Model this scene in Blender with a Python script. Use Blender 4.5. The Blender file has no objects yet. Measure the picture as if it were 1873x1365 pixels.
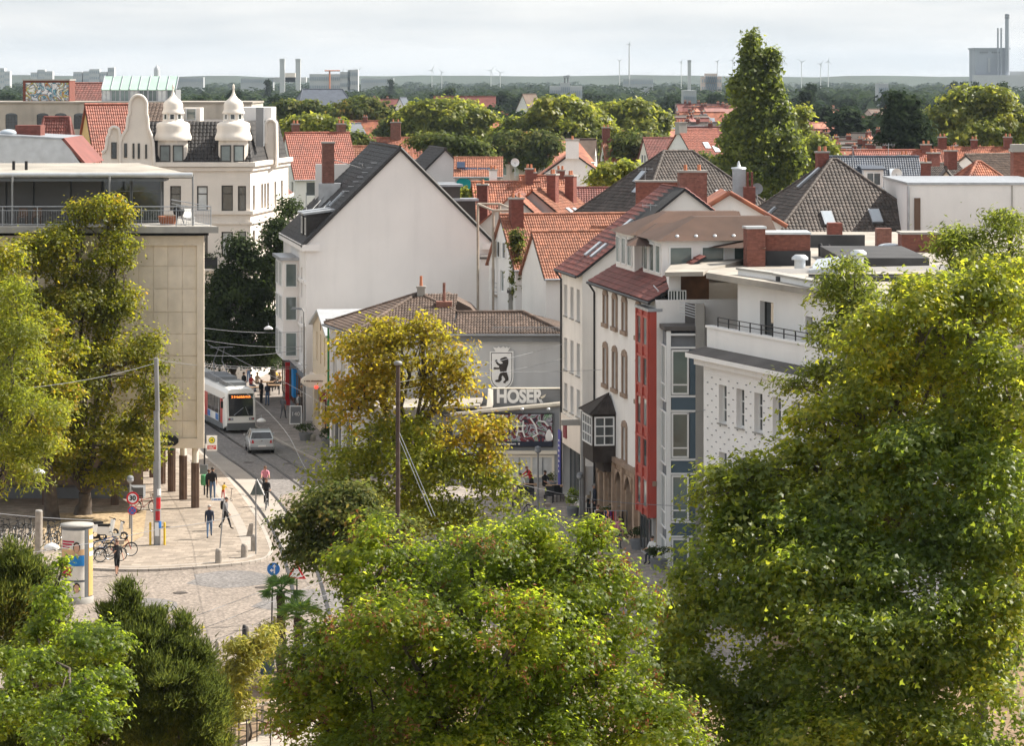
import bpy, math, random
import numpy as np
from mathutils import Vector, Matrix

# ------------------------------------------------------------------ camera, sky, sun, exposure
FPX, CX, HY, H = 6000.0, 936.5, 140.0, 24.5      # focal length and horizon in photo pixels, eye height in metres
scene = bpy.context.scene
cam_d = bpy.data.cameras.new('camera'); cam = bpy.data.objects.new('camera', cam_d)
scene.collection.objects.link(cam); scene.camera = cam
cam.location = (0, 0, H); cam.rotation_euler = (math.radians(90), 0, 0)
cam_d.sensor_width = 36.0; cam_d.lens = 36.0 * FPX / 1873.0
cam_d.shift_y = -(682.5 - HY) / 1873.0
cam_d.clip_start = 1.0; cam_d.clip_end = 40000.0

SUN_EL, SUN_AZ = math.radians(44), math.radians(70)   # azimuth from +Y towards +X
world = bpy.data.worlds.new('World'); scene.world = world; world.use_nodes = True
nt = world.node_tree; nt.nodes.clear()
wo = nt.nodes.new('ShaderNodeOutputWorld'); bg = nt.nodes.new('ShaderNodeBackground')
sky = nt.nodes.new('ShaderNodeTexSky'); sky.sky_type = 'NISHITA'; sky.sun_disc = False
sky.sun_elevation = SUN_EL; sky.sun_rotation = SUN_AZ; sky.air_density = 1.0; sky.dust_density = 2.0
tc = nt.nodes.new('ShaderNodeTexCoord'); mp = nt.nodes.new('ShaderNodeMapping')
mp.inputs['Scale'].default_value = (3.0, 3.0, 24.0)
no = nt.nodes.new('ShaderNodeTexNoise'); no.inputs['Scale'].default_value = 3.2; no.inputs['Detail'].default_value = 7; no.inputs['Roughness'].default_value = .55
cr = nt.nodes.new('ShaderNodeValToRGB')
cr.color_ramp.elements[0].position = .38; cr.color_ramp.elements[0].color = (4.9, 5.15, 5.35, 1)
cr.color_ramp.elements[1].position = .62; cr.color_ramp.elements[1].color = (6.3, 6.3, 6.25, 1)
mx = nt.nodes.new('ShaderNodeMix'); mx.data_type = 'RGBA'; mx.inputs[0].default_value = .86
L = nt.links.new
L(tc.outputs['Generated'], mp.inputs['Vector']); L(mp.outputs['Vector'], no.inputs['Vector'])
L(no.outputs['Fac'], cr.inputs['Fac']); L(sky.outputs['Color'], mx.inputs[6]); L(cr.outputs['Color'], mx.inputs[7])
L(mx.outputs[2], bg.inputs['Color']); bg.inputs['Strength'].default_value = 0.086
L(bg.outputs['Background'], wo.inputs['Surface'])

sun_d = bpy.data.lights.new('sun', 'SUN'); sun = bpy.data.objects.new('sun', sun_d); scene.collection.objects.link(sun)
sun_d.energy = 5.0; sun_d.angle = math.radians(.6); sun_d.color = (1.0, .93, .82)
sdir = Vector((math.sin(SUN_AZ) * math.cos(SUN_EL), math.cos(SUN_AZ) * math.cos(SUN_EL), math.sin(SUN_EL)))
sun.rotation_euler = sdir.to_track_quat('Z', 'Y').to_euler(); sun.location = (60, 150, 80)

vs = scene.view_settings; vs.view_transform = 'Standard'; vs.look = 'None'; vs.exposure = 0.94; vs.gamma = 1.0
vs.use_curve_mapping = False
cy = scene.cycles
cy.max_bounces = 7; cy.diffuse_bounces = 3; cy.glossy_bounces = 2; cy.transmission_bounces = 4; cy.volume_bounces = 0
cy.transparent_max_bounces = 6; cy.caustics_reflective = False; cy.caustics_refractive = False
cy.use_denoising = True; cy.denoiser = 'OPENIMAGEDENOISE'; cy.sample_clamp_indirect = 6.0
cy.use_adaptive_sampling = True; cy.adaptive_threshold = .02
scene.render.use_persistent_data = False
# ------------------------------------------------------------------ helpers
col = scene.collection
rnd = random.Random(7)
V3 = Vector
def X(px, d): return (px - CX) * d / FPX
def Z(py, d): return H - (py - HY) * d / FPX
def W(px, py, d): return V3((X(px, d), d, Z(py, d)))
def G(px, py, z=0.0):
    d = (H - z) * FPX / (py - HY)
    return V3((X(px, d), d, z))

class MB:
    def __init__(s): s.v = []; s.f = []; s.m = []; s.smooth = []
    def add(s, vs, fs, mi=0, sm=False):
        o = len(s.v); s.v += [tuple(p) for p in vs]
        for f in fs: s.f.append(tuple(i + o for i in f)); s.m.append(mi); s.smooth.append(sm)
        return s
    def hexa(s, p, mi=0):    # 8 points, bottom 4 ccw then top 4
        return s.add(p, [(3,2,1,0),(4,5,6,7),(0,1,5,4),(1,2,6,5),(2,3,7,6),(3,0,4,7)], mi)
    def box(s, x0, y0, z0, x1, y1, z1, mi=0):
        return s.hexa([(x0,y0,z0),(x1,y0,z0),(x1,y1,z0),(x0,y1,z0),(x0,y0,z1),(x1,y0,z1),(x1,y1,z1),(x0,y1,z1)], mi)
    def fb(s, F, u0, u1, w0, w1, z0, z1, mi=0):
        return s.hexa([F.p(u0,w0,z0),F.p(u1,w0,z0),F.p(u1,w1,z0),F.p(u0,w1,z0),F.p(u0,w0,z1),F.p(u1,w0,z1),F.p(u1,w1,z1),F.p(u0,w1,z1)], mi)
    def poly(s, pts, mi=0): return s.add(pts, [tuple(range(len(pts)))], mi)
    def prism(s, pts, vec, mi=0):
        n = len(pts); vec = V3(vec); a = [V3(p) for p in pts]
        return s.add(a + [p + vec for p in a], [tuple(range(n))[::-1], tuple(range(n, 2*n))] + [(i, (i+1) % n, n + (i+1) % n, n + i) for i in range(n)], mi)
    def tube(s, p, q, r0, r1=None, n=8, mi=0, cap=True):
        return s.path([p, q], [r0, r0 if r1 is None else r1], n, mi, cap)
    def path(s, pts, rs, n=8, mi=0, cap=True):
        pts = [V3(p) for p in pts]
        if not hasattr(rs, '__len__'): rs = [rs] * len(pts)
        vs = []; k = len(pts); ref = None
        for i, p in enumerate(pts):
            t = (pts[min(i+1, k-1)] - pts[max(i-1, 0)])
            t = t.normalized() if t.length > 1e-9 else V3((0,0,1))
            if ref is None: ref = V3((1,0,0)) if abs(t.x) < .8 else V3((0,1,0))
            a = (ref - t * ref.dot(t)).normalized(); b = t.cross(a); ref = a
            for j in range(n):
                an = 2 * math.pi * j / n; vs.append(p + (a * math.cos(an) + b * math.sin(an)) * rs[i])
        fs = [(i*n + j, i*n + (j+1) % n, (i+1)*n + (j+1) % n, (i+1)*n + j) for i in range(k-1) for j in range(n)]
        s.add(vs, fs, mi, n > 5)
        if cap: s.add(vs[:n], [tuple(range(n))[::-1]], mi); s.add(vs[-n:], [tuple(range(n))], mi)
        return s
    def lathe(s, c, prof, n=16, mi=0, sq=1.0, a0=0.0, sm=True):
        c = V3(c); vs = []; k = len(prof)
        for r, z in prof:
            for j in range(n):
                an = a0 + 2 * math.pi * j / n; vs.append(c + V3((math.cos(an) * r, math.sin(an) * r * sq, z)))
        fs = [(i*n + j, i*n + (j+1) % n, (i+1)*n + (j+1) % n, (i+1)*n + j) for i in range(k-1) for j in range(n)]
        s.add(vs, fs, mi, sm); s.add(vs[:n], [tuple(range(n))[::-1]], mi); s.add(vs[-n:], [tuple(range(n))], mi)
        return s
    def ell(s, c, rx, ry, rz, n=10, mi=0):
        c = V3(c); m = max(4, n // 2); vs = []
        for i in range(m + 1):
            th = math.pi * (.02 + .96 * i / m)
            for j in range(n):
                ph = 2 * math.pi * j / n; vs.append(c + V3((rx * math.sin(th) * math.cos(ph), ry * math.sin(th) * math.sin(ph), -rz * math.cos(th))))
        fs = [(i*n + j, i*n + (j+1) % n, (i+1)*n + (j+1) % n, (i+1)*n + j) for i in range(m) for j in range(n)]
        s.add(vs, fs, mi, True); s.add(vs[:n], [tuple(range(n))[::-1]], mi); s.add(vs[-n:], [tuple(range(n))], mi)
        return s
    def mesh(s, name, mats):
        me = bpy.data.meshes.new(name); me.from_pydata(s.v, [], s.f)
        for m in (mats if isinstance(mats, (list, tuple)) else [mats]): me.materials.append(MT(m))
        me.polygons.foreach_set('material_index', s.m); me.polygons.foreach_set('use_smooth', s.smooth); me.update()
        return me
    def build(s, name, mats, parent=None, **k): return ob(name, s.mesh(name, mats), parent, **k)

class Fr:     # a wall frame: origin, horizontal direction u, outward normal n
    def __init__(s, o, u, n=None):
        s.o = V3(o); s.u = V3(u).normalized(); s.n = V3(n).normalized() if n is not None else V3((s.u.y, -s.u.x, 0))
    def p(s, u, w, z): return s.o + s.u * u + s.n * w + V3((0, 0, z))
    def mat(s, u, w, z):
        m = Matrix.Identity(4); m.col[0][:3] = s.u; m.col[1][:3] = -s.n; m.col[2][:3] = (0, 0, 1); m.col[3][:3] = s.p(u, w, z); return m

def ob(name, me, parent=None, world=True, kind=None, label=None, cat=None, group=None, loc=None, rz=None):
    o = bpy.data.objects.new(name, me); col.objects.link(o)
    if parent is not None:
        o.parent = parent
        if world and parent.parent is None: o.matrix_parent_inverse = Matrix.Translation(-V3(parent.location))
        elif world and parent.parent is not None and parent.matrix_basis == Matrix.Identity(4) : o.matrix_parent_inverse = Matrix.Identity(4)
    if loc is not None: o.location = loc
    if rz is not None: o.rotation_euler = (0, 0, rz)
    if kind: o['kind'] = kind
    if label: o['label'] = label
    if cat: o['category'] = cat
    if group: o['group'] = group
    return o
def thing(name, label, cat, loc=(0,0,0), rz=0.0, group=None): return ob(name, None, None, label=label, cat=cat, group=group, loc=loc, rz=rz)
def dup(root, loc=None, rz=None, label=None, group=None):
    r = root.copy(); col.objects.link(r)
    if loc is not None: r.location = loc
    if rz is not None: r.rotation_euler = (0, 0, rz)
    if label: r['label'] = label
    if group: r['group'] = group
    for ch in list(root.children):
        c = ch.copy(); col.objects.link(c); c.parent = r; c.matrix_parent_inverse = ch.matrix_parent_inverse.copy()
        for g in list(ch.children):
            e = g.copy(); col.objects.link(e); e.parent = c; e.matrix_parent_inverse = g.matrix_parent_inverse.copy()
    return r

# ------------------------------------------------------------------ materials
MATS = {}
SPEC = {}
def MT(m):
    if not isinstance(m, str): return m
    if m not in MATS: MATS[m] = make_mat(m, **SPEC[m])
    return MATS[m]
def D(name, c, **k): SPEC[name] = dict(c=c, **k)
def make_mat(name, c, r=.85, var=.1, sc=.7, streak=0., bump=0., bs=14., metal=0., isl=0., c2=None, brick=None, spec=.4, emit=0., coat=0., trans=None, tcol=None, objrand=0., voro=None, dirt=0.):
    m = bpy.data.materials.new(name); m.use_nodes = True; t = m.node_tree; n = t.nodes; l = t.links.new
    b = n['Principled BSDF']; b.inputs['Roughness'].default_value = r; b.inputs['Metallic'].default_value = metal
    b.inputs['Specular IOR Level'].default_value = spec
    if coat: b.inputs['Coat Weight'].default_value = coat; b.inputs['Coat Roughness'].default_value = .08
    geo = n.new('ShaderNodeNewGeometry'); pos = geo.outputs['Position']
    def noise(scale, detail=4, vec=pos, scl=None):
        if scl:
            mpn = n.new('ShaderNodeMapping'); mpn.inputs['Scale'].default_value = scl; l(vec, mpn.inputs['Vector']); vec = mpn.outputs['Vector']
        q = n.new('ShaderNodeTexNoise'); q.inputs['Scale'].default_value = scale; q.inputs['Detail'].default_value = detail; l(vec, q.inputs['Vector']); return q.outputs['Fac']
    def mix(f, a, bb, mode='MIX'):
        q = n.new('ShaderNodeMix'); q.data_type = 'RGBA'; q.blend_type = mode
        for s_, v in ((0, f), (6, a), (7, bb)):
            if hasattr(v, 'is_linked') or hasattr(v, 'links'): l(v, q.inputs[s_])
            else: q.inputs[s_].default_value = v if s_ == 0 else (*v[:3], 1)
        return q.outputs[2]
    def rng(v, a, bb, lo=.3, hi=.7):
        q = n.new('ShaderNodeMapRange'); q.inputs[1].default_value = lo; q.inputs[2].default_value = hi; q.inputs[3].default_value = a; q.inputs[4].default_value = bb; l(v, q.inputs[0]); return q.outputs[0]
    lo = tuple(x * (1 - var) for x in c); hi = tuple(x * (1 + var) for x in (c2 or c))
    cc = mix(rng(noise(sc), 0, 1), lo, hi)
    if brick:
        sx = n.new('ShaderNodeSeparateXYZ'); l(pos, sx.inputs[0])
        ad = n.new('ShaderNodeMath'); ad.operation = 'ADD'; l(sx.outputs[0], ad.inputs[0]); l(sx.outputs[1], ad.inputs[1])
        cb = n.new('ShaderNodeCombineXYZ'); l(ad.outputs[0], cb.inputs[0]); l(sx.outputs[2] if brick[0] != 'floor' else sx.outputs[1], cb.inputs[1])
        if brick[0] == 'floor': l(sx.outputs[0], cb.inputs[0])
        bt = n.new('ShaderNodeTexBrick'); l(cb.outputs[0], bt.inputs['Vector']); bt.inputs['Scale'].default_value = 1.0
        bt.inputs['Brick Width'].default_value = brick[1]; bt.inputs['Row Height'].default_value = brick[2]; bt.inputs['Mortar Size'].default_value = brick[3]
        bt.inputs['Color1'].default_value = (.72, .72, .72, 1); bt.inputs['Color2'].default_value = (1.15, 1.15, 1.15, 1); bt.inputs['Mortar'].default_value = (*brick[4], 1)
        cc = mix(1.0, cc, bt.outputs['Color'], 'MULTIPLY')
    if voro:
        vt = n.new('ShaderNodeTexVoronoi'); vt.inputs['Scale'].default_value = voro[0]; vv = pos
        if len(voro) > 3:
            mpn = n.new('ShaderNodeMapping'); mpn.inputs['Scale'].default_value = voro[3]; l(pos, mpn.inputs['Vector']); vv = mpn.outputs['Vector']
        l(vv, vt.inputs['Vector'])
        hs = n.new('ShaderNodeSeparateColor'); l(vt.outputs['Color'], hs.inputs[0])
        cc = mix(1.0, cc, mix(hs.outputs[0], (1 - voro[1],) * 3, (1 + voro[1],) * 3), 'MULTIPLY')
        if voro[2]:
            cc = mix(rng(vt.outputs['Distance'], 0, voro[2], .45 , .75), cc, tuple(x * .45 for x in c))
    if streak:
        cc = mix(rng(noise(1.1, 5, pos, (1.3, 1.3, .13)), 0, streak, .5, .72), cc, tuple(x * .55 for x in c))
    if dirt:
        cc = mix(rng(noise(.23, 6), 0, dirt, .48, .7), cc, tuple(x * .5 for x in c))
    if isl:
        v = rng(geo.outputs['Random Per Island'], 1 - isl, 1 + isl, 0, 1)
        cc = mix(1.0, cc, v, 'MULTIPLY')
    if objrand:
        oi = n.new('ShaderNodeObjectInfo'); v = rng(oi.outputs['Random'], 1 - objrand, 1 + objrand, 0, 1)
        cc = mix(1.0, cc, v, 'MULTIPLY')
    l(cc, b.inputs['Base Color'])
    if emit: l(cc, b.inputs['Emission Color']); b.inputs['Emission Strength'].default_value = emit
    if bump:
        bp = n.new('ShaderNodeBump'); bp.inputs['Strength'].default_value = bump; bp.inputs['Distance'].default_value = .05
        l(vt.outputs['Distance'] if voro else noise(bs, 3), bp.inputs['Height']); l(bp.outputs[0], b.inputs['Normal'])
    return m

def leaf_mat(name, cols, tcols, trans=.5, r=.45, spec=.35, big=.25):
    m = bpy.data.materials.new(name); m.use_nodes = True; t = m.node_tree; n = t.nodes; l = t.links.new
    b = n['Principled BSDF']; out = n['Material Output']; b.inputs['Roughness'].default_value = r; b.inputs['Specular IOR Level'].default_value = spec
    geo = n.new('ShaderNodeNewGeometry'); ns = n.new('ShaderNodeTexNoise'); ns.inputs['Scale'].default_value = big; ns.inputs['Detail'].default_value = 3
    l(geo.outputs['Position'], ns.inputs['Vector'])
    ad = n.new('ShaderNodeMath'); ad.operation = 'MULTIPLY_ADD'; l(geo.outputs['Random Per Island'], ad.inputs[0]); ad.inputs[1].default_value = .55
    mr = n.new('ShaderNodeMapRange'); l(ns.outputs['Fac'], mr.inputs[0]); mr.inputs[1].default_value = .3; mr.inputs[2].default_value = .7; mr.inputs[4].default_value = .45
    l(mr.outputs[0], ad.inputs[2])
    def ramp(cs):
        rp = n.new('ShaderNodeValToRGB'); e = rp.color_ramp.elements
        e[0].position = cs[0][0]; e[0].color = (*cs[0][1], 1); e[1].position = cs[-1][0]; e[1].color = (*cs[-1][1], 1)
        for p, c in cs[1:-1]: x = e.new(p); x.color = (*c, 1)
        l(ad.outputs[0], rp.inputs['Fac']); return rp.outputs['Color']
    l(ramp(cols), b.inputs['Base Color'])
    tr = n.new('ShaderNodeBsdfTranslucent'); l(ramp(tcols), tr.inputs['Color'])
    mxs = n.new('ShaderNodeMixShader'); mxs.inputs[0].default_value = trans; l(b.outputs[0], mxs.inputs[1]); l(tr.outputs[0], mxs.inputs[2]); l(mxs.outputs[0], out.inputs['Surface'])
    return m
def leafset(name, base, hi, accent=None, amt=.85, trans=.5, tb=2.6, t=None, **k):
    a = [(.0, tuple(x * .72 for x in base)), (.45, base), (.8, hi)]
    if accent: a.append((amt + .1, accent))
    if t: tc_ = [(p, tuple(x * .7 for x in t[0]) if i == 0 else t[i-1]) for i, (p, c) in enumerate(a)]
    else: tc_ = [(p, tuple(min(.9, x * tb) for x in c)) for p, c in a]
    MATS[name] = leaf_mat(name, a, tc_, trans, **k)

D('white', (.85,.825,.80), streak=.10, dirt=.06, var=.03)
D('white_b', (.86,.845,.83), streak=.12, var=.03)
D('offwhite', (.82,.79,.75), streak=.22, dirt=.12, var=.05)
D('gable', (.87,.83,.80), streak=.11, dirt=.08, var=.03, sc=.35)
D('cream', (.80,.73,.655), streak=.12, var=.05)
D('cream_dark', (.68,.60,.50), streak=.25, var=.08)
D('beige', (.72,.60,.44), streak=.15, var=.06)
D('lime', (.45,.55,.22), streak=.15)
D('yellowwall', (.78,.58,.26), streak=.1)
D('concrete', (.82,.715,.585), streak=.22, dirt=.15, var=.08, sc=1.5, bump=.12, bs=30, objrand=.05)
D('concrete_grey', (.36,.345,.32), streak=.3, dirt=.35, var=.12, bump=.1)
D('greywall', (.50,.51,.525), streak=.14, var=.04)
D('greydark', (.20,.21,.225), streak=.2)
D('greyface', (.31,.325,.345), streak=.15)
D('mid_grey', (.42,.42,.42), streak=.2)
D('pinkish', (.62,.50,.45), streak=.15)
D('factory', (.50,.46,.40), streak=.45, dirt=.4, var=.15)
D('stone_brown', (.30,.215,.16), var=.18, sc=3, streak=.2, bump=.2)
D('stone_arch', (.40,.29,.21), var=.18, sc=3, streak=.2)
D('red_paint', (.44,.075,.055), r=.55, var=.08, streak=.15)
D('blue_panel', (.075,.115,.15), r=.45, var=.08)
D('brick', (.23,.088,.064), var=.2, sc=5, brick=('wall', .27, .085, .012, (.9,.85,.8)), dirt=.25)
D('brick_dark', (.20,.095,.075), var=.2, sc=5, brick=('wall', .27, .085, .012, (1.3,1.2,1.1)), dirt=.25)
D('brick_red', (.20,.07,.054), var=.15, sc=5, brick=('wall', .27, .085, .012, (.9,.8,.75)), dirt=.15)
D('tile_red', (.225,.075,.05), var=.18, sc=.9, isl=.28, r=.7, dirt=.25, c2=(.38,.14,.075))
D('tile_orange', (.29,.118,.070), var=.15, sc=.9, isl=.25, r=.7, dirt=.15)
D('tile_bright', (.29,.085,.052), var=.12, sc=.9, isl=.22, r=.6, spec=.5)
D('tile_brown', (.115,.080,.062), var=.25, sc=.8, isl=.3, r=.75, dirt=.3)
D('tile_dark', (.075,.06,.052), var=.25, sc=.8, isl=.35, r=.7, dirt=.3)
D('tile_black', (.034,.031,.031), var=.25, sc=.8, isl=.3, r=.6)
D('tile_maroon', (.19,.062,.05), var=.2, sc=.8, isl=.25, r=.65, dirt=.2)
D('tile_slate', (.072,.085,.11), var=.2, sc=.8, isl=.22, r=.55)
D('roof_felt', (.11,.10,.095), var=.3, sc=.6, dirt=.4, bump=.1)
D('roof_brown', (.085,.048,.034), var=.22, sc=.5, dirt=.35, bump=.1, streak=.4)
D('roof_gravel', (.34,.31,.27), var=.22, sc=.5, dirt=.4, bump=.2, bs=40)
D('roof_bitumen', (.05,.05,.052), var=.3, sc=.6, dirt=.3)
D('zinc', (.40,.42,.45), r=.42, metal=.6, var=.15, sc=2, dirt=.2)
D('zinc_light', (.58,.60,.62), r=.4, metal=.5, var=.1, sc=2)
D('patina', (.36,.50,.43), r=.6, var=.1, streak=.1)
D('dark_metal', (.035,.035,.038), r=.5, metal=.4)
D('grey_metal', (.20,.21,.22), r=.5, metal=.5, var=.12)
D('pole_grey', (.30,.30,.30), r=.6, metal=.3, var=.15, streak=.3)
D('pole_rust', (.07,.048,.04), r=.8, var=.3, sc=3)
D('rail_steel', (.06,.052,.048), r=.35, metal=.8)
D('rail_light', (.30,.31,.33), r=.4, metal=.6)
D('frame_white', (.80,.80,.79), r=.5, var=.03)
D('frame_dark', (.06,.055,.05), r=.5)
D('frame_brown', (.16,.10,.07), r=.6)
D('frame_cream', (.72,.67,.57), r=.6)
D('glass', (.05,.06,.065), r=.06, spec=.9, var=.5, sc=.35, objrand=.6)
D('glass_light', (.24,.28,.28), r=.08, spec=.9, var=.3, sc=.5, objrand=.35)
D('glass_green', (.12,.16,.155), r=.07, spec=.9, var=.35, sc=.5, objrand=.35)
D('curtain', (.60,.62,.62), r=.25, spec=.7, var=.12, sc=2, objrand=.2)
D('skylight', (.42,.47,.52), r=.06, spec=1., objrand=.2)
D('solar', (.03,.05,.10), r=.15, spec=.8)
D('wood', (.30,.19,.11), var=.25, sc=2, bump=.2)
D('wood_grey', (.40,.34,.28), var=.2, sc=2, streak=.2)
D('wood_deck', (.42,.37,.32), var=.15, sc=2, objrand=.1)
D('wood_brown', (.18,.085,.04), var=.3, sc=2)
D('shingle', (.045,.035,.03), var=.3, sc=3)
D('bark', (.085,.068,.055), var=.35, sc=3, bump=.5, bs=9)
D('bark_light', (.16,.13,.10), var=.35, sc=3, bump=.5, bs=9)
D('palm_bark', (.07,.048,.035), var=.4, sc=6, bump=.7, bs=12)
D('soil', (.07,.05,.035))
D('asphalt', (.075,.075,.085), var=.2, sc=.7, dirt=.3, voro=(9, .25, 0))
D('ground', (.10,.11,.06), var=.3, sc=.02)
D('cobble', (.27,.225,.19), var=.10, sc=.25, dirt=.22, voro=(6.5, .22, .55), bump=.5)
D('cobble_shade_patch', (.20,.185,.178), var=.12, sc=.3, dirt=.2, voro=(6.5, .22, .5), bump=.5)  # darker cobble with the street's shade in its colour; also used for patches
D('paving', (.31,.258,.21), var=.08, sc=.35, dirt=.18, brick=('floor', .5, .5, .02, (.82,.8,.78)), voro=(.9,.06,0))
D('paving_shaded', (.29,.255,.23), var=.12, sc=.35, dirt=.25, brick=('floor', .4, .4, .012, (.7,.7,.7)))  # right pavement's shade is put into this brown-grey colour
D('paving_gold', (.42,.31,.19), var=.14, sc=.6, dirt=.25, voro=(5, .2, .5), bump=.3)
D('trackbed', (.34,.305,.27), var=.10, sc=.5, dirt=.2)
D('kerb', (.38,.34,.30), var=.1, sc=2, objrand=.06)
D('bollard', (.33,.29,.25), var=.25, sc=4, streak=.3, bump=.3)
D('black', (.012,.012,.014), r=.6)
D('rubber', (.018,.018,.02), r=.8)
D('roof_under_dark', (.03,.03,.032), r=.9)  # near-black base colour of the roof slab beneath the tiles
D('tram_white', (.80,.80,.78), r=.3, coat=.3, var=.03, spec=.5)
D('tram_grey', (.13,.14,.15), r=.5)
D('tram_glass', (.02,.022,.025), r=.06, spec=.9)
D('tram_red', (.50,.03,.025), r=.35)
D('lamp_red', (.45,.02,.03), r=.2)
D('car_silver', (.55,.58,.60), r=.28, metal=.55, coat=.6, var=.02)
D('chrome', (.7,.7,.7), r=.15, metal=1.)
D('sign_red', (.60,.025,.03), r=.4, var=.04)
D('sign_blue', (.02,.16,.50), r=.4, var=.04)
D('sign_white', (.82,.82,.82), r=.4, var=.02)
D('sign_yellow', (.85,.66,.03), r=.4, var=.03)
D('sign_green', (.03,.22,.07), r=.4)
D('sign_back', (.13,.15,.14), r=.5, metal=.3)
D('sign_maroon', (.22,.03,.04), r=.5)
D('led', (1.0,.25,.04), r=.5, emit=1.1)
D('lit_red', (1.0,.08,.05), emit=.8)
D('cloth_blue', (.05,.12,.28)); D('jeans', (.10,.16,.27)); D('navy', (.022,.028,.05)); D('cloth_black', (.015,.015,.017))
D('cloth_yellow', (.70,.45,.04)); D('cloth_red', (.45,.03,.035)); D('cloth_white', (.75,.74,.72)); D('cloth_pink', (.62,.25,.32))
D('cloth_grey', (.16,.16,.17)); D('cloth_tan', (.45,.35,.25)); D('cloth_purple', (.22,.06,.28))
D('skin', (.56,.33,.235), r=.55, var=.05); D('skin_tan', (.40,.22,.15), r=.55, var=.05)
D('hair_dark', (.025,.017,.012), r=.5); D('hair_brown', (.10,.05,.028), r=.5); D('hair_blond', (.42,.28,.13), r=.5); D('hair_grey', (.35,.33,.31), r=.5)
D('teal', (.0,.22,.24)); D('awning_blue', (.02,.25,.60)); D('awning_purple', (.10,.10,.38)); D('yellow_post', (.75,.48,.03), r=.5)
D('col_brown', (.13,.082,.058), var=.2, sc=3, r=.6); D('poster_sunlit_orange', (.72,.42,.16), var=.1, r=.5); D('poster_sky', (.70,.66,.60), var=.12, sc=2.5)
D('poster_blue', (.02,.20,.52)); D('poster_red', (.42,.02,.06)); D('poster_tan', (.62,.40,.22)); D('poster_green', (.10,.35,.16)); D('shutter', (.165,.158,.155), var=.05)
D('far_blue', (.30,.36,.42), var=.1, sc=.02); D('far_white_hazed', (.50,.515,.53), var=.06, sc=.05); D('far_grey', (.40,.42,.44), var=.1, sc=.05); D('plant_grey', (.33,.36,.41), var=.08, sc=.05, streak=.1)  # the far white is darkened, with distance haze put into its colour
D('terracotta', (.45,.17,.09)); D('plastic_white', (.78,.78,.77), r=.4); D('bike_green', (.25,.62,.05), r=.4); D('bike_red', (.40,.03,.03), r=.35); D('bike_blue', (.03,.10,.30), r=.35); D('bike_silver', (.5,.52,.54), r=.3, metal=.6)
D('bear', (.045,.037,.034), var=.3, sc=4)
D('dirt_ground', (.22,.15,.09), var=.3, sc=.8)
D('far_wood', (.028,.042,.026), var=.3, sc=.01)
D('tactile', (.35,.31,.27), var=.1, sc=2)
D('iron', (.09,.075,.065), r=.6, metal=.5)
# ------------------------------------------------------------------ building kit
_wc = {}
def win_mesh(w, h, nx, ny, fm, gm, t, dep, split):
    k = (round(w,3), round(h,3), nx, ny, fm, gm, t, dep, split)
    if k in _wc: return _wc[k]
    a = MB(); y0, y1 = 0, dep
    a.box(0, y0, 0, t, y1, h).box(w-t, y0, 0, w, y1, h).box(t, y0, 0, w-t, y1, t).box(t, y0, h-t, w-t, y1, h)
    for i in range(1, nx): x = w * i / nx; a.box(x-t*.4, y0+.005, t, x+t*.4, y1, h-t)
    for j in range(1, ny):
        z = h * (split if (ny == 2 and split) else j / ny)
        for i in range(nx): a.box(w*i/nx + (t if i == 0 else t*.4), y0+.01, z-t*.4, w*(i+1)/nx - (t if i == nx-1 else t*.4), y1, z+t*.4)
    g = MB(); g.add([(t*.6, y1*.6, t*.6), (w-t*.6, y1*.6, t*.6), (w-t*.6, y1*.6, h-t*.6), (t*.6, y1*.6, h-t*.6)], [(0,1,2,3)])
    _wc[k] = (a.mesh('window', fm), g.mesh('pane', gm)); return _wc[k]
def window(parent, F, u, z, w, h, nx=1, ny=1, fm='frame_white', gm='glass', t=.07, dep=.07, rec=.14, split=None, sill=None, name='window'):
    if rec <= 0: rec = -dep-.006
    a, g = win_mesh(w, h, nx, ny, fm, gm, t, dep, split)
    o = ob(name, a, parent); o.matrix_basis = F.mat(u, -rec, z)
    p = ob('pane', g, o, world=False)
    if sill:
        s = MB(); s.box(-.06, -rec-.09, -.07, w+.06, dep, -.005); q = ob('sill', s.mesh('sill', sill), o, world=False)
    return o
def wall_holes(mb, F, U0, U1, Z0, Z1, holes, rev=.16, mi=0):
    us = sorted({U0, U1, *[x for h in holes for x in (h[0], h[0]+h[2])]}); zs = sorted({Z0, Z1, *[x for h in holes for x in (h[1], h[1]+h[3])]})
    us = [u for u in us if U0 <= u <= U1]; zs = [z for z in zs if Z0 <= z <= Z1]
    for i in range(len(us)-1):
        for j in range(len(zs)-1):
            cu, cz = (us[i]+us[i+1])/2, (zs[j]+zs[j+1])/2
            if any(h[0] < cu < h[0]+h[2] and h[1] < cz < h[1]+h[3] for h in holes): continue
            mb.poly([F.p(us[i],0,zs[j]), F.p(us[i+1],0,zs[j]), F.p(us[i+1],0,zs[j+1]), F.p(us[i],0,zs[j+1])], mi)
    for u, z, w, h in holes:
        a = [F.p(u,0,z), F.p(u+w,0,z), F.p(u+w,0,z+h), F.p(u,0,z+h)]; b = [F.p(u,-rev,z), F.p(u+w,-rev,z), F.p(u+w,-rev,z+h), F.p(u,-rev,z+h)]
        for i in range(4): j = (i+1) % 4; mb.poly([a[j], a[i], b[i], b[j]], mi)
def facade(mb, parent, F, U0, U1, Z0, Z1, wins, rev=.16, mi=0, **wk):
    wall_holes(mb, F, U0, U1, Z0, Z1, [w[:4] for w in wins], rev, mi)
    for w in wins:
        k = dict(wk); k.update(w[4] if len(w) > 4 else {}); window(parent, F, w[0], w[1], w[2], w[3], rec=rev-.03, **k)

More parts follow.
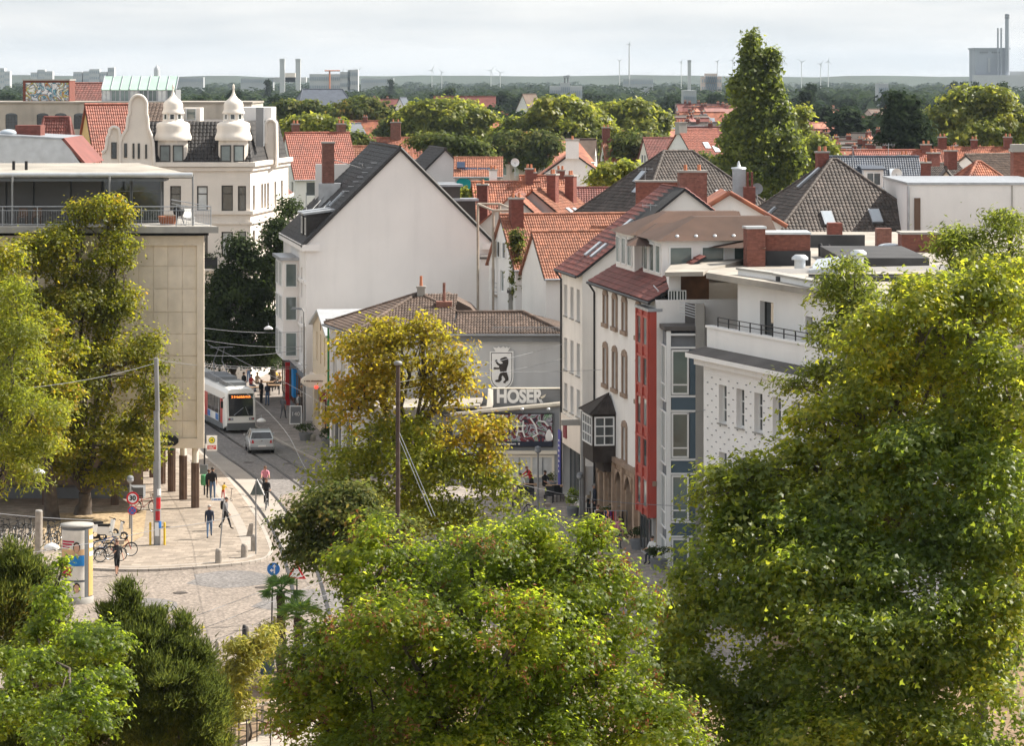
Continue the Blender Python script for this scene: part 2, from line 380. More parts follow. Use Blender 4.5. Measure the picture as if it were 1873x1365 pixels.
def tiles(A, B, C, Dp, tw=.25, th=.34, hh=.045, lift=.035):
    A, B, C, Dp = map(V3, (A, B, C, Dp)); U = (B-A).normalized(); Vv = (Dp-A); Vv = (Vv - U*Vv.dot(U)); Lv = Vv.length; Vv.normalize(); N = U.cross(Vv)
    if N.z < 0: N = -N
    a = MB(); aD = (Dp-A).dot(U); Wd = (B-A).dot(U); cB = (C-A).dot(U); nr = max(1, round(Lv/th)); th = Lv/nr
    fr = (0, .28, .62, 1); hs = (0, hh, hh*.9, 0)
    for r in range(nr):
        v0, v1 = r*th, min(Lv, (r+1.06)*th); t = (r+.5)/nr; ul, ur = aD*t, Wd+(cB-Wd)*t
        c = math.floor(ul/tw)
        while c*tw < ur:
            u0, u1 = max(c*tw, ul), min((c+1)*tw, ur); c += 1
            if u1-u0 < .04: continue
            jj = rnd.uniform(-.006, .006)
            lo = [A+U*(u0+(u1-u0)*f)+Vv*v0+N*(lift+h+jj) for f, h in zip(fr, hs)]; up = [A+U*(u0+(u1-u0)*f)+Vv*v1+N*h for f, h in zip(fr, hs)]
            bt = [lo[0]-N*(lift+.01), lo[3]-N*(lift+.01)]
            a.add(lo+up+bt, [(0,1,5,4),(1,2,6,5),(2,3,7,6),(8,9,3,2,1,0)])
    return a
def ridge(mb, p, q, r=.13, mi=0):
    p, q = V3(p), V3(q); n = max(1, round((q-p).length/.4))
    for i in range(n):
        a, b = p.lerp(q, i/n), p.lerp(q, (i+1.05)/n); mb.tube(a, b, r*1.06, r*.94, 6, mi)
def slab(mb, pts, t, mi=0):
    p = [V3(x) for x in pts]; n = (p[1]-p[0]).cross(p[2]-p[0]).normalized()
    if n.z < 0: n = -n
    return mb.prism([x - n*t for x in p], n*t, mi)
def roofplane(parent, A, B, C, Dp, mat, tiled=True, tw=.25, th=.34, under='roof_under_dark', name='roof', hh=.045):
    m = MB(); slab(m, [A, B, C, Dp] if (V3(C)-V3(Dp)).length > .01 else [A, B, C], .12)
    o = m.build(name, under if tiled else mat, parent)
    if tiled: t = tiles(A, B, C, Dp, tw, th, hh).build('tiles', mat, o, kind='stuff')
    return o
def chimney(parent, x, y, z0, z1, w=.9, dp=.6, mat='brick', rz=0., pots=2, cap='concrete_grey'):
    a = MB(); c, s = math.cos(rz), math.sin(rz)
    def bx(hw, hd, za, zb, mi):
        q = [(x+c*i-s*j, y+s*i+c*j) for i, j in ((-hw,-hd),(hw,-hd),(hw,hd),(-hw,hd))]
        a.hexa([(*p, za) for p in q] + [(*p, zb) for p in q], mi)
    bx(w/2, dp/2, z0, z1, 0); bx(w/2+.06, dp/2+.06, z1, z1+.12, 1)
    for i in range(pots):
        u = (i-(pots-1)/2)*w/max(pots, 1); a.tube((x+c*u, y+s*u, z1+.12), (x+c*u, y+s*u, z1+.45), .11, .09, 8, 2)
    return a.build('chimney', [mat, cap, 'terracotta'], parent)
def skylight(parent, p, ux, vy, w=.8, h=1.1, frame='zinc'):   # on a roof plane: p centre, ux across, vy up the slope
    p, ux, vy = V3(p), V3(ux).normalized(), V3(vy).normalized(); n = ux.cross(vy)
    if n.z < 0: n = -n
    a = MB(); q = [p+ux*i*w/2+vy*j*h/2 for i, j in ((-1,-1),(1,-1),(1,1),(-1,1))]; a.prism(q, n*.14)
    o = a.build('skylight', frame, parent)
    g = MB(); g.poly([p+n*.145+ux*i*(w/2-.08)+vy*j*(h/2-.08) for i, j in ((-1,-1),(1,-1),(1,1),(-1,1))]); g.build('pane', 'skylight', o)
    return o

PLANES = {}
def house(label, px, d, w, dp, zE, zR, rz=0., wall='white', roof='tile_red', hip=0., tiled=True, chim=(), sky=0, wins=True, dorm=0, group=None, name='house', oh=.3, gw='frame_white', seed=0, tw=.2):
    """gabled or hipped house: local x = ridge; w along the ridge, dp across; front (local -y) turned by rz from facing the camera"""
    rr = random.Random(seed + int(px*7 + d)); c, s = math.cos(rz), math.sin(rz); cx = X(px, d)
    def P(x, y, z): return V3((cx+c*x-s*y, d+s*x+c*y, z))
    t = thing(name, label, 'house', P(0,0,0), group=group)
    hw, hd = w/2, dp/2; hx = hip*hw if hip else 0
    b = MB(); k = [(-hw,-hd),(hw,-hd),(hw,hd),(-hw,hd)]
    F = [Fr(P(-hw,-hd,0), P(hw,-hd,0)-P(-hw,-hd,0)), Fr(P(hw,-hd,0), P(hw,hd,0)-P(hw,-hd,0)), Fr(P(hw,hd,0), P(-hw,hd,0)-P(hw,hd,0)), Fr(P(-hw,hd,0), P(-hw,-hd,0)-P(-hw,hd,0))]
    for i, (f, ln) in enumerate(((F[0], w), (F[1], dp), (F[2], w), (F[3], dp))):
        ws = []
        facing = f.n.y < .25
        if wins and facing:
            n = max(1, int((ln-.8)/2.1)); st = ln/n
            for r in range(2):
                zz = zE-1.95-r*2.9
                if zz < 1: continue
                ws += [(st*(q+.5)-.5, zz, 1.0, 1.45, dict(nx=2 if rr.random() < .6 else 1, gm=rr.choice(['glass','glass','curtain','glass_green']))) for q in range(n)]
            if i in (1, 3) and not hip: pass
        facade(b, t, f, 0, ln, 0, zE, ws, rev=.12, fm=gw)
    if not hip:
        for sx in (-1, 1): b.poly([P(sx*hw,-hd,zE), P(sx*hw,hd,zE), P(sx*hw,0,zR)])
    b.build('wall', wall, t)
    if wins and not hip:
        for i in (1, 3):
            if F[i].n.y < .25 and zR-zE > 2.4:
                for q in ((-.75, .75) if dp > 7 else (0,)): window(t, F[i], dp/2+q-.4, zE+.35, .8, 1.15, nx=1, fm=gw, rec=-.01)
    e = (zR-zE)/hd*oh; o_ = oh
    if hip:
        ov = hw+o_; r0, r1 = -(hw-hx), (hw-hx)
        pl = [(P(-ov,-hd-o_,zE-e), P(ov,-hd-o_,zE-e), P(r1,0,zR), P(r0,0,zR)), (P(ov,hd+o_,zE-e), P(-ov,hd+o_,zE-e), P(r0,0,zR), P(r1,0,zR)),
              (P(ov,-hd-o_,zE-e), P(ov,hd+o_,zE-e), P(r1,0,zR), P(r1,0,zR)), (P(-ov,hd+o_,zE-e), P(-ov,-hd-o_,zE-e), P(r0,0,zR), P(r0,0,zR))]
    else:
        ov = hw+.18
        pl = [(P(-ov,-hd-o_,zE-e), P(ov,-hd-o_,zE-e), P(ov,0,zR), P(-ov,0,zR)), (P(ov,hd+o_,zE-e), P(-ov,hd+o_,zE-e), P(-ov,0,zR), P(ov,0,zR))]
    for q in pl:
        nn = (q[1]-q[0]).cross(q[3]-q[0] if (q[3]-q[0]).length > .01 else q[2]-q[0])
        seen = (nn.y*(-1) + nn.z*(H-zR)/d) > 0
        roofplane(t, *q, roof, tiled=tiled and seen, tw=tw, th=.31)
        if sky and seen:
            for _ in range(sky):
                a_, b_ = rr.uniform(.25,.75), rr.uniform(.35,.65)
                pc = (q[0].lerp(q[1], a_)).lerp(q[3].lerp(q[2], a_), b_)
                skylight(t, pc, q[1]-q[0], q[3]-q[0] if not hip else (q[2]+q[3])/2-(q[0]+q[1])/2, w=.8, h=1.1)
    PLANES[label] = pl
    m = MB(); rx = (hw-hx) if hip else ov
    ridge(m, P(-rx,0,zR+.03), P(rx,0,zR+.03))
    if hip:
        for sx in (-1, 1):
            for sy in (-1, 1): ridge(m, P(sx*(hw+o_),sy*(hd+o_),zE-e+.04), P(sx*rx,0,zR+.03))
    m.build('ridge_cap', roof, t)
    for sy in (-1, 1): g = MB(); g.tube(P(-ov,sy*(hd+o_+.05),zE-e-.02), P(ov,sy*(hd+o_+.05),zE-e-.02), .07, n=6); g.build('gutter', 'zinc', t)
    for ch in chim:
        x, y, zt = ch[:3]; zb = zR-abs(y)/hd*(zR-zE)-.6; q = P(x, y, 0)
        chimney(t, q.x, q.y, zb, zt, *(ch[3:5] if len(ch) > 4 else (.9, .55)), mat=ch[5] if len(ch) > 5 else 'brick_red', rz=rz)
    for i in range(dorm):
        x = -hw + w*(i+.7)/(dorm+.4); zd = zE+.25*(zR-zE); y = -hd*(1-.25); hgt = 1.5; ww = .8
        dm = MB(); dm.hexa([P(x-ww,y,zd), P(x+ww,y,zd), P(x+ww,y+2.2,zd), P(x-ww,y+2.2,zd), P(x-ww,y,zd+hgt), P(x+ww,y,zd+hgt), P(x+ww,y+2.2,zd+hgt+.2), P(x-ww,y+2.2,zd+hgt+.2)])
        do = dm.build('dormer', wall, t); r2 = MB(); slab(r2, [P(x-ww-.2,y-.2,zd+hgt+.12), P(x+ww+.2,y-.2,zd+hgt+.12), P(x+ww+.2,y+2.4,zd+hgt+.34), P(x-ww-.2,y+2.4,zd+hgt+.34)], .12); r2.build('dormer_roof', roof, do)
        window(t, Fr(P(x-.6,y,0), P(1,0,0)-P(0,0,0)), 0, zd+.2, 1.2, 1.1, nx=2, rec=-.01)
    return t

workshop = bpy.data.scenes.new('workshop')
def baked(o):     # evaluated mesh of one object, in a scene of its own so that only it is evaluated
    workshop.collection.objects.link(o); vl = workshop.view_layers[0]; vl.update(); dg = vl.depsgraph
    return bpy.data.meshes.new_from_object(o.evaluated_get(dg))
def text_mesh(s, size, mat, ext=.008, align='CENTER', bold=0., sx=1.):
    cu = bpy.data.curves.new('lettering', 'FONT'); cu.body = s; cu.size = size; cu.extrude = ext; cu.align_x = align; cu.align_y = 'CENTER'; cu.offset = bold
    o = bpy.data.objects.new('lettering', cu); me = baked(o); bpy.data.objects.remove(o); bpy.data.curves.remove(cu)
    if sx != 1.: me.transform(Matrix.Scale(sx, 4, (1,0,0)))
    me.materials.clear(); me.materials.append(MT(mat)); return me
def lettering(parent, F, u, z, s, size, mat, w=.02, ext=.008, bold=0., sx=1., world=True):
    o = ob('lettering', text_mesh(s, size, mat, ext, bold=bold, sx=sx), parent, world=world)
    m = Matrix.Identity(4); m.col[0][:3] = F.u; m.col[1][:3] = (0,0,1); m.col[2][:3] = F.n; m.col[3][:3] = F.p(u, w, z); o.matrix_basis = m
    return o

# ------------------------------------------------------------------ foliage kit
def np_mesh(name, Vt, Fc, mat, smooth=False):
    me = bpy.data.meshes.new(name); nv, (nf, k) = len(Vt), Fc.shape
    me.vertices.add(nv); me.vertices.foreach_set('co', Vt.astype(np.float32).ravel())
    me.loops.add(nf*k); me.loops.foreach_set('vertex_index', Fc.astype(np.int32).ravel())
    me.polygons.add(nf); me.polygons.foreach_set('loop_start', np.arange(nf, dtype=np.int32)*k); me.polygons.foreach_set('loop_total', np.full(nf, k, dtype=np.int32))
    me.materials.append(MT(mat)); me.update(calc_edges=True); me.validate(); return me
LEAF = {'kite': (np.array([(0,-.55,0),(.32,0,.07),(0,.55,-.05),(-.32,0,.07)]), np.array([(0,1,2),(0,2,3)])),
        'lance': (np.array([(0,-.6,0),(.16,0,.03),(0,.6,-.08),(-.16,0,.03)]), np.array([(0,1,2),(0,2,3)])),
        'needle': (np.array([(-.11,-.5,0),(.11,-.45,0),(0,.75,0)]), np.array([(0,1,2)])),
        'tri': (np.array([(-.45,-.4,0),(.45,-.4,.1),(0,.55,-.05)]), np.array([(0,1,2)])),
        'maple': (np.array([(0,-.38,0),(.56,-.16,-.08),(.2,.1,.03),(0,.62,-.1),(-.2,.1,.03),(-.56,-.16,-.08)]), np.array([(0,1,2),(2,3,4),(4,5,0),(0,2,4)]))}
def leaf_arrays(P, Nrm, size, shape, g, var=.35, axis=None):
    T, Fc = LEAF[shape]; n = len(P); sz = size*(1+var*(g.random(n)*2-1))
    Nrm = Nrm/np.maximum(1e-6, np.linalg.norm(Nrm, axis=1))[:, None]
    r = g.normal(size=(n,3)); a = r - Nrm*(r*Nrm).sum(1)[:,None]; a /= np.maximum(1e-6, np.linalg.norm(a, axis=1))[:,None]; b = np.cross(Nrm, a)
    if axis is not None:      # sprays: the long side of each leaf follows axis, the face turns freely round it
        b = axis/np.maximum(1e-6, np.linalg.norm(axis, axis=1))[:,None]; a = np.cross(b, r); a /= np.maximum(1e-6, np.linalg.norm(a, axis=1))[:,None]; Nrm = np.cross(a, b)
    Vt = P[:,None,:] + sz[:,None,None]*(T[None,:,0:1]*a[:,None,:] + T[None,:,1:2]*b[:,None,:] + T[None,:,2:3]*Nrm[:,None,:])
    Fa = Fc[None] + (np.arange(n)*len(T))[:,None,None]
    return Vt.reshape(-1,3), Fa.reshape(-1, Fc.shape[1])
def crown_points(blobs, dens, k, spread, g, shell=.5, flat=.65, zmin=None, bough=.34):
    """leaf twigs gathered in boughs that stand out of ellipsoid blobs, with gaps between them: positions, outward vectors, twig centres"""
    Cs, Os = [], []
    for (cx, cy, cz, rx, ry, rz) in blobs:
        c = np.array([cx,cy,cz]); R3 = np.array([rx,ry,rz]); area = (rx*ry + ry*rz + rx*rz)/3*12.6; m = max(8, int(dens*area))
        nb = int(np.clip(1.7/bough**2, 7, 90)); dv = g.normal(size=(nb,3)); dv /= np.linalg.norm(dv, axis=1)[:,None]; dv[:,2] = np.where(dv[:,2] < -.55, -dv[:,2], dv[:,2])
        rb = bough*(.55+.8*g.random(nb)); bc = dv*(.50+.34*g.random(nb))[:,None]
        w = rb**2; q = g.choice(nb, size=int(m*.86), p=w/w.sum())
        e = g.normal(size=(len(q),3)); e /= np.linalg.norm(e, axis=1)[:,None]; e[:,2] = np.where(g.random(len(q)) < .7, np.abs(e[:,2]), e[:,2])
        p = bc[q] + e*(rb[q]*(.55+.45*g.random(len(q))**.5))[:,None]*np.array([1,1,.72])
        e2 = g.normal(size=(m-len(q),3)); e2 /= np.linalg.norm(e2, axis=1)[:,None]; p2 = e2*(.35+.5*g.random(len(e2)))[:,None]
        q3 = g.choice(nb, size=max(2,int(m*.06))); e3 = g.normal(size=(len(q3),3)); e3 /= np.linalg.norm(e3, axis=1)[:,None]; e3[:,2] = np.abs(e3[:,2])*.8; p3 = bc[q3]*1.05+e3*(rb[q3]*(1.0+.5*g.random(len(q3))))[:,None]
        Cs.append(c+np.concatenate([p,p2,p3])*R3); Os.append(np.concatenate([e*.75+bc[q]*.4, e2, e3]))
    Cc = np.concatenate(Cs); Oc = np.concatenate(Os)
    if zmin is not None: q = Cc[:,2] > zmin; Cc, Oc = Cc[q], Oc[q]
    kk = np.repeat(np.arange(len(Cc)), np.maximum(1, g.poisson(k, len(Cc))))
    sp = spread*(.5+.7*g.random(len(Cc)))[kk][:,None]
    off = g.normal(size=(len(kk),3))*sp*np.array([1,1,flat])
    return Cc[kk]+off, Oc[kk]*.6 + off/np.maximum(.01, sp)*.25, Cc
def crown_mesh(name, blobs, mat, dens, k, spread, leaf, shape='kite', seed=1, up=.55, jit=.75, zmin=None, shell=.5, flat=.65, bough=.34):
    g = np.random.default_rng(seed); P, O, Cc = crown_points(blobs, dens, k, spread, g, shell, flat, zmin, bough)
    Nn = O + np.array([0,0,up]) + g.normal(size=P.shape)*jit*.6
    Vt, Fa = leaf_arrays(P, Nn, leaf, shape, g, axis=(O*1.1+np.array([0,0,.75])+g.normal(size=P.shape)*.35) if shape == 'needle' else None)
    return np_mesh(name, Vt, Fa, mat), Cc
def limb(mb, p, q, r0, r1, seed, n=6, seg=4, sag=.12):
    rr = random.Random(seed); p, q = V3(p), V3(q); Ln = (q-p).length; pts = []; rs = []
    for i in range(seg+1):
        t = i/seg; j = V3((rr.uniform(-1,1), rr.uniform(-1,1), rr.uniform(-.5,.5)))*Ln*sag*math.sin(math.pi*t)*.6
        pts.append(p.lerp(q, t)+j+V3((0,0,Ln*.10*math.sin(math.pi*t)))); rs.append(r0+(r1-r0)*t)
    mb.path(pts, rs, n, cap=True); return pts
DK = 1.9     # leaves per twig, all trees
def tree(label, base, blobs, mat, trunk_r=.25, dens=2.2, k=9, spread=.35, leaf=.16, shape='kite', seed=1, bark='bark', name='tree', fork=.35, twigs=5, lean=(0,0), group=None, up=.55, jit=.75, zmin=None, shell=.5, extra=None, cat='tree', bough=.34, low=None):
    base = V3(base); t = thing(name, label, cat, base, group=group)
    top = V3(np.mean([b[:3] for b in blobs], axis=0)); zlow = min(b[2]-b[5] for b in blobs); zf = base.z + max(.8, (zlow-base.z)*.9 + fork)
    me, Cc = crown_mesh('crown', blobs, mat, dens*1.55, k*DK, spread*1.06, leaf*1.12, shape, seed, up, jit, zmin, shell, bough=bough)
    m = MB(); rr = random.Random(seed); fk = V3((base.x+(top.x-base.x)*.2+lean[0], base.y+(top.y-base.y)*.2+lean[1], zf))
    m.path([base-V3((0,0,.3)), base+V3((0,0,.35)), base.lerp(fk,.5)+V3((.08,0,0)), fk], [trunk_r*1.5, trunk_r*1.1, trunk_r*.9, trunk_r*.8], 10)
    hub = [fk]
    for i, b in enumerate(blobs):
        c = V3(b[:3]); st = fk if rr.random() < .75 else hub[-1]
        pts = limb(m, st, c, trunk_r*.55*min(1., .35+b[3]/4), trunk_r*.16, seed*31+i); hub.append(pts[2])
        near = Cc[np.linalg.norm((Cc-np.array(b[:3]))/np.array(b[3:6]), axis=1) < 1.05]
        if len(near):
            for j in range(twigs): limb(m, pts[rr.randrange(2, len(pts))], V3(near[rr.randrange(len(near))]), trunk_r*.14, .012, seed*77+i*13+j, n=4, seg=3)
    m.build('trunk', bark, t); ob('crown', me, t)
    if low: ob('crown', crown_mesh('crown', low[0], low[1], dens*1.55, k*DK, spread*1.06, leaf*1.12, shape, seed+500, up, jit, zmin, shell, bough=bough)[0], t)
    if extra: extra(t, Cc)
    return t
def pblob(px, py, rpx, rpy, d, dd=0., rd=None):   # an ellipsoid given where the photograph shows it, at its own distance
    s = d/FPX; dq = d+dd
    return (X(px, dq), dq, Z(py, dq), rpx*s, (rd if rd is not None else rpx*s*.9), rpy*s)
def marks(parent, F, u, z, length, h, mat, w=.012, rows=1, gap=None, world=True, seed=3):
    """lettering too small to read in the photograph: a row of small strokes"""
    rr = random.Random(seed); a = MB(); gap = gap or h*1.7
    for r in range(rows):
        x = -length/2; e = length/2*(1 if r < rows-1 else rr.uniform(.5,1))
        while x < e:
            s = h*rr.uniform(.25,.55)
            if rr.random() > .15: a.fb(F, u+x, u+x+s, 0.002, w, z-h/2-r*gap, z+h/2*rr.uniform(.5,1)-r*gap)
            x += s+h*.16
    return a.build('lettering', mat, parent, world=world)
leafset('leaf_dark', (.030,.046,.013), (.055,.080,.02), trans=.35, tb=2.2, spec=.12, r=.65)
leafset('leaf_linden', (.105,.118,.012), (.25,.205,.016), (.40,.20,.014), .86, trans=.58, t=((.36,.40,.025),(.74,.62,.04),(.88,.46,.03)))
leafset('leaf_linden2', (.095,.12,.016), (.21,.20,.02), (.32,.22,.02), .9, trans=.58, t=((.38,.44,.035),(.68,.65,.05),(.8,.55,.04)))
leafset('leaf_yellow', (.14,.135,.016), (.36,.26,.02), (.48,.23,.016), .86, trans=.6, t=((.48,.46,.03),(.86,.68,.05),(.9,.52,.03)))
leafset('leaf_maple', (.075,.110,.013), (.18,.205,.016), (.22,.17,.02), .95, trans=.6, t=((.38,.50,.03),(.74,.78,.05),(.7,.6,.05)))
leafset('leaf_plane', (.092,.125,.017), (.25,.24,.02), (.50,.37,.022), .86, trans=.58, t=((.45,.52,.04),(.86,.82,.06),(.95,.8,.05)), spec=.5)
leafset('leaf_ash', (.075,.10,.02), (.15,.165,.028), trans=.58, t=((.32,.40,.05),(.58,.60,.07)))
leafset('leaf_oak', (.058,.092,.013), (.14,.18,.016), trans=.56, t=((.26,.38,.025),(.58,.68,.045)))
leafset('leaf_conifer', (.050,.066,.014), (.115,.125,.018), (.17,.125,.018), .85, trans=.45, tb=3.0, spec=.08, r=.7)
leafset('leaf_bamboo', (.22,.22,.035), (.36,.30,.045), trans=.5, tb=2.2)
leafset('leaf_poplar', (.066,.09,.02), (.15,.17,.028), trans=.5, t=((.28,.35,.05),(.52,.57,.08)))
leafset('leaf_mid', (.11,.135,.022), (.23,.225,.035), trans=.54, t=((.36,.42,.05),(.66,.64,.08)))
leafset('leaf_midb', (.06,.080,.018), (.13,.13,.028), (.20,.11,.03), .88, trans=.45, tb=2.8, spec=.15, r=.6)
leafset('leaf_far', (.018,.032,.014), (.040,.058,.022), trans=.3, tb=2.0, big=.02, spec=.05, r=.8)
leafset('leaf_palm', (.09,.17,.04), (.20,.29,.06), trans=.45, tb=2.4)
leafset('leaf_samara', (.20,.075,.03), (.30,.12,.04), trans=.35, tb=2.0)
leafset('leaf_gold', (.14,.125,.014), (.35,.235,.018), (.46,.20,.016), .8, trans=.6, t=((.46,.42,.03),(.80,.60,.045),(.86,.44,.03)))
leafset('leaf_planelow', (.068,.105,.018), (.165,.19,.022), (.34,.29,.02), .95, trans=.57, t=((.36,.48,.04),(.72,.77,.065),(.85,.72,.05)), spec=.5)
# ------------------------------------------------------------------ ground, streets, kerbs, rails
def sheet(name, pts, z, mat, thick=0., parent=None):
    m = MB(); p = [V3((q.x, q.y, z)) for q in pts]
    if thick: m.prism([V3((q.x, q.y, z-thick)) for q in pts], (0,0,thick))
    else: m.poly(p)
    return m.build(name, mat, parent, kind='structure')
R_ = 16000.
sheet('ground', [V3((-R_,-200,0)), V3((R_,-200,0)), V3((R_,R_*1.4,0)), V3((-R_,R_*1.4,0))], -.02, 'ground')
sheet('town_ground', [V3((-60,60,0)), V3((60,60,0)), V3((70,300,0)), V3((-70,300,0))], -.012, 'dirt_ground')
def smooth(pts, n=6):
    out = []
    for i in range(len(pts)-1):
        p0, p1, p2, p3 = pts[max(0,i-1)], pts[i], pts[i+1], pts[min(len(pts)-1,i+2)]
        for k in range(n):
            t = k/n; out.append(.5*((2*p1)+(p2-p0)*t+(2*p0-5*p1+4*p2-p3)*t*t+(3*p1-p0-3*p2+p3)*t**3))
    out.append(pts[-1]); return out
KL = smooth([G(*q) for q in ((250,742),(320,792),(373,836),(405,864),(440,905),(470,950),(488,985),(497,1010))], 5)
KF = smooth([G(*q) for q in ((497,1010),(486,1024),(440,1034),(330,1043),(230,1046),(100,1040),(-160,1028))], 5)
KR = smooth([G(*q) for q in ((300,690),(420,752),(470,784),(529,819),(585,846),(640,868),(760,905),(900,945),(1040,1005),(1120,1080),(1180,1180),(1230,1300))], 5)
sheet('plaza', [G(-200,1020), G(500,900), G(700,840), G(1300,860), G(1300,1200), G(640,1240), G(420,1215), G(330,1260), G(-300,1260)], 0.0, 'cobble')
sheet('park_ground', [G(-400,1255), G(330,1262), G(420,1217), G(640,1242), G(1300,1202), G(2200,1200), G(2200,2600), G(-400,2600)], -.004, 'dirt_ground')
sheet('street', [G(250,736), G(372,828), G(400,862), G(470,945), G(520,905), G(640,880), G(585,842), G(470,770), G(380,690), G(300,650)], .006, 'cobble_shade_patch')  # shaded stretch of street, its shade put into the cobble colour
def pavement(name, kerbline, rest, mat, top=.12):
    o = sheet(name, kerbline+rest, top, mat, thick=.14)
    # kerb stones, each its own piece, 8 mm proud
    n = 0
    for i in range(len(kerbline)-1):
        a, b = kerbline[i], kerbline[i+1]; ln = (b-a).length; k = max(1, round(ln/1.6)); dr = (b-a).normalized(); nn = V3((dr.y,-dr.x,0))
        for j in range(k):
            p, q = a+dr*(ln*j/k+.01), a+dr*(ln*(j+1)/k-.01); n += 1
            if n > 180: break
            m = MB(); pr = [p-nn*.10, q-nn*.10, q+nn*.10, p+nn*.10]
            m.prism([V3((w.x,w.y,-.01)) for w in pr], (0,0,top+.018)); m.build('kerb_stone', 'kerb', o)
    return o
pavement('pavement', KL+KF[1:], [G(-160,700), G(200,690)], 'paving')
pavement('pavement', KR, [G(1400,1300), G(1400,800), G(900,640), G(420,640)], 'paving_shaded')
sheet('trackbed', smooth([G(*q) for q in ((320,770),(386,815),(452,866),(505,915),(560,1000))],4) + smooth([G(*q) for q in ((530,1020),(470,940),(412,868),(372,830),(318,788))],4), .012, 'trackbed')
sheet('planting_bed', [G(70,945), G(268,938), G(262,985), G(225,1008), G(60,1010)], .135, 'paving_gold')
def offs(line, o1, o2):
    a, b_ = [], []
    for i, p in enumerate(line):
        t_ = (line[min(i+1,len(line)-1)]-line[max(i-1,0)]).normalized(); nn = V3((t_.y,-t_.x,0)); a.append(p+nn*o1); b_.append(p+nn*o2)
    return a + b_[::-1]
sheet('tactile_strip', offs(KL[6:], .9, 1.45), .124, 'tactile')
sheet('tactile_strip', offs(KF[3:-4], .7, 1.0), .124, 'tactile')
for i, q in enumerate(((330,1085),(480,1075),(455,846),(530,848),(300,965))):
    z_ = .124 if q[1] == 965 else .012; c_ = G(*q, z_); mm = MB(); mm.lathe(c_, [(.36,0),(.36,.006),(.30,.006),(.29,.002),(.02,.003)], 20); mm.build('manhole_cover', 'iron', None, label='round iron manhole cover '+['on the left cobbles','near the blue arrow sign','in the trackbed by the car','between the tram tracks','on the sunlit pavement'][i], cat='manhole')
for q, r_ in (((420,1060),1.3),((560,1100),1.6),((260,1110),1.1)):
    c_ = G(*q); sheet('paving_patch', [c_+V3((r_*(1+.2*math.sin(3*k))*math.cos(k*.52)*1.5, r_*math.sin(k*.52)*2.2, 0)) for k in range(12)], .005, 'cobble_shade_patch')
def rails(label_pts):
    c = smooth([G(*q) for q in label_pts], 8)
    for sgn in (-1, 1):
        m = MB(); L_, R2 = [], []
        for i, p in enumerate(c):
            t = (c[min(i+1,len(c)-1)]-c[max(i-1,0)]).normalized(); nn = V3((t.y,-t.x,0)); ce = p+nn*sgn*.7175
            L_.append(ce-nn*.085); R2.append(ce+nn*.085)
        for i in range(len(c)-1): m.prism([V3((w.x,w.y,.004)) for w in (L_[i],R2[i],R2[i+1],L_[i+1])], (0,0,.020))
        m.build('tram_rail', 'rail_steel', None, kind='structure')
rails(((240,722),(340,797),(386,832),(458,886),(520,965),(552,1040),(575,1130)))
rails(((330,730),(431,797),(485,832),(524,856),(600,912),(690,985),(780,1080)))

# ------------------------------------------------------------------ left: modernist block on columns with a roof terrace
d0 = 185.0
t = thing('modern_block', 'beige concrete slab block on brown columns with a roof terrace, left', 'building', (X(200,d0), d0, 0))
xr = X(373, d0); xl = -36.0; z0, z1 = Z(818,d0), Z(431,d0)
BACK = V3((-.30,.954,0))
m = MB()
q = [V3((xl,d0,0)), V3((xr,d0,0)), V3((xr,d0,0))+BACK*15, V3((xl,d0+15,0))]
m.prism([V3((p.x,p.y,z0)) for p in q], (0,0,z1-z0))
m.build('body', 'concrete', t)
F = Fr((xl,d0,0), (1,0,0)); wdt = xr-xl
fm = MB(); e = X(361,d0)-xl
fm.fb(F, e, wdt+.02, 0, .22, z0-.05, z1); fm.fb(F, 0, e, 0, .22, z1-.55, z1-.01); fm.fb(F, 0, e, 0, .22, z0-.05, z0+.5)
fm.build('wall_frame', 'concrete', t)
us = [X(p,d0)-xl for p in (361,334,307.5,281,254,227,200,173,146,119,92,65,38,11,-16)]
zsn = [Z(p,d0) for p in (448,486.5,528,570.5,611,651,692,732,770,802)]
for i in range(len(us)-1):
    for j in range(len(zsn)-1):
        if us[i] < 5: continue
        p = MB(); w0 = .045+rnd.uniform(-.006,.006); p.fb(F, us[i+1]+.02, us[i]-.02, .001, w0, zsn[j+1]+.02, zsn[j]-.02); p.build('panel', 'concrete', t)
m = MB(); fo = Fr((0,d0-.02,0),(1,0,0))   # thin score line square on the panels
# terrace slab, dark recess, railing
sx = X(400,184.2)
m = MB(); m.prism([V3((xl,184.0,15.72)), V3((sx,184.0,15.72)), V3((sx,184.0,15.72))+BACK*15, V3((xl,199,15.72))], (0,0,.36)); m.build('terrace_slab', 'concrete_grey', t)
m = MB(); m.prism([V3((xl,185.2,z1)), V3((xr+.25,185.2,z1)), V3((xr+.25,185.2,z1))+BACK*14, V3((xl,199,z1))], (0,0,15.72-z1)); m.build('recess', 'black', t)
zr = Z(378,184.2); zf = 16.08
rl = MB(); xe = X(386,184.3)
for zz, r in ((zr,.028),(zr-.22,.018),(zf+.12,.018)):
    rl.tube((xl,184.25,zz),(xe,184.25,zz),r,n=6); pe = V3((xe,184.25,zz)); rl.tube(pe, pe+BACK*11, r, n=6)
rl.build('railing', 'zinc', t)
for i in range(15):
    a = MB(); x = xe-1.95*i; a.tube((x,184.25,zf),(x,184.25,zr),.025,n=6); a.build('post', 'zinc', t)
bl = MB()
for i in range(190):
    x = xe-.14*i; bl.tube((x,184.25,zf+.12),(x,184.25,zr-.22),.007,n=3)
for i in range(70):
    p = V3((xe,184.25,0))+BACK*.14*i; bl.tube(p+V3((0,0,zf+.12)),p+V3((0,0,zr-.22)),.007,n=3)
bl.build('balusters', 'zinc', t, kind='stuff')
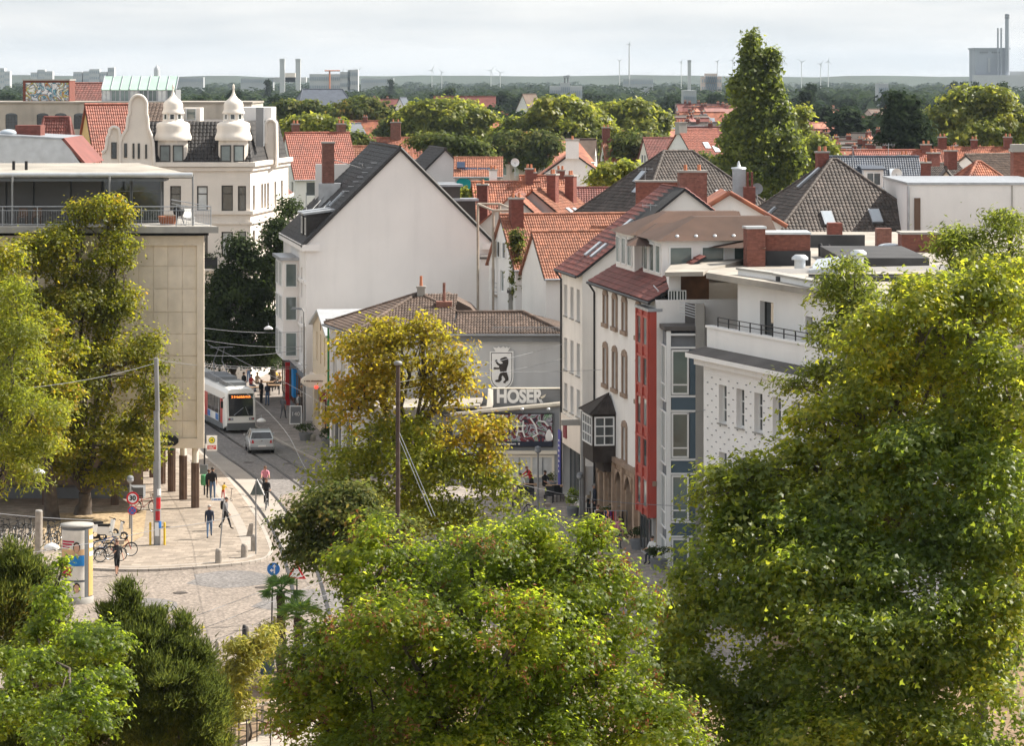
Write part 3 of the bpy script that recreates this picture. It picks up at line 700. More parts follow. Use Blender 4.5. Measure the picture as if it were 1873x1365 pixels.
# penthouse
xp = X(299,188.6); dpn = 188.6
m = MB(); m.prism([V3((xl,dpn+.2,zf)), V3((xp,dpn+.2,zf)), V3((xp,dpn+.2,zf))+BACK*10, V3((xl,dpn+10,zf))], (0,0,2.9)); m.build('penthouse_wall', 'greydark', t)
Fp = Fr((xl,dpn,0),(1,0,0))
pos = [X(p,dpn)-xl for p in (-60,12,62,130,187)]
for i in range(len(pos)-1):
    m = MB(); m.fb(Fp, pos[i]+.05, pos[i+1]-.05, -.15, 0, zf+.05, zf+2.65)
    s = m.build('shutter_panel', 'shutter', t)
    sl = MB()
    for j in range(26): sl.fb(Fp, pos[i]+.08, pos[i+1]-.08, 0, .012, zf+.08+j*.098, zf+.15+j*.098)
    sl.build('slats', 'shutter', s, kind='stuff')
ww = [X(p,dpn)-xl for p in (190,241,297)]
for i in range(2): window(t, Fp, ww[i], zf+.1, ww[i+1]-ww[i]-.04, 2.6, 1, 3, fm='grey_metal', gm='glass', rec=0)
zt = Z(322,186)
m = MB(); ov = MB()
A_, B_ = V3((xl,185.6,zt+.1)), V3((X(354,185.6),185.6,zt+.1)); C_, D_ = V3((X(254,197),197,zt+.45)), V3((xl,197,zt+.45))
slab(m, [A_,B_,C_,D_], .22); m.build('penthouse_roof', 'roof_gravel', t)
m = MB(); m.tube((xl,185.45,zt+.08),(X(352,185.4),185.45,zt+.08),.15,n=10); m.build('awning_roll', 'zinc_light', t)
m = MB(); m.box(xl,185.5,zt-.28,X(300,185.4),188,zt-.12); m.build('awning_box', 'tram_grey', t)
for p in (21,199,352):
    a = MB(); x = X(p,184.9); a.tube((x,185.2,zf),(x,185.2,zt),.06,n=8); a.build('support_post', 'pole_grey', t)
for p in (25,48):
    a = MB(); x = X(p,190); a.tube((x,190,zt+.1),(x,190,zt+.75),.09,n=8); a.build('vent_pipe', 'black', t)
# columns: brown ribbed shaft with a white neck, each its own part
cb = [G(357,933), G(335,918), G(314,903), G(296,889), G(280,877), G(265,866)]
for i, b in enumerate(cb + [V3((x_, d0+1.6+dd, 0)) for x_ in (-22.6,-26.5,-30.5) for dd in (0,)]):
    m = MB(); n = 14; pr = []
    for k in range(2*n):
        an = math.pi*k/n; r = .235 if k % 2 else .20; pr.append(V3((b.x+r*math.cos(an), b.y+r*math.sin(an), .12)))
    m.prism(pr, (0,0,2.55)); c = m.build('column', 'col_brown', t)
    m = MB(); m.tube((b.x,b.y,2.66),(b.x,b.y,z0+.01),.185,n=14); m.build('column_neck', 'frame_cream', c)
# set-back ground floor
xs = X(262,191)
m = MB(); Fg = Fr((xl,191,0),(1,0,0)); hs = [(1.0+3.1*i, .9, 2.6, 2.3) for i in range(4)]
facade(m, t, Fg, 0, xs-xl, .1, z0+.05, hs, fm='frame_brown', gm='glass', nx=2)
m.prism([V3((xs,191,.1)), V3((xs,191,.1))+BACK*10, V3((xl,201,.1)), V3((xl,191.3,.1))], (0,0,z0-.1))
m.build('ground_floor_wall', 'stone_brown', t)
m = MB(); m.box(xl,189.4,.1,X(262,189.4),190.6,.75); m.build('plinth', 'greydark', t)
m = MB(); m.box(X(276,190),189.5,2.9,X(320,190),189.62,3.45); m.build('fascia_sign', 'sign_green', t)
m = MB(); m.lathe((X(296,184.8),184.7,Z(806,184.8)), [(.75,-.28),(.95,-.1),(.95,.1),(.75,.28)], 20, sq=.12); m.build('oval_sign', 'black', t)
marks(t, Fr((X(296,184.8),184.56,0),(1,0,0)), 0, Z(806,184.8), 1.0, .16, 'frame_white')
# terrace furniture
def chair_at(label, p, mat, rz, group=None, hgt=.9):
    c = thing('terrace_chair', label, 'chair', p, rz, group)
    a = MB(); a.box(-.27,-.25,.40,.27,.25,.45); a.build('seat', mat, c, world=False)
    a = MB(); a.hexa([(-.27,.22,.46),(.27,.22,.46),(.27,.27,.46),(-.27,.27,.46),(-.25,.33,hgt),(.25,.33,hgt),(.25,.37,hgt),(-.25,.37,hgt)]); a.build('backrest', mat, c, world=False)
    for sx_ in (-.23,.23):
        for sy_ in (-.2,.21): a = MB(); a.tube((sx_,sy_,0),(sx_,sy_,.4),.025,n=6); a.build('leg', mat, c, world=False)
    return c
chair_at('brown slatted chair behind the terrace railing, left of its pair', (X(41,187),187,zf), 'frame_brown', 0)
chair_at('brown slatted chair behind the terrace railing, right of its pair', (X(67,187),187,zf), 'frame_brown', 0)
chair_at('white plastic garden chair at the corner of the roof terrace', (X(346,186),186,zf), 'plastic_white', .5)
c = thing('kettle_barbecue', 'black covered barbecue beside the white chair on the roof terrace', 'barbecue', (X(327,186.2),186.2,zf))
a = MB(); a.lathe((0,0,.5), [(.1,0),(.3,.12),(.34,.3),(.28,.48),(.08,.58)], 14); a.build('bowl', 'black', c, world=False)
for k in range(3): a = MB(); a.tube((.12*math.cos(k*2.1),.12*math.sin(k*2.1),.6),(.3*math.cos(k*2.1),.3*math.sin(k*2.1),0),.02,n=6); a.build('leg', 'dark_metal', c, world=False)
for i, (px_, w_) in enumerate(((300,.34),(308,.26),(316,.22))):
    c = thing('flower_pot', ['wide','middle','small'][i]+' terracotta pot on the roof terrace beside the barbecue', 'pot', (X(px_,186.3),186.3,zf))
    a = MB(); a.lathe((0,0,0), [(w_*.6,0),(w_,.42),(w_*1.06,.42),(w_*1.06,.5),(w_*.85,.5)], 14); a.build('pot', 'terracotta', c, world=False)
# ------------------------------------------------------------------ ornate cream corner house with two onion turrets
dB = 262.0
t = thing('ornate_house', 'cream ornate corner house with curved gable and two onion-domed turrets', 'house', (X(420,dB), dB, 0))
x0, x1 = X(235,dB), X(458,dB); zc = Z(301,dB)
F = Fr((x0,dB,0),(1,0,0)); wd = x1-x0
sd = V3((.11,.994,0)).normalized(); Fs = Fr((x1,dB,0), sd); ls = 17.0
def U(px): return X(px,dB)-x0
m = MB(); ws = []
dk = dict(fm='frame_dark', ny=2, split=.68)
for (a,b,yt,yb) in ((311,331,340,388),(360,380,340,386),(405,426,339,387),(435,450,340,387),(405,426,424,470),(435,450,423,470),(360,380,424,470),(311,331,424,470),(405,426,508,548),(435,450,508,548)):
    ws.append((U(a), Z(yb,dB), U(b)-U(a), Z(yt,dB)-Z(yb,dB), dict(gm=rnd.choice(['glass','curtain','glass_light']))))
for a,b in ((366,381),(384,398)): ws.append((U(a), Z(560,dB), U(b)-U(a), Z(524,dB)-Z(560,dB), {}))
facade(m, t, F, 0, wd, 0, zc, ws, rev=.22, t=.11, **dk)
wsd = []
for fl in range(4):
    for u in (1.0,4.6,5.9,7.2,10.5,13.5): wsd.append((u, Z((387,470,548,630)[fl],dB), .95, 2.05))
facade(m, t, Fs, 0, ls, 0, zc, wsd, rev=.22, t=.1, **dk)
pb = Fs.p(ls,0,0); m.poly([pb, V3((x0,dB+ls,0)), V3((x0,dB+ls,zc)), pb+V3((0,0,zc))]); m.poly([V3((x0,dB+ls,0)), V3((x0,dB,0)), V3((x0,dB,zc)), V3((x0,dB+ls,zc))])
m.build('wall', 'cream', t)
cn = MB()
for zz, h_, pr in ((zc-.15,.35,.42),(zc-.5,.3,.2),(Z(392,dB),.28,.22),(Z(410,dB),.18,.16),(Z(500,dB),.3,.25)):
    cn.fb(F, -.1, wd+pr, .002, pr, zz, zz+h_); cn.fb(Fs, 0.002, ls, .002, pr, zz+.003, zz+h_+.003)
cn.build('cornice', 'cream', t)
# arched heads over the lower pair
for a,b in ((366,381),(384,398)):
    c_ = F.p((U(a)+U(b))/2, .03, Z(524,dB)); r = (U(b)-U(a))/2
    am = MB(); am.prism([c_+V3((r*math.cos(k*math.pi/10),0,r*math.sin(k*math.pi/10))) for k in range(11)], (0,-.02,0)); am.build('arch_light', 'glass', t)
# mansard roof
zrf = Z(222,dB+4)
A_,B_,C_,D_ = V3((x0,dB+.3,zc+.2)),V3((x1+.2,dB+.3,zc+.2)),V3((x1-.6,dB+2.6,zrf)),V3((x0+.5,dB+2.6,zrf))
roofplane(t, A_,B_,C_,D_, 'tile_black', tw=.3, th=.36)
pA = Fs.p(.3,-.1,zc+.2); pB = Fs.p(ls,-.1,zc+.2); roofplane(t, pA, pB, pB+V3((-2.2,0,zrf-zc-.2)), C_, 'tile_black', tw=.3, th=.36)
m = MB(); slab(m, [D_,C_,pB+V3((-2.2,0,zrf-zc-.2)),V3((x0+.5,dB+ls,zrf))], .2); m.build('flat_roof', 'roof_felt', t)
rb = Z(188,dB+9); roofplane(t, V3((X(250,dB+4),dB+4,zrf)), V3((X(330,dB+4),dB+4,zrf)), V3((X(318,dB+8),dB+8,rb)), V3((X(250,dB+8),dB+8,rb)), 'tile_brown', tw=.3, th=.36)
# turrets
def turret(px):
    c = V3((X(px,dB), dB+1.1, 0)); tt = MB(); rW = .5*(X(px+29,dB)-X(px-29,dB)); n = 8; a0 = math.pi/8
    s = 1/22.9
    def zz(py): return Z(py,dB)
    tt.lathe(c, [(rW*1.06,zz(303)),(rW*1.06,zz(298)),(rW,zz(297)),(rW,zz(256))], n, 0, a0=a0, sm=False)
    tt.lathe(c, [(35*s,zz(257)),(36*s,zz(253)),(35*s,zz(249)),(33.5*s,zz(246)),(31.5*s,zz(240)),(32.5*s,zz(232)),(31*s,zz(226)),(27*s,zz(223.5)),(20*s,zz(222)),(20*s,zz(219))], n, 0, a0=a0, sm=True)
    tt.lathe(c, [(18*s,zz(220)),(18*s,zz(207))], n, 0, a0=a0, sm=False)
    tt.lathe(c, [(21.5*s,zz(208)),(22*s,zz(206)),(20*s,zz(203)),(18.5*s,zz(198)),(19*s,zz(191)),(16*s,zz(185)),(9*s,zz(180)),(4*s,zz(174)),(2*s,zz(168)),(1.4*s,zz(163)),(2.3*s,zz(160)),(2*s,zz(156)),(.5*s,zz(153))], n, 0, a0=a0, sm=True)
    o = tt.build('turret', 'cream', t)
    for dx_ in (-12,12):
        Ft = Fr((X(px+dx_,dB)-.42, c.y-rW*.95, 0),(1,0,0)); wq = window(o, Ft, 0, zz(296), .86, 1.35, 1, 1, fm='frame_dark', gm='glass_light', t=.1, rec=-.02)
    for k in range(8):
        an = -math.pi/2+k*math.pi/4; cc = c+V3((math.cos(an)*18*s*.93,math.sin(an)*18*s*.93,0)); w_ = MB()
        u = V3((-math.sin(an),math.cos(an),0)); nn = V3((math.cos(an),math.sin(an),0)); Fk = Fr(cc-u*.2,u,nn)
        if nn.y < .3: window(o, Fk, 0, zz(219), .4, .48, 1, 1, fm='frame_white', gm='glass', t=.05, rec=-.03)
turret(314); turret(425)
# curved gables
def gable(name, pts, d, th, wins):
    m = MB(); m.prism([W(px,py,d) for px,py in pts], (0,th,0)); o = m.build(name, 'cream', t)
    m = MB(); path = [W(px,py,d-.12) for px,py in pts[1:]]; m.path(path, .13, 6); m.build('gable_edge', 'cream', o)
    for (a,b,yt,yb) in wins: window(o, Fr((X(a,d),d,0),(1,0,0)), 0, Z(yb,d), X(b,d)-X(a,d), Z(yt,d)-Z(yb,d), 1, 1, fm='frame_dark', t=.06, rec=-.02)
def arc(cx_,cy_,r,a0,a1,n=10,ry=None): return [(cx_+r*math.cos(math.radians(a0+(a1-a0)*i/n)), cy_-(ry or r)*math.sin(math.radians(a0+(a1-a0)*i/n))) for i in range(n+1)]
gable('gable', [(218,303),(219,262),(224,248),(232,236),(234,215),(237,208)]+arc(253,193,15.5,170,10,12,19)+[(268,208),(270,215),(271,234),(276,246),(280,262),(282,303)], dB-.3, .6, [(227,232.5,262,288),(242.5,246,262,290),(252,256,262,290),(265.5,269,264,290)])
gable('gable', [(186,303),(187,280),(194,272),(196,252),(200,244)]+arc(209,241,9,170,20,8)+[(219,246),(220,303)], dB-.28, .5, [(203.5,213.5,260,290)])
gable('gable', [(484,303),(485,262),(486,232)]+arc(495,228,9,170,10,8)+[(504,234),(505,303)], dB+8, 3.0, [])
m = MB(); m.box(X(440,dB+10),dB+10,zrf,X(497,dB+10),dB+15,Z(196,dB+10)); m.build('roof_house', 'white', t)
for a,b,yt in ((468,482,196),):
    m = MB(); m.box(X(a,dB+3),dB+3,zrf-2,X(b,dB+3),dB+4,Z(yt,dB+3)); m.build('chimney', 'greydark', t)
m = MB(); m.box(X(333,dB+6),dB+6,zrf-.3,X(366,dB+6),dB+9,Z(197,dB+6)); rh = m.build('roof_house', 'cream', t)
window(t, Fr((X(340,dB+6),dB+6,0),(1,0,0)), 0, zrf+.05, .85, 1.0, fm='frame_white', gm='glass_green', rec=-.02)
# balcony with planter
bz = Z(490,dB); m = MB(); m.box(X(374,dB),dB-1.2,bz-.18,X(401,dB),dB,bz); bo = m.build('balcony', 'cream', t)
m = MB(); m.box(X(375,dB),dB-1.15,bz,X(400,dB),dB-1.08,bz+.9); m.build('balustrade', 'dark_metal', bo)
ob('box_plants', crown_mesh('box_plants', [(X(388,dB),dB-1.0,bz+1.05,.75,.3,.25)], 'leaf_dark', 12, 8, .12, .13, seed=5)[0], bo)

# next houses along the street behind it
def street_house(label, px, d, wf, ls_, zE, zR, wall, roof, rot=-.155, rows=4, name='town_house'):
    """terraced house whose long side faces the street to its right"""
    t = thing(name, label, 'house', (X(px,d), d, 0)); u = V3((rot,1,0)).normalized(); n = V3((1,0,0))
    o = V3((X(px,d),d,0)); F1 = Fr(o, u, V3((u.y,-u.x,0))); lf = V3((-u.y,u.x,0))
    F0 = Fr(o+lf*wf, -lf); m = MB(); ws = []
    for r in range(rows):
        k = int(ls_/2.2)
        for i in range(k): ws.append((ls_/k*(i+.5)-.5, zE-2.4-r*3.3, 1.0, 1.8, dict(gm=rnd.choice(['glass','curtain']))))
    facade(m, t, F1, 0, ls_, 0, zE, [w for w in ws if w[1] > 1], fm='frame_white', nx=2, ny=2, split=.7)
    facade(m, t, F0, 0, wf, 0, zE, [])
    a, b, c, e = o, o+u*ls_, o+u*ls_+lf*wf, o+lf*wf
    m.poly([b,c,c+V3((0,0,zE)),b+V3((0,0,zE))]); m.poly([c,e,e+V3((0,0,zE)),c+V3((0,0,zE))])
    up = V3((0,0,1)); ra, rb_ = o+lf*wf/2, b+lf*wf/2
    m.poly([e+up*zE, a+up*zE, ra+up*zR]); m.poly([b+up*zE, c+up*zE, rb_+up*zR]); m.build('wall', wall, t)
    roofplane(t, a-lf*.3+up*(zE-.1), b-lf*.3+up*(zE-.1), rb_+up*zR, ra+up*zR, roof, tiled=True); roofplane(t, c+lf*.3+up*(zE-.1), e+lf*.3+up*(zE-.1), ra+up*zR, rb_+up*zR, roof, tiled=False)
    cn = MB(); cn.fb(F1, -.1, ls_+.1, .002, .35, zE-.3, zE-.02); cn.fb(F1, -.05, ls_, .002, .2, 4.2, 4.5); cn.build('cornice', wall, t)
    return t, F1
t2, F2 = street_house('cream house with white oriel next behind the ornate turret house', 516, 282, 9, 10, 14.2, 18.0, 'cream', 'tile_maroon', rot=.0)
m = MB(); m.fb(F2, 2, 5, 0, 1.1, 4.6, 12.8); oo = m.build('oriel', 'white', t2)
for zz in (5.2,8.0,10.6): window(oo, Fr(F2.p(2,1.1,0), F2.u, F2.n), .7, zz, 1.5, 1.7, nx=2, rec=-.02)
for i in range(2):
    Fz = Fr(F2.p(1.2+4*i,-1.2,0), F2.u, F2.n); m = MB(); m.fb(Fz, 0, 1.8, -2, 0, 14.4, 16.8); m.build('dormer', 'zinc', t2); window(t2, Fz, .3, 14.8, 1.2, 1.5, rec=-.02)
street_house('pale house with pink tiled roof further down the tram street', 552, 300, 9, 14, 11.0, 14.5, 'white', 'tile_red', rot=-.05)
# ------------------------------------------------------------------ big white gable house in the middle
SV = V3((-.158,.987,0)).normalized(); SR = V3((SV.y,-SV.x,0))       # along the street (away), and to the right of it
dG = 232.0
t = thing('gable_house', 'large white house with blank gable and steep dark roof in the middle', 'house', (X(730,dG), dG, 0))
o = V3((X(560,dG),dG,0)); wG = (X(900,dG)-X(560,dG))/SR.x; lG = 18.0; zE = Z(446,dG); up = V3((0,0,1))
uA = (X(731,dG)-X(560,dG))/SR.x; zR = Z(272,dG)
Fg = Fr(o, SR); Fs = Fr(o+SV*lG, -SV)
m = MB(); m.poly([Fg.p(0,0,0),Fg.p(wG,0,0),Fg.p(wG,0,zE),Fg.p(uA,0,zR-.12),Fg.p(0,0,zE)])
ws = []
for r, (yt, yb) in enumerate(((485,540),(575,640),(660,715))):
    zt_, zb_ = Z(yt,dG+6), Z(yb,dG+6)
    for u in (2.5,5.0,14.2): ws.append((u, zb_, 1.0, zt_-zb_))
facade(m, t, Fs, 0, lG, 0, zE, ws, fm='frame_white', gm='glass_green', nx=1, ny=2, split=.75)
b_ = o+SV*lG; c_ = b_+SR*wG; e_ = o+SR*wG
Fr_ = Fr(e_, SV); wr = [(2+3*i, 2+3.1*j, 1.1, 1.6) for i in range(5) for j in range(3)]
facade(m, t, Fr_, 0, lG, 0, zE, wr, fm='frame_white', nx=2)
m.poly([b_,c_,c_+up*zE,b_+SR*uA+up*(zR-.12),b_+up*zE]); m.build('wall', 'gable', t)
rA, rB = o+SR*uA+up*zR, b_+SR*uA+up*zR
ed = MB()
roofplane(t, b_-SR*.35+up*(zE-.2)+SV*.1, o-SR*.35+up*(zE-.2)-SV*.18, rA-SV*.18, rB+SV*.1, 'tile_black', tw=.28, th=.36)
roofplane(t, e_+SR*.2+up*(zE-.1)-SV*.18, c_+SR*.2+up*(zE-.1)+SV*.1, rB+SV*.1, rA-SV*.18, 'tile_black', tw=.28, th=.36)
m = MB(); ridge(m, rA-SV*.2+up*.05, rB+up*.05, .15); m.build('ridge_cap', 'tile_black', t)
m = MB()
for p, q in ((o-SR*.4+up*(zE-.2), rA), (e_+SR*.25+up*(zE-.12), rA)): m.path([p-SV*.2, q-SV*.2+up*.05], .11, 5)
m.build('verge', 'tile_black', t)
m = MB(); m.fb(Fs, 0, lG, .002, .35, zE-.5, zE-.05); m.fb(Fg, -.33, .95, .002, .3, zE-.502, zE-.04); m.fb(Fg, wG-.75, wG+.3, .002, .25, zE-.5, zE-.04)
for zz in (3.6,6.6,9.8): m.fb(Fs, 0, lG, .002, .12, zz, zz+.22)
m.build('cornice', 'gable', t)
# street side oriel of two storeys
m = MB(); m.fb(Fs, 6.6, 12.6, .002, 1.15, 4.0, 11.2); oo = m.build('oriel', 'gable', t)
m = MB(); m.fb(Fs, 6.4, 12.8, .0, 1.4, 11.2, 11.42); m.build('oriel_roof', 'zinc', oo)
for zz in (4.5,7.1,9.5):
    Fo = Fr(Fs.p(6.6,1.15,0), Fs.u, Fs.n)
    for u in (.6,3.3): window(oo, Fo, u, zz-.25, 2.0, 1.75, nx=2, fm='frame_white', gm='glass_green', rec=-.02)
    Fo2 = Fr(Fs.p(12.6,1.15,0), -Fs.n, Fs.u); window(oo, Fo2, .15, zz-.25, .85, 1.75, fm='frame_white', gm='glass_green', rec=-.02)
# shop front
m = MB(); m.fb(Fs, .4, lG-.3, .002, .10, .15, 3.3); so = m.build('shop_front', 'greydark', t)
for i in range(5): window(so, Fr(Fs.p(.7+3.4*i,.1,0),Fs.u,Fs.n), 0, .6, 2.8, 2.4, nx=2, fm='frame_brown', gm='glass', rec=-.02)
m = MB(); m.fb(Fs, 6.4, 6.65, .0, .45, .12, 3.3); m.build('pillar', 'sign_red', so)
m = MB(); m.fb(Fs, 10.4, 12.0, .1, .35, 1.2, 3.2); m.build('awning', 'awning_blue', so)
# dormers on the street slope
sl = (rA-(o+up*zE)); sl.normalize()
def roofpt(u, f): return (b_-SV*u).lerp(b_-SV*u, 0)+(SR*uA*f)+up*(zE+(zR-zE)*f)
for u in (13.2,15.8):
    p = roofpt(u,.03); F_ = Fr(p-SV*.0, -SV); m = MB(); hgt = 1.9
    m.fb(F_, -.7, .7, -2.2, .05, 0, hgt); do = m.build('dormer', 'tile_black', t)
    q = [F_.p(-.9,.3,hgt), F_.p(.9,.3,hgt), F_.p(.9,-2.6,hgt+.35), F_.p(-.9,-2.6,hgt+.35)]; m = MB(); slab(m, q, .14); m.build('dormer_roof', 'zinc', do)
    tt = tiles(F_.p(.71,-2.2,0), F_.p(.71,.05,0), F_.p(.71,.05,hgt-.05), F_.p(.71,-2.2,hgt-.05), .25, .3, .04, .03); tt.build('tiles', 'tile_dark', do, kind='stuff')
    window(do, F_, -.45, .35, .9, 1.2, nx=2, fm='frame_white', rec=-.06)
for u, f in ((11.0,.3),(12.5,.42)): skylight(t, roofpt(u,f)+up*.1, -SV, SR*uA+up*(zR-zE), .9, 1.5)
m = MB(); p = roofpt(10.0,.55)
for k in range(8): q = roofpt(14.5-k*.05,.45+.05*k)+up*.25; m.box(q.x-.3,q.y-.1,q.z-.04,q.x+.3,q.y+.1,q.z)
m.build('roof_steps', 'zinc', t)
ch = roofpt(9.0,.12); chimney(t, X(600,243), 243, 10.0, Z(262,243), .85, .85, 'brick_dark', rz=.15, pots=0)
m = MB(); m.box(X(596,243.1)-.5,242.4,9,X(596,243)+1.1,243.7,Z(335,243)); m.build('chimney_base', 'zinc', t)
# tile-clad dormers behind the right slope
for fpx, yt, u in ((800,325,4.0),(828,335,7.0),(862,388,3.0)):
    f = .35 if fpx < 850 else .2; p = e_+SV*(u+1)-SR*(wG-uA)*f+up*(zE+(zR-zE)*f); F_ = Fr(p, SV); m = MB(); m.fb(F_, -.8, .8, -1.6, .6, -.3, 1.5); do = m.build('dormer', 'tile_dark', t)
    m = MB(); m.fb(F_, -1.0, 1.0, -1.8, .8, 1.5, 1.66); m.build('dormer_roof', 'zinc', do)
# rods and roof ladder of the chimney sweep
m = MB()
for pa, pb_ in ((W(611,292,241),W(668,310,241)),(W(662,300,241),W(668,318,241)),(W(560,395,240),W(600,352,243)),(W(560,352,243),W(560,420,240))): m.tube(pa, pb_, .03, n=5)
m.build('roof_railing', 'pole_grey', t)
# low white party wall behind the chimney
m = MB(); m.prism([W(575,440,249),W(640,440,249),W(640,300,249),W(577,300,249)], (0,.4,0)); m.build('party_wall', 'white', t)

# ------------------------------------------------------------------ little beige gabled shop
t = thing('beige_shop', 'small beige gabled shop house beside the big white gable', 'house', (X(590,222), 222, 0))
o = V3((X(603,219),219,0)); ln = 11.5; Fs = Fr(o+SV*ln, -SV); zE2 = Z(610,219.5)
m = MB(); ws = [(u, Z(672,222), .75, 2.0) for u in (2.6,5.2,7.8)]
wall_holes(m, Fs, 0, ln, 3.6, zE2, [w[:4] for w in ws], .15); wall_holes(m, Fs, 0, ln, 0, 3.6, [(1.0,.7,4.2,2.5),(6.4,.15,4.2,3.0)], .25)
for w in ws: window(t, Fs, *w[:4], nx=1, ny=2, split=.7, fm='frame_cream', rec=.1)
window(t, Fs, 1.0, .7, 4.2, 2.5, nx=2, fm='frame_cream', rec=.2); window(t, Fs, 6.4, .15, 4.2, 3.0, nx=3, fm='frame_brown', rec=.2)
zA = Z(571,224)
m.poly([Fs.p(0,0,zE2),Fs.p(ln,0,zE2),Fs.p(ln/2,0,zA)]); bk = SR*9
m.poly([Fs.p(ln,0,0),Fs.p(ln,0,0)+bk,Fs.p(ln,0,zE2)+bk,Fs.p(ln,0,zE2)]); m.poly([Fs.p(0,0,0)+bk,Fs.p(0,0,0),Fs.p(0,0,zE2),Fs.p(0,0,zE2)+bk]); m.build('wall', 'beige', t)
m = MB(); slab(m, [Fs.p(ln+.2,.3,zE2-.1),Fs.p(ln+.2,.3,zE2-.1)+bk,Fs.p(ln/2,.3,zA+.15)+bk,Fs.p(ln/2,.3,zA+.15)],.16); slab(m, [Fs.p(-.2,.3,zE2-.1)+bk,Fs.p(-.2,.3,zE2-.1),Fs.p(ln/2,.3,zA+.15),Fs.p(ln/2,.3,zA+.15)+bk],.16); m.build('roof', 'zinc_light', t)
m = MB(); m.fb(Fs, .2, ln-.2, .002, .28, 3.45, 3.75); m.build('fascia', 'cream', t)
m = MB(); m.fb(Fs, ln/2-.06, ln/2+.06, .003, .05, zE2-.2, zE2+.7); m.build('slit', 'frame_brown', t)
def hang_sign(label, F, u, w, z, build_):
    s = thing('shop_sign', label, 'sign', F.p(u, w, z)); build_(s); return s
p = W(577,697,221.5)
s = thing('oval_sign', 'pale oval shop sign sticking out from the beige shop', 'sign', p); a = MB(); a.lathe((0,0,0),[(.45,-.45),(.75,-.32),(1.0,-.1),(1.0,.1),(.75,.32),(.45,.45)],18,sq=.08); a.build('panel','cream',s,world=False); a = MB(); a.tube((.4,0,.3),(1.4,.6,.5),.03); a.build('bracket','dark_metal',s,world=False)
marks(s, Fr((0,-.09,0),(1,0,0)), 0, 0, 1.5, .1, 'frame_brown', world=False)
p = W(597,726,220); s = thing('box_sign', 'dark red box sign with pale lettering on the beige shop', 'sign', p); a = MB(); a.box(-.45,-.12,-.32,.45,.12,.32); a.build('panel','sign_maroon',s,world=False); lettering(s, Fr((0,-.12,0),(1,0,0)), 0, 0, 'dp', .5, 'sign_white', world=False)
p = W(578.5,709,221.4); s = thing('red_lamp', 'small lit red lamp under the oval sign', 'lamp', p); a = MB(); a.lathe((0,0,0),[(.06,-.1),(.13,-.05),(.13,.06),(.05,.12)],10); a.build('globe','lit_red',s,world=False); a = MB(); a.tube((0,0,.1),(0,.5,.25),.02,n=5); a.build('bracket','dark_metal',s,world=False)

# ------------------------------------------------------------------ green shop between
t = thing('green_shop', 'lime green shop house half hidden behind the yellow tree', 'house', (X(625,212),212,0))
o = V3((X(603,219),219,0))-SV*8.5-SR*.0; Fs = Fr(o+SV*8.3,-SV); m = MB(); ws = [(1.2,4.8,1.0,1.9),(3.6,4.8,1.0,1.9),(6.0,4.8,1.0,1.9),(.6,.5,3.2,2.5),(4.4,.2,3.2,2.8)]
facade(m, t, Fs, 0, 8.3, 0, 8.1, ws, nx=2); m.poly([Fs.p(8.3,0,0),Fs.p(8.3,0,0)+SR*3,Fs.p(8.3,0,8.1)+SR*3,Fs.p(8.3,0,8.1)]); m.build('wall', 'lime', t)
m = MB(); m.fb(Fs, 0, 8.3, -3, .3, 8.1, 8.35); m.build('roof', 'roof_felt', t)
m = MB(); m.tube(Fs.p(.1,.12,.1),Fs.p(.1,.12,8.1),.07); m.build('drainpipe', 'sign_green', t)

# ------------------------------------------------------------------ shops added to cover the bright ground down the tram street
t = thing('added_shop_row', 'added brown shop row screening the bright far end of the tram street', 'building', (X(450,292),292,0))
F = Fr((X(380,292),292,0),(1,0,0)); ln = X(530,292)-X(380,292); m = MB()
facade(m, t, F, 0, ln, 0, 9.5, [(.4+1.75*i,.3,1.4,2.4,dict(gm='glass')) for i in range(4)]+[(.5+1.75*i,4.6,1.0,1.7) for i in range(4)], fm='frame_brown', nx=2); m.build('wall', 'cream_dark', t)
m = MB(); m.fb(F, -.1, ln+.1, -6, .2, 9.5, 9.8); m.build('roof', 'roof_felt', t); m = MB(); m.fb(F, .1, ln-.1, .002, 1.4, 2.9, 3.05); m.build('awning', 'stone_brown', t)
# ------------------------------------------------------------------ grey corner house with the bear crest
dM = 203.0
t = thing('grey_corner_house', 'grey rendered corner house with brown hipped tile roof and bear crest', 'house', (X(850,dM),dM,0))
zE = 8.65; xa, xb = X(654,dM), X(1031,dM); up = V3((0,0,1))
F = Fr((xa,dM,0),(1,0,0)); wM = xb-xa
L0 = V3((X(603,211),211,0)); Fl = Fr(L0, V3((xa,dM,0))-L0); ll = (V3((xa,dM,0))-L0).length
m = MB(); u_ = lambda px: X(px,dM)-xa
facade(m, t, F, 0, wM, 0, zE, [(u_(768),Z(700,dM),.95,1.6),(u_(700),Z(700,dM),.95,1.6),(u_(670),.6,3.0,2.4),(u_(760),.6,2.4,2.4)], nx=2)
facade(m, t, Fl, 0, ll, 0, zE, [(1.0,5.2,1,1.7),(3.4,5.2,1,1.7),(5.6,5.2,1,1.7),(.8,.4,2.6,2.6),(4.2,.4,2.6,2.6)], nx=2)
m.poly([V3((xb,dM,0)),V3((xb+.5,dM+9,0)),V3((xb+.5,dM+9,zE)),V3((xb,dM,zE))]); m.build('wall', 'greywall', t)
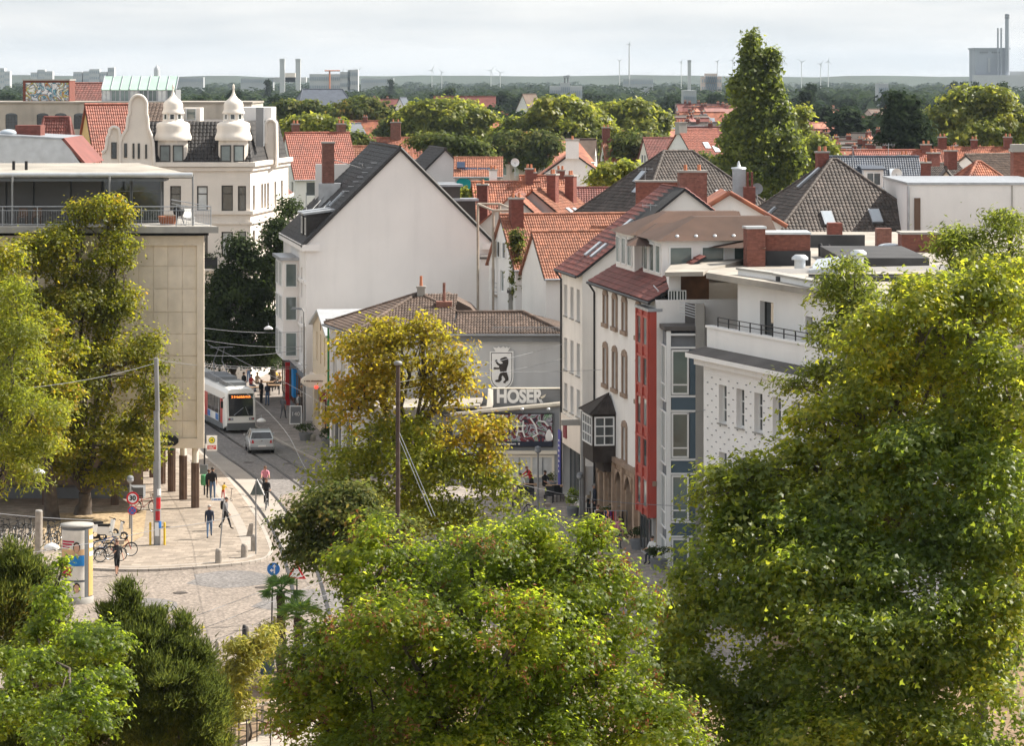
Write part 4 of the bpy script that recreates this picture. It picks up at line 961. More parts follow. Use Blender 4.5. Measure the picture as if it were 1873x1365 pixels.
# roofs
pk = V3((X(765,209.5),209.5,Z(538,209.5))); e1 = L0+V3((-.35,0,zE-.05)); e2 = V3((xa-.3,dM-.45,zE-.05)); e3 = V3((xb+.1,dM-.45,zE-.05)); bkl = L0+V3((4,7,zE))
r1 = V3((X(836,dM+3.4),dM+3.4,Z(573,dM+3.4))); r2 = V3((X(957,dM+3.4),dM+3.4,Z(572,dM+3.4)))
roofplane(t, e1, e2, pk, pk, 'tile_brown', tw=.25, th=.30)
em = V3((r1.x-.2, e2.y, zE-.05))
roofplane(t, e2, em, r1, pk, 'tile_brown', tw=.18, th=.30)
roofplane(t, em, e3, r2, r1, 'tile_brown', tw=.18, th=.30)
bk3 = V3((xb+.3,dM+7.2,zE)); roofplane(t, e3, bk3, r2, r2, 'tile_brown', tw=.26, th=.33)
roofplane(t, bk3, V3((X(836,dM+7),dM+7.2,zE)), r1, r2, 'tile_brown', tiled=False); roofplane(t, bkl, e1, pk, pk, 'tile_brown', tiled=False)
roofplane(t, V3((X(836,dM+7),dM+9,zE)), bkl, pk, pk, 'tile_brown', tiled=False)
m = MB()
for a,b in ((e2,pk),(pk,r1),(r1,r2),(r2,e3),(e1,pk)): ridge(m, a+up*.06, b+up*.06, .12)
m.build('ridge_cap', 'tile_brown', t)
m = MB(); m.tube(e2+V3((0,-.08,-.08)), e3+V3((0,-.08,-.08)), .08, n=6); m.tube(e1+V3((-.08,0,-.08)), e2+V3((-.08,0,-.08)), .08, n=6); m.build('gutter', 'greydark', t)
m = MB(); m.fb(F, 0, wM, .003, .3, zE-.55, zE-.2); m.build('eaves_board', 'greydark', t)
m = MB()
for k in range(46): x = u_(900)+k*.095; m.fb(F, x, x+.02, .25, .28, zE+.12, zE+.38)
m.fb(F, u_(900), u_(1030), .255, .275, zE+.33, zE+.36); m.build('snow_guard', 'zinc', t)
chimney(t, X(770,209), 209.2, pk.z-.6, Z(527,209), .5, .5, 'concrete_grey', pots=1)
m = MB(); m.tube((X(770,209),209.2,Z(527,209)),(X(770,209),209.2,Z(505,209)),.09,n=8); m.build('flue_pipe', 'terracotta', t)
m = MB(); p = W(812,555,207); m.box(p.x-.5,p.y,p.z-1.2,p.x+.5,p.y+.8,p.z+.1); m.tube((p.x,p.y+.4,p.z),(p.x,p.y+.4,Z(518,207)),.09,n=8); m.build('chimney', 'brick_dark', t)
skylight(t, pk.lerp(r1,.6)+V3((.2,-.6,-.2)), r1-pk, V3((0,1,.5)), .7, .9)
# back roof with zinc edge (rear wing)
rw = [W(792,549,212), W(838,560,212), W(868,572,212), W(800,576,212)]
m = MB(); m.prism([W(785,576,211),W(795,546,211),W(818,541,211),W(860,562,211),W(875,578,211)], (0,4,0)); m.build('rear_roof', 'tile_brown', t)
# crest
dc = dM-.06; F_ = Fr((X(917,dc),dc,0),(1,0,0)); k = dc/FPX; zc_ = Z(680,dc)
def cp(px,py,w): return V3((X(px,dc),dc-w,Z(py,dc)))
def shield(ex): 
    pts = [(897-ex,644-ex),(938+ex,644-ex),(938+ex,690)]+[(917.5+(20.5+ex)*math.cos(math.radians(a)), 690+(22+ex)*math.sin(math.radians(a))) for a in range(15,180,15)]+[(897-ex,690)]
    return pts
m = MB(); m.prism([cp(a,b,0) for a,b in shield(1.2)], (0,-.08,0)); cr = m.build('crest', 'sign_white', t, label='white shield crest with a standing black bear and crown')
m = MB(); m.prism([cp(a,b,.08) for a,b in shield(-1.2)], (0,-.012,0)); m.build('crest_line', 'black', cr)
m = MB(); m.prism([cp(a,b,.092) for a,b in shield(-2.4)], (0,-.012,0)); m.build('crest_field', 'sign_white', cr)
zx = lambda x: 880+x/6.5; zy = lambda y: 620+y/6.5
def bp(pts, nm='bear', mt='bear', w=.104, th=.03): 
    m = MB(); m.prism([cp(zx(a),zy(b),w) for a,b in pts], (0,-th,0)); return m.build(nm, mt, cr)
bp([(228,236),(246,226),(262,222),(280,213),(298,214),(306,222),(320,236),(324,262),(322,300),(306,350),(302,390),(316,430),(326,468),(326,490),(312,500),(296,508),(290,524),(268,526),(263,508),(276,498),(288,482),(276,460),(262,440),(252,430),(244,452),(246,482),(236,498),(214,514),(176,512),(164,496),(176,486),(204,482),(206,452),(218,420),(232,400),(224,376),(216,350),(212,326),(222,306),(238,296),(256,290),(256,276),(240,266),(228,256)])
bp([(162,258),(182,244),(192,252),(196,276),(212,292),(230,296),(222,318),(198,312),(180,290),(172,272)]); bp([(148,346),(158,334),(186,340),(214,340),(216,358),(184,360),(152,362)])
m = MB(); m.prism([cp(zx(a),zy(b),.02) for a,b in ((172,150),(140,96),(186,110),(206,90),(232,108),(262,88),(290,108),(306,92),(322,112),(350,92),(318,150))], (0,-.05,0)); m.build('crown', 'sign_white', cr)
# lower annex with graffiti board, billboard and wide window
da = 197.0
an = thing('grey_annex', 'low dark grey annex with billboard and wide cream window below the crest', 'building', (X(950,da),da,0))
Fa = Fr((X(828,da),da,0),(1,0,0)); wA = X(1031,da)-X(828,da); ua = lambda px: X(px,da)-X(828,da)
m = MB(); zl, zr_ = Z(759,da), Z(740,da); hw_ = (ua(888),Z(874,da),ua(1014)-ua(888),Z(832,da)-Z(874,da))
wall_holes(m, Fa, 0, wA, 0, zl, [hw_], .2)
m.poly([Fa.p(0,0,zl),Fa.p(wA,0,zl),Fa.p(wA,0,zr_)])
m.poly([Fa.p(wA,0,0),Fa.p(wA,-6,0),Fa.p(wA,-6,zr_),Fa.p(wA,0,zr_)]); m.poly([Fa.p(0,-6,0),Fa.p(0,0,0),Fa.p(0,0,zl),Fa.p(0,-6,zl)]); m.build('wall', 'greyface', an)
m = MB(); slab(m, [Fa.p(-.15,.15,zl+.05),Fa.p(wA,.15,zr_+.05),Fa.p(wA,-5.9,zr_-.15),Fa.p(-.15,-5.9,zl-.1)], .16); m.build('roof', 'roof_gravel', an)
m = MB(); m.prism([Fa.p(-.1,.16,zl-.02),Fa.p(wA,.16,zr_-.02),Fa.p(wA,.16,zr_+.14),Fa.p(-.1,.16,zl+.14)], (0,-.1,0)); m.build('coping', 'frame_cream', an)
wn = window(an, Fa, *hw_, nx=3, ny=1, fm='frame_cream', gm='curtain', t=.16, rec=-.03)
m = MB(); m.fb(Fa, hw_[0]-.15, hw_[0]+hw_[2]+.15, .0, .22, hw_[1]+hw_[3]+.05, hw_[1]+hw_[3]+.25); m.build('lintel', 'frame_cream', an)
for uu in (hw_[0]+.62,hw_[0]+2.0,hw_[0]+3.4): m = MB(); m.fb(Fa, uu, uu+.05, -.02, .08, hw_[1]+.16, hw_[1]+hw_[3]-.16); m.build('glazing_bar', 'grey_metal', an)
# graffiti board above
dg_ = 199.4; m = MB(); m.prism([W(901,748,dg_),W(1030,740,dg_),W(1030,712,dg_),W(901,712,dg_)], (0,.2,0)); gb = m.build('parapet_board', 'greydark', an); 
m = MB(); a_, b_ = W(900,711.5,dg_), W(1030,711.5,dg_); m.box(a_.x,a_.y-.08,a_.z,b_.x,a_.y+.25,a_.z+.06); m.build('coping', 'frame_cream', an)
lt = lettering(gb, Fr((X(950,dg_),dg_,0),(1,0,0)), 0, Z(726,dg_), 'HOSER', 1.12, 'sign_white', w=.03, ext=.012, bold=.05, sx=.80)
m = MB(); m.prism([W(985,728,dg_-.03),W(999,721,dg_-.03),W(996,727,dg_-.03),W(988,731,dg_-.03)], (0,-.012,0)); m.build('lettering', 'frame_cream', gb)
m = MB(); m.prism([W(890,745,da+1.5),W(893,712,da+2.3),W(902,712,da+2.3),W(902,742,da+1.5)], (0,.3,0)); m.build('parapet_end', 'frame_cream', an)
# billboard
BB = bpy.data.materials.new('billboard_print'); BB.use_nodes = True; n = BB.node_tree.nodes; l = BB.node_tree.links.new
geo = n.new('ShaderNodeNewGeometry'); v1 = n.new('ShaderNodeTexNoise'); v1.inputs['Scale'].default_value = 1.5; v1.inputs['Detail'].default_value = 5; v1.inputs['Distortion'].default_value = 1.6; l(geo.outputs['Position'], v1.inputs['Vector'])
rp = n.new('ShaderNodeValToRGB'); e = rp.color_ramp.elements; e[0].position = .30; e[0].color = (.012,.012,.025,1); e[1].position = .80; e[1].color = (.02,.02,.03,1)
for p_, c_ in ((.42,(.02,.02,.04)),(.46,(.30,.02,.03)),(.50,(.04,.03,.05)),(.53,(.55,.55,.6)),(.57,(.20,.20,.26)),(.61,(.05,.22,.05)),(.65,(.6,.6,.62)),(.69,(.35,.25,.03))): q = e.new(p_); q.color = (*c_,1)
rp.color_ramp.interpolation = 'LINEAR'; l(v1.outputs['Fac'], rp.inputs['Fac']); l(rp.outputs['Color'], n['Principled BSDF'].inputs['Base Color']); n['Principled BSDF'].inputs['Roughness'].default_value = .5
bb = thing('billboard', 'dark graffiti-covered billboard on the grey annex wall', 'billboard', W(948,812,da-.2))
m = MB(); a_, b_ = W(884,818,da-.1), W(1012,756,da-.1); m.box(a_.x,a_.y-.12,a_.z,b_.x,a_.y+.1,b_.z); m.build('frame', 'dark_metal', bb)
m = MB(); m.box(a_.x+.06,a_.y-.135,a_.z+.35,b_.x-.06,a_.y-.121,b_.z-.06); m.build('print', BB, bb)
m = MB(); m.box(a_.x+.06,a_.y-.135,a_.z+.06,b_.x-.06,a_.y-.121,a_.z+.34); lo = m.build('caption_strip', 'navy', bb)
marks(bb, Fr((X(935,da),a_.y-.137,0),(1,0,0)), 0, a_.z+.2, 1.9, .09, 'sign_white')
for pts in ([(946,768),(947,790),(945,798)],[(957,770),(956,788),(960,800)],[(970,765),(980,780),(983,795),(974,800)],[(985,770),(996,772),(1003,780)],[(940,781),(962,779)],[(948,790),(958,789)]):
    m = MB(); m.path([W(px,py,da-.27) for px,py in pts], .05, 5); m.build('graffiti_stroke', 'sign_white', bb)
m = MB(); m.lathe((X(1004,da),a_.y-.15,Z(797,da)), [(.05,-.3),(.2,-.25),(.22,0),(.12,.3),(.03,.4)], 10, sq=.1); m.build('graffiti_stroke', 'sign_white', bb)
for px_ in (955,1003):
    m = MB(); p = W(px_,749,da-.5); m.tube((p.x,da,p.z-.3),(p.x,p.y,p.z),.02,n=5); m.ell(p, .12,.1,.1,8); m.build('spotlight', 'zinc_light', bb)
# left flat lean-to roof, left of annex
m = MB(); m.prism([W(770,758,201),W(832,758,201),W(832,722,202),W(770,722,202)], (0,.3,0)); m.build('side_wall', 'greyface', an)
m = MB(); slab(m, [W(690,722,202.9)+V3((0,-5.0,-.35)), W(893,722,202.9)+V3((-.5,-4.6,-.2)), W(893,722,202.9)+V3((-.2,-.1,.1)), W(690,722,202.9)+V3((0,-.1,.1))], .15); m.build('canopy_roof', 'roof_gravel', an)

# ------------------------------------------------------------------ right row, building with three plain window columns
def rowpt(d, off=0.): return V3((3.97+.158/.987*(185-d)+off, d, 0))
t = thing('plain_white_house', 'plain white house with maroon roof at the right of the grey annex', 'house', rowpt(188))
dA = 185.; o = rowpt(dA); lA = 6.8; Fs = Fr(o+SV*lA, -SV); zE = Z(500,dA); Ff = Fr(o, SR); wF = 12.2; zR = Z(345,dA); uA = X(1256,dA)-o.x
m = MB(); ws = []
for yt, yb in ((526,583),(624,683),(708,757)):
    for px_ in (1037,1048.5,1058.5):
        # window columns spread along the facade
        i = (1037,1048.5,1058.5).index(px_); ws.append((.9+i*2.05, Z(yb,188), 1.05, Z(yt,188)-Z(yb,188)))
facade(m, t, Fs, 0, lA, 3.6, zE, ws, fm='frame_white', gm='glass', nx=2, sill='concrete_grey', rev=.2, t=.055)
wall_holes(m, Fs, 0, lA, 0, 3.6, [(.5,.2,5.6,2.9)], .5); window(t, Fs, .5, .2, 5.6, 2.9, nx=4, fm='grey_metal', rec=.4)
m.poly([Ff.p(0,0,0),Ff.p(wF,0,0),Ff.p(wF,0,zE),Ff.p(uA,0,zR-.1),Ff.p(0,0,zE)]); m.poly([Ff.p(wF,0,0),Ff.p(wF,-lA,0),Ff.p(wF,-lA,zE),Ff.p(wF,0,zE)])
e_ = o+SV*lA; m.poly([e_+SR*wF,e_,e_+up*zE,e_+SR*uA+up*(zR-.1),e_+SR*wF+up*zE]); m.build('wall', 'offwhite', t)
rA, rB = o+SR*uA+up*zR, o+SV*lA+SR*(uA+.2)+up*zR
roofplane(t, o+SV*(lA+.1)-SR*.35+up*(zE-.15), o-SR*.35+up*(zE-.15)-SV*.2, rA-SV*.2, rB, 'tile_maroon', tw=.3, th=.36)
roofplane(t, o+SR*(wF+.2)+up*(zE-.1)-SV*.2, e_+SR*(wF+.2)+up*(zE-.1), rB, rA-SV*.2, 'tile_maroon', tw=.3, th=.36)
for f, q in ((.22,3.4),(.22,1.6),(.5,2.5)): skylight(t, o+SV*q+SR*uA*f+up*(zE+(zR-zE)*f+.08), SV, SR*uA+up*(zR-zE), .7, 1.2)
m = MB(); m.tube(o+SV*lA-SR*.42+up*(zE-.2), o-SR*.42+up*(zE-.2)-SV*.2, .08, n=6); m.build('gutter', 'dark_metal', t); m = MB(); m.path([o-SR*.42+up*(zE-.25)+SV*6.4, o-SR*.1+up*(zE-.7)+SV*6.4, o-SR*.1+up*.2+SV*6.4], .06, 6); m.build('drainpipe', 'dark_metal', t)
m = MB(); m.fb(Fs, .1, lA-.1, .004, .12, 3.2, 4.9); m.build('fascia', 'cream', t)
m = MB(); pz = Fs.p(1.9,.125,4.0); m.fb(Fs, 1.6, 2.5, .12, .2, 3.6, 4.6); m.build('box_sign', 'sign_maroon', t)
m = MB(); m.fb(Fs, .25, .9, .2, .26, .6, 3.9); bn = m.build('banner', 'awning_purple', t); marks(bn, Fr(Fs.p(.58,.26,0),Fs.u,Fs.n), 0, 3.3, .3, .14, 'sign_white', rows=7, gap=.3)
chimney(t, rA.x+.6, rA.y+3, zR-1, zR+.8, 1.6, .7, 'brick_dark', rz=.15)

# ------------------------------------------------------------------ house with sandstone window frames, timber oriel and attic
t = thing('sandstone_house', 'white house with brown stone window frames and dark corner oriel', 'house', rowpt(175,.6))
dN, dFr = 165.2, 182.; o = rowpt(dN,.15); lB = (dFr-dN)/SV.y; Fs = Fr(o+SV*lB, -SV); zE = 13.25; wB = 9.
m = MB(); ws = []; st = []
for k, (yt, yb) in enumerate(((541,600),(638,712),(765,832))):
    zt_, zb_ = Z(yt,177), Z(yb,177)
    for j, u in enumerate((3.3,6.0,8.7,12.5)):
        if k == 2 and j in (0,1): continue
        ws.append((u-.42, zb_+.12, .84, zt_-zb_-.2)); st.append((u, zb_, zt_))
wall_holes(m, Fs, 0, lB, 3.9, zE, [w[:4] for w in ws], .22)
hs = [(1.3,.35,1.9,3.0),(4.0,.15,1.5,3.2),(6.3,.35,1.9,3.0),(9.0,.35,1.6,3.0),(12.6,.3,2.0,3.0)]
wall_holes(m, Fs, 0, lB, 0, 3.9, hs, .35, 1)
for w in ws: window(t, Fs, *w[:4], nx=2, ny=3, fm='frame_white', gm='glass', t=.06, rec=.15)
for h_ in hs: window(t, Fs, *h_, nx=1, ny=2, split=.75, fm='frame_brown', rec=.3)
m.poly([Fs.p(lB,0,0),Fs.p(lB,-wB,0),Fs.p(lB,-wB,zE),Fs.p(lB,0,zE)]); m.poly([Fs.p(0,-wB,0),Fs.p(0,0,0),Fs.p(0,0,zE),Fs.p(0,-wB,zE)]); m.build('wall', ['white','stone_arch'], t)
for u, zb_, zt_ in st:
    m = MB(); 
    m.fb(Fs, u-.68, u-.42, .002, .08, zb_, zt_-.05); m.fb(Fs, u+.42, u+.68, .002, .08, zb_, zt_-.05); m.fb(Fs, u-.72, u+.72, .002, .16, zb_-.1, zb_+.12)
    m.prism([Fs.p(u-.72,.002,zt_-.1),Fs.p(u+.72,.002,zt_-.1),Fs.p(u+.5,.002,zt_+.16),Fs.p(u,.002,zt_+.26),Fs.p(u-.5,.002,zt_+.16)], Fs.n*.09); m.build('window_surround', 'stone_brown', t)
for h_ in hs:   # pointed arch heads
    m = MB(); u0,u1 = h_[0]-.12,h_[0]+h_[2]+.12; zt_ = h_[1]+h_[3]; um = (u0+u1)/2
    for a,b in ((u0,um),(u1,um)): m.prism([Fs.p(a,.002,zt_-.7),Fs.p(a,.002,zt_+.15),Fs.p(b,.002,zt_+.15),Fs.p(a+(b-a)*.35,.002,zt_-.15)], Fs.n*.1)
    m.build('arch_head', 'stone_arch', t)
m = MB(); m.fb(Fs, -.05, lB+.05, .002, .22, 3.85, 4.1); m.build('string_course', 'stone_brown', t)
for u in (3.7,6.0,8.6,12.0): m = MB(); m.fb(Fs, u-.12, u+.12, .002, .2, .12, 3.85); m.build('pilaster', 'stone_arch', t)
# oriel
m = MB(); Fo = Fr(Fs.p(3.2,0,0), Fs.u, Fs.n); ow, od, zb_, zt_ = 2.9, 1.25, Z(846,176), Z(757,176)
pl = [Fo.p(0,0,0),Fo.p(0,od,0),Fo.p(ow,od,0),Fo.p(ow,0,0)]
m.prism([p+up*zb_ for p in pl], up*(zt_-zb_)); m.prism([p+up*(zb_-.55)*1 for p in [Fo.p(.3,0,0),Fo.p(.3,od*.5,0),Fo.p(ow-.3,od*.5,0),Fo.p(ow-.3,0,0)]], up*.55)
og = m.build('oriel', 'shingle', t, label='dark timber oriel with white lattice windows and pointed roof')
zw0, zw1 = Z(815,176), Z(762,176)
FoS = Fr(Fo.p(ow,od,0), -Fo.n, Fo.u); window(og, FoS, .08, zw0, od-.16, zw1-zw0, nx=2, ny=3, fm='frame_white', t=.08, rec=-.04)
window(og, Fr(Fo.p(0,od,0),Fo.u,Fo.n), .1, zw0, ow-.2, zw1-zw0, nx=4, ny=3, fm='frame_white', t=.08, rec=-.04)
m = MB(); za = Z(724,176); ap = Fo.p(ow/2,0,za); ev = [Fo.p(-.2,0,zt_),Fo.p(-.2,od+.2,zt_),Fo.p(ow+.2,od+.2,zt_),Fo.p(ow+.2,0,zt_)]
m.add(ev+[ap+Fo.n*.1], [(0,1,4),(1,2,4),(2,3,4),(3,2,1,0)])
for p in ev[1:3]: m.tube(p, ap+Fo.n*.1, .05, n=5)
for k in range(1,4): q = ev[2].lerp(ev[3],k/4); m.tube(q, ap+Fo.n*.1, .03, n=4)
m.build('oriel_roof', 'shingle', og)
# attic roof and dormer pavilion
bk = SR*wB
rp_ = [Fs.p(-.1,.35,zE-.1),Fs.p(lB-3.0,.35,zE-.1),Fs.p(lB-3.0,-3.2,zE+2.0),Fs.p(-.1,-3.2,zE+2.0)]; roofplane(t, *rp_, 'tile_maroon', tw=.3, th=.36)
rp_ = [Fs.p(lB-3.02,.35,zE-.1),Fs.p(lB-.3,.35,zE-.1),Fs.p(lB-.9,-1.2,zE+.7),Fs.p(lB-3.02,-1.2,zE+.7)]; roofplane(t, *rp_, 'tile_maroon', tw=.3, th=.36)
m = MB(); m.tube(Fs.p(-.1,.42,zE-.18),Fs.p(lB+.1,.42,zE-.18),.08,n=6); m.path([Fs.p(.35,.42,zE-.2),Fs.p(.35,.1,zE-.7),Fs.p(.35,.1,.2)], .06, 6); m.build('gutter', 'dark_metal', t)
for (u0,u1,wi) in ((1.0,6.2,-1.0),(7.6,12.6,-1.2)):
    Fd = Fr(Fs.p(u0,wi,0), Fs.u, Fs.n); z_0, z_1 = zE+.55, zE+2.75
    m = MB(); m.fb(Fd, 0, u1-u0, -5.5, 0, z_0, z_1); dm = m.build('attic_pavilion', 'white', t)
    for k in range(3): window(dm, Fd, .3+k*1.6, z_0+.45, 1.2, 1.5, fm='frame_white', gm='glass_green', rec=-.02)
    Fe = Fr(Fd.p(u1-u0,0,0), -Fd.n, Fd.u)
    for k in range(3): window(dm, Fe, .35+k*1.7, z_0+.45, 1.25, 1.45, fm='frame_white', gm='glass_green', rec=-.02)
    m = MB(); zz = z_1; hl = 1.15
    c4 = [Fd.p(-.35,.35,zz),Fd.p(u1-u0+.35,.35,zz),Fd.p(u1-u0+.35,-6.2,zz),Fd.p(-.35,-6.2,zz)]; tp = [Fd.p(1.9,-2.2,zz+hl),Fd.p(u1-u0-1.9,-2.2,zz+hl),Fd.p(u1-u0-1.9,-6.2,zz+hl),Fd.p(1.9,-6.2,zz+hl)]
    m.add(c4+tp, [(0,1,5,4),(1,2,6,5),(2,3,7,6),(3,0,4,7),(4,5,6,7),(3,2,1,0)]); m.build('pavilion_roof', 'roof_brown', dm)
    for k in range(4): m = MB(); p = Fd.p(u1-u0-.1-.28*0,-.8-k*1.0,zz+.18); m.lathe(p, [(.10,-.1),(.11,.06),(.07,.11),(.02,.13)], 10); m.build('roof_vent', 'zinc_light', dm)
# long brown hipped roof behind the pavilions
m = MB(); zt_ = Z(407,172); zb_ = Z(462,170)
a4 = [W(1150,455,170)+V3((0,3,0)),W(1400,455,168),W(1420,425,180),W(1150,425,184)]; tp = [W(1204,407,176),W(1375,407,174),W(1395,407,180),W(1204,407,181)]
m.add(a4+tp, [(0,1,5,4),(1,2,6,5),(2,3,7,6),(3,0,4,7),(4,5,6,7),(3,2,1,0)]); m.build('main_roof', 'roof_brown', t)
chimney(t, X(1380,168.5), 168.6, 13, Z(418,168.5), .95, .9, 'brick', rz=.15, pots=0, cap='zinc_light')
chimney(t, X(1233,180), 180, 14, Z(392,180), 1.0, .8, 'brick', rz=.15, pots=0)
m = MB(); a_, b_ = W(1250,408,181), W(1328,397,181); m.box(a_.x,a_.y,a_.z-1,b_.x,a_.y+.4,b_.z); m.build('parapet', 'brick', t)
# street signs on the shop
m = MB(); q = Fs.p(.6,.15,0); m.fb(Fr(Fs.p(.1,.05,0),Fs.n*1.0,Fs.u), .0, .8, .0, .1, 1.3, 2.9); so = m.build('shop_board', 'sign_white', t); 

# ------------------------------------------------------------------ red bay and glass bay
t = thing('red_bay_house', 'narrow house front with tall red painted bay between white and glass fronts', 'house', rowpt(168))
db = 168.6; Fs = Fr(rowpt(db,.85), -SV); lb, pj = 3.3, 1.05
m = MB(); zb_, zt_ = 2.25, 12.65
m.fb(Fs, 0, lb, .6, pj, zb_, zt_); rb_ = m.build('red_bay', 'red_paint', t)
for k in range(5):
    z_ = zb_+.35+k*2.05
    for u in (.3,1.85): window(rb_, Fr(Fs.p(0,pj,0),Fs.u,Fs.n), u, z_, 1.15, 1.6, nx=1, fm='red_paint', gm=('glass_light' if (k+int(u)) % 2 else 'glass'), t=.12, rec=-.03)
for u in (0.02,1.55,3.0): m = MB(); m.fb(Fs, u, u+.22, pj, pj+.09, zb_, zt_); m.build('mullion_post', 'red_paint', rb_)
m = MB(); m.fb(Fs, .1, lb-.2, .3, .85, .1, zb_); g_ = m.build('ground_floor', 'mid_grey', t); window(g_, Fr(Fs.p(0,.85,0),Fs.u,Fs.n), .3, .3, 2.5, 1.8, nx=3, fm='frame_dark', rec=-.02)
m = MB(); m.fb(Fs, -.1, lb+.05, .4, pj+.1, zt_, zt_+.15); m.build('cap', 'zinc', rb_)
t = thing('glass_bay', 'white framed glass bay with blue-grey panels beside the red bay', 'building', rowpt(163,.5))
dgb = 163.2; xL, xM, xRr = X(1205,dgb), X(1219,dgb), X(1284,dgb)
Fc = Fr((xM,dgb,0),(1,0,0)); wc = xRr-xM; zt_ = Z(605,dgb); zb_ = .1
m = MB(); sidev = (V3((xL,dgb+5.2,0))-V3((xM,dgb,0))); 
m.prism([V3((xM+.03,dgb+.12,zb_)),V3((xRr,dgb+.12,zb_)),V3((xRr,dgb+6,zb_)),V3((xM,dgb,zb_))+sidev+V3((.1,0,0))], (0,0,zt_-zb_-.1)); m.build('core', 'greydark', t)
lv = [Z(p,dgb) for p in (1060,897,712,612)]
lv = [.2, Z(985,dgb), Z(903,dgb), Z(797,dgb)-.0, Z(709,dgb), Z(612,dgb)]
wpx = lambda px: X(px,dgb)-xM
for (yt, yb) in ((640,722),(755,838),(870,952),(985,1062)):
    window(t, Fc, wpx(1228), Z(yb,dgb), wpx(1260)-wpx(1228), Z(yt,dgb)-Z(yb,dgb), nx=1, ny=2, split=.22, fm='frame_white', gm='glass_green', t=.09, rec=-.02)
    m = MB(); m.fb(Fc, wpx(1262), wc, .0, .05, Z(yb,dgb), Z(yt,dgb)); m.build('blue_panel', 'blue_panel', t)
    m = MB(); m.fb(Fc, wpx(1228), wc, .0, .05, Z(yb,dgb)-.82, Z(yb,dgb)-.1); m.build('blue_panel', 'blue_panel', t)
for (a,b) in ((1219,1227),):
    m = MB(); m.fb(Fc, 0, wpx(1227), -.1, .09, zb_, zt_); m.build('corner_post', 'frame_white', t)
for yy in (612,636,725,752,841,867,955,982):
    m = MB(); m.fb(Fc, wpx(1227), wc, .0, .08, Z(yy,dgb)-.05, Z(yy,dgb)+.05); m.build('transom', 'frame_white', t)
Fw = Fr(V3((xM,dgb,0))+sidev, -sidev); lw = sidev.length
for k, (yt, yb) in enumerate(((625,725),(745,840),(860,955),(975,1055))):
    for j in range(3): window(t, Fw, j*lw/3, Z(yb,dgb+2)-.1, lw/3-.02, Z(yt,dgb+2)-Z(yb,dgb+2)+.05, nx=1, ny=2, split=.3, fm='frame_white', gm='glass_light', t=.07, rec=-.05)
m = MB(); m.prism([V3((xM-.1,dgb-.15,zt_)),V3((xRr+.05,dgb-.15,zt_)),V3((xRr,dgb+6,zt_)),V3((xM-.1,dgb-.1,zt_))+sidev], (0,0,.22)); m.build('roof', 'roof_felt', t)
m = MB(); a_=W(1272,700,dgb); m.box(a_.x,dgb-.3,.1,X(1288,dgb),dgb+.4,Z(555,dgb)); m.build('pier', 'concrete_grey', t)
# ------------------------------------------------------------------ right: white block with roof terrace
up = V3((0,0,1))
t = thing('white_terrace_block', 'long white block with cornice, set-back roof terrace and studded wall, right', 'building', (X(1400,155),155,0))
CV = V3((.334,-.943,0)).normalized(); o = V3((X(1287,160.5),160.5,0)); lC = 30.; Fc = Fr(o, CV, V3((CV.y,-CV.x,0)))
zc = 10.75; m = MB(); ws = []
for k in range(12):
    u = 1.9+k*2.12
    for (zb_, h_) in ((7.75,1.85),(4.4,1.95),(1.0,2.1)): ws.append((u, zb_, .95, h_))
facade(m, t, Fc, 0, lC, 0, zc, ws, rev=.28, fm='frame_white', gm='glass', nx=2, ny=3, sill='concrete_grey')
nb = V3((-Fc.n.x,-Fc.n.y,0)); e_ = o+CV*lC
m.poly([o+nb*20,o,o+up*zc,o+nb*20+up*zc]); m.build('wall', 'white_b', t)
st = MB(); rr = random.Random(4)
for i in range(58):
    for j in range(13):
        u = .5+i*.52; z_ = 3.4+j*.56+(.28 if i % 2 else 0)
        if z_ > zc-.7 or any(w[0]-.12 < u < w[0]+w[2]+.12 and w[1]-.1 < z_ < w[1]+w[3]+.1 for w in ws): continue
        st.fb(Fc, u, u+.10, .0, .045, z_, z_+.04)
st.build('wall_studs', 'greydark', t, kind='stuff')
m = MB(); m.fb(Fc, -.4, lC, .002, .35, zc-.35, zc); m.fb(Fc, -.55, lC, -.2, .75, zc, zc+.22); m.build('cornice', 'white_b', t)
m = MB(); slab(m, [Fc.p(-.55,.75,zc+.24),Fc.p(lC,.75,zc+.24),Fc.p(lC,-.35,zc+.5),Fc.p(-.55,-.35,zc+.5)], .05); m.build('cornice_roof', 'roof_felt', t)
m = MB(); m.fb(Fc, -.3, lC, -.55, -.3, zc+.3, zc+1.45); m.fb(Fc, -.35, lC, -.62, -.22, zc+1.45, zc+1.55); m.build('parapet', 'white_b', t)
m = MB(); m.fb(Fc, -.4, lC, -5, -.3, zc-.1, zc+.28); m.build('terrace_floor', 'roof_gravel', t)
rl = MB()
for zz in (1.78,2.0): rl.tube(Fc.p(.8,-.42,zc+zz), Fc.p(lC,-.42,zc+zz), .025, n=5)
rl.build('railing', 'dark_metal', t)
for k in range(22): a = MB(); p = Fc.p(.8+1.3*k,-.42,zc+1.5); a.box(p.x-.03,p.y-.03,p.z,p.x+.03,p.y+.03,p.z+.5); a.build('railing_post', 'dark_metal', t)
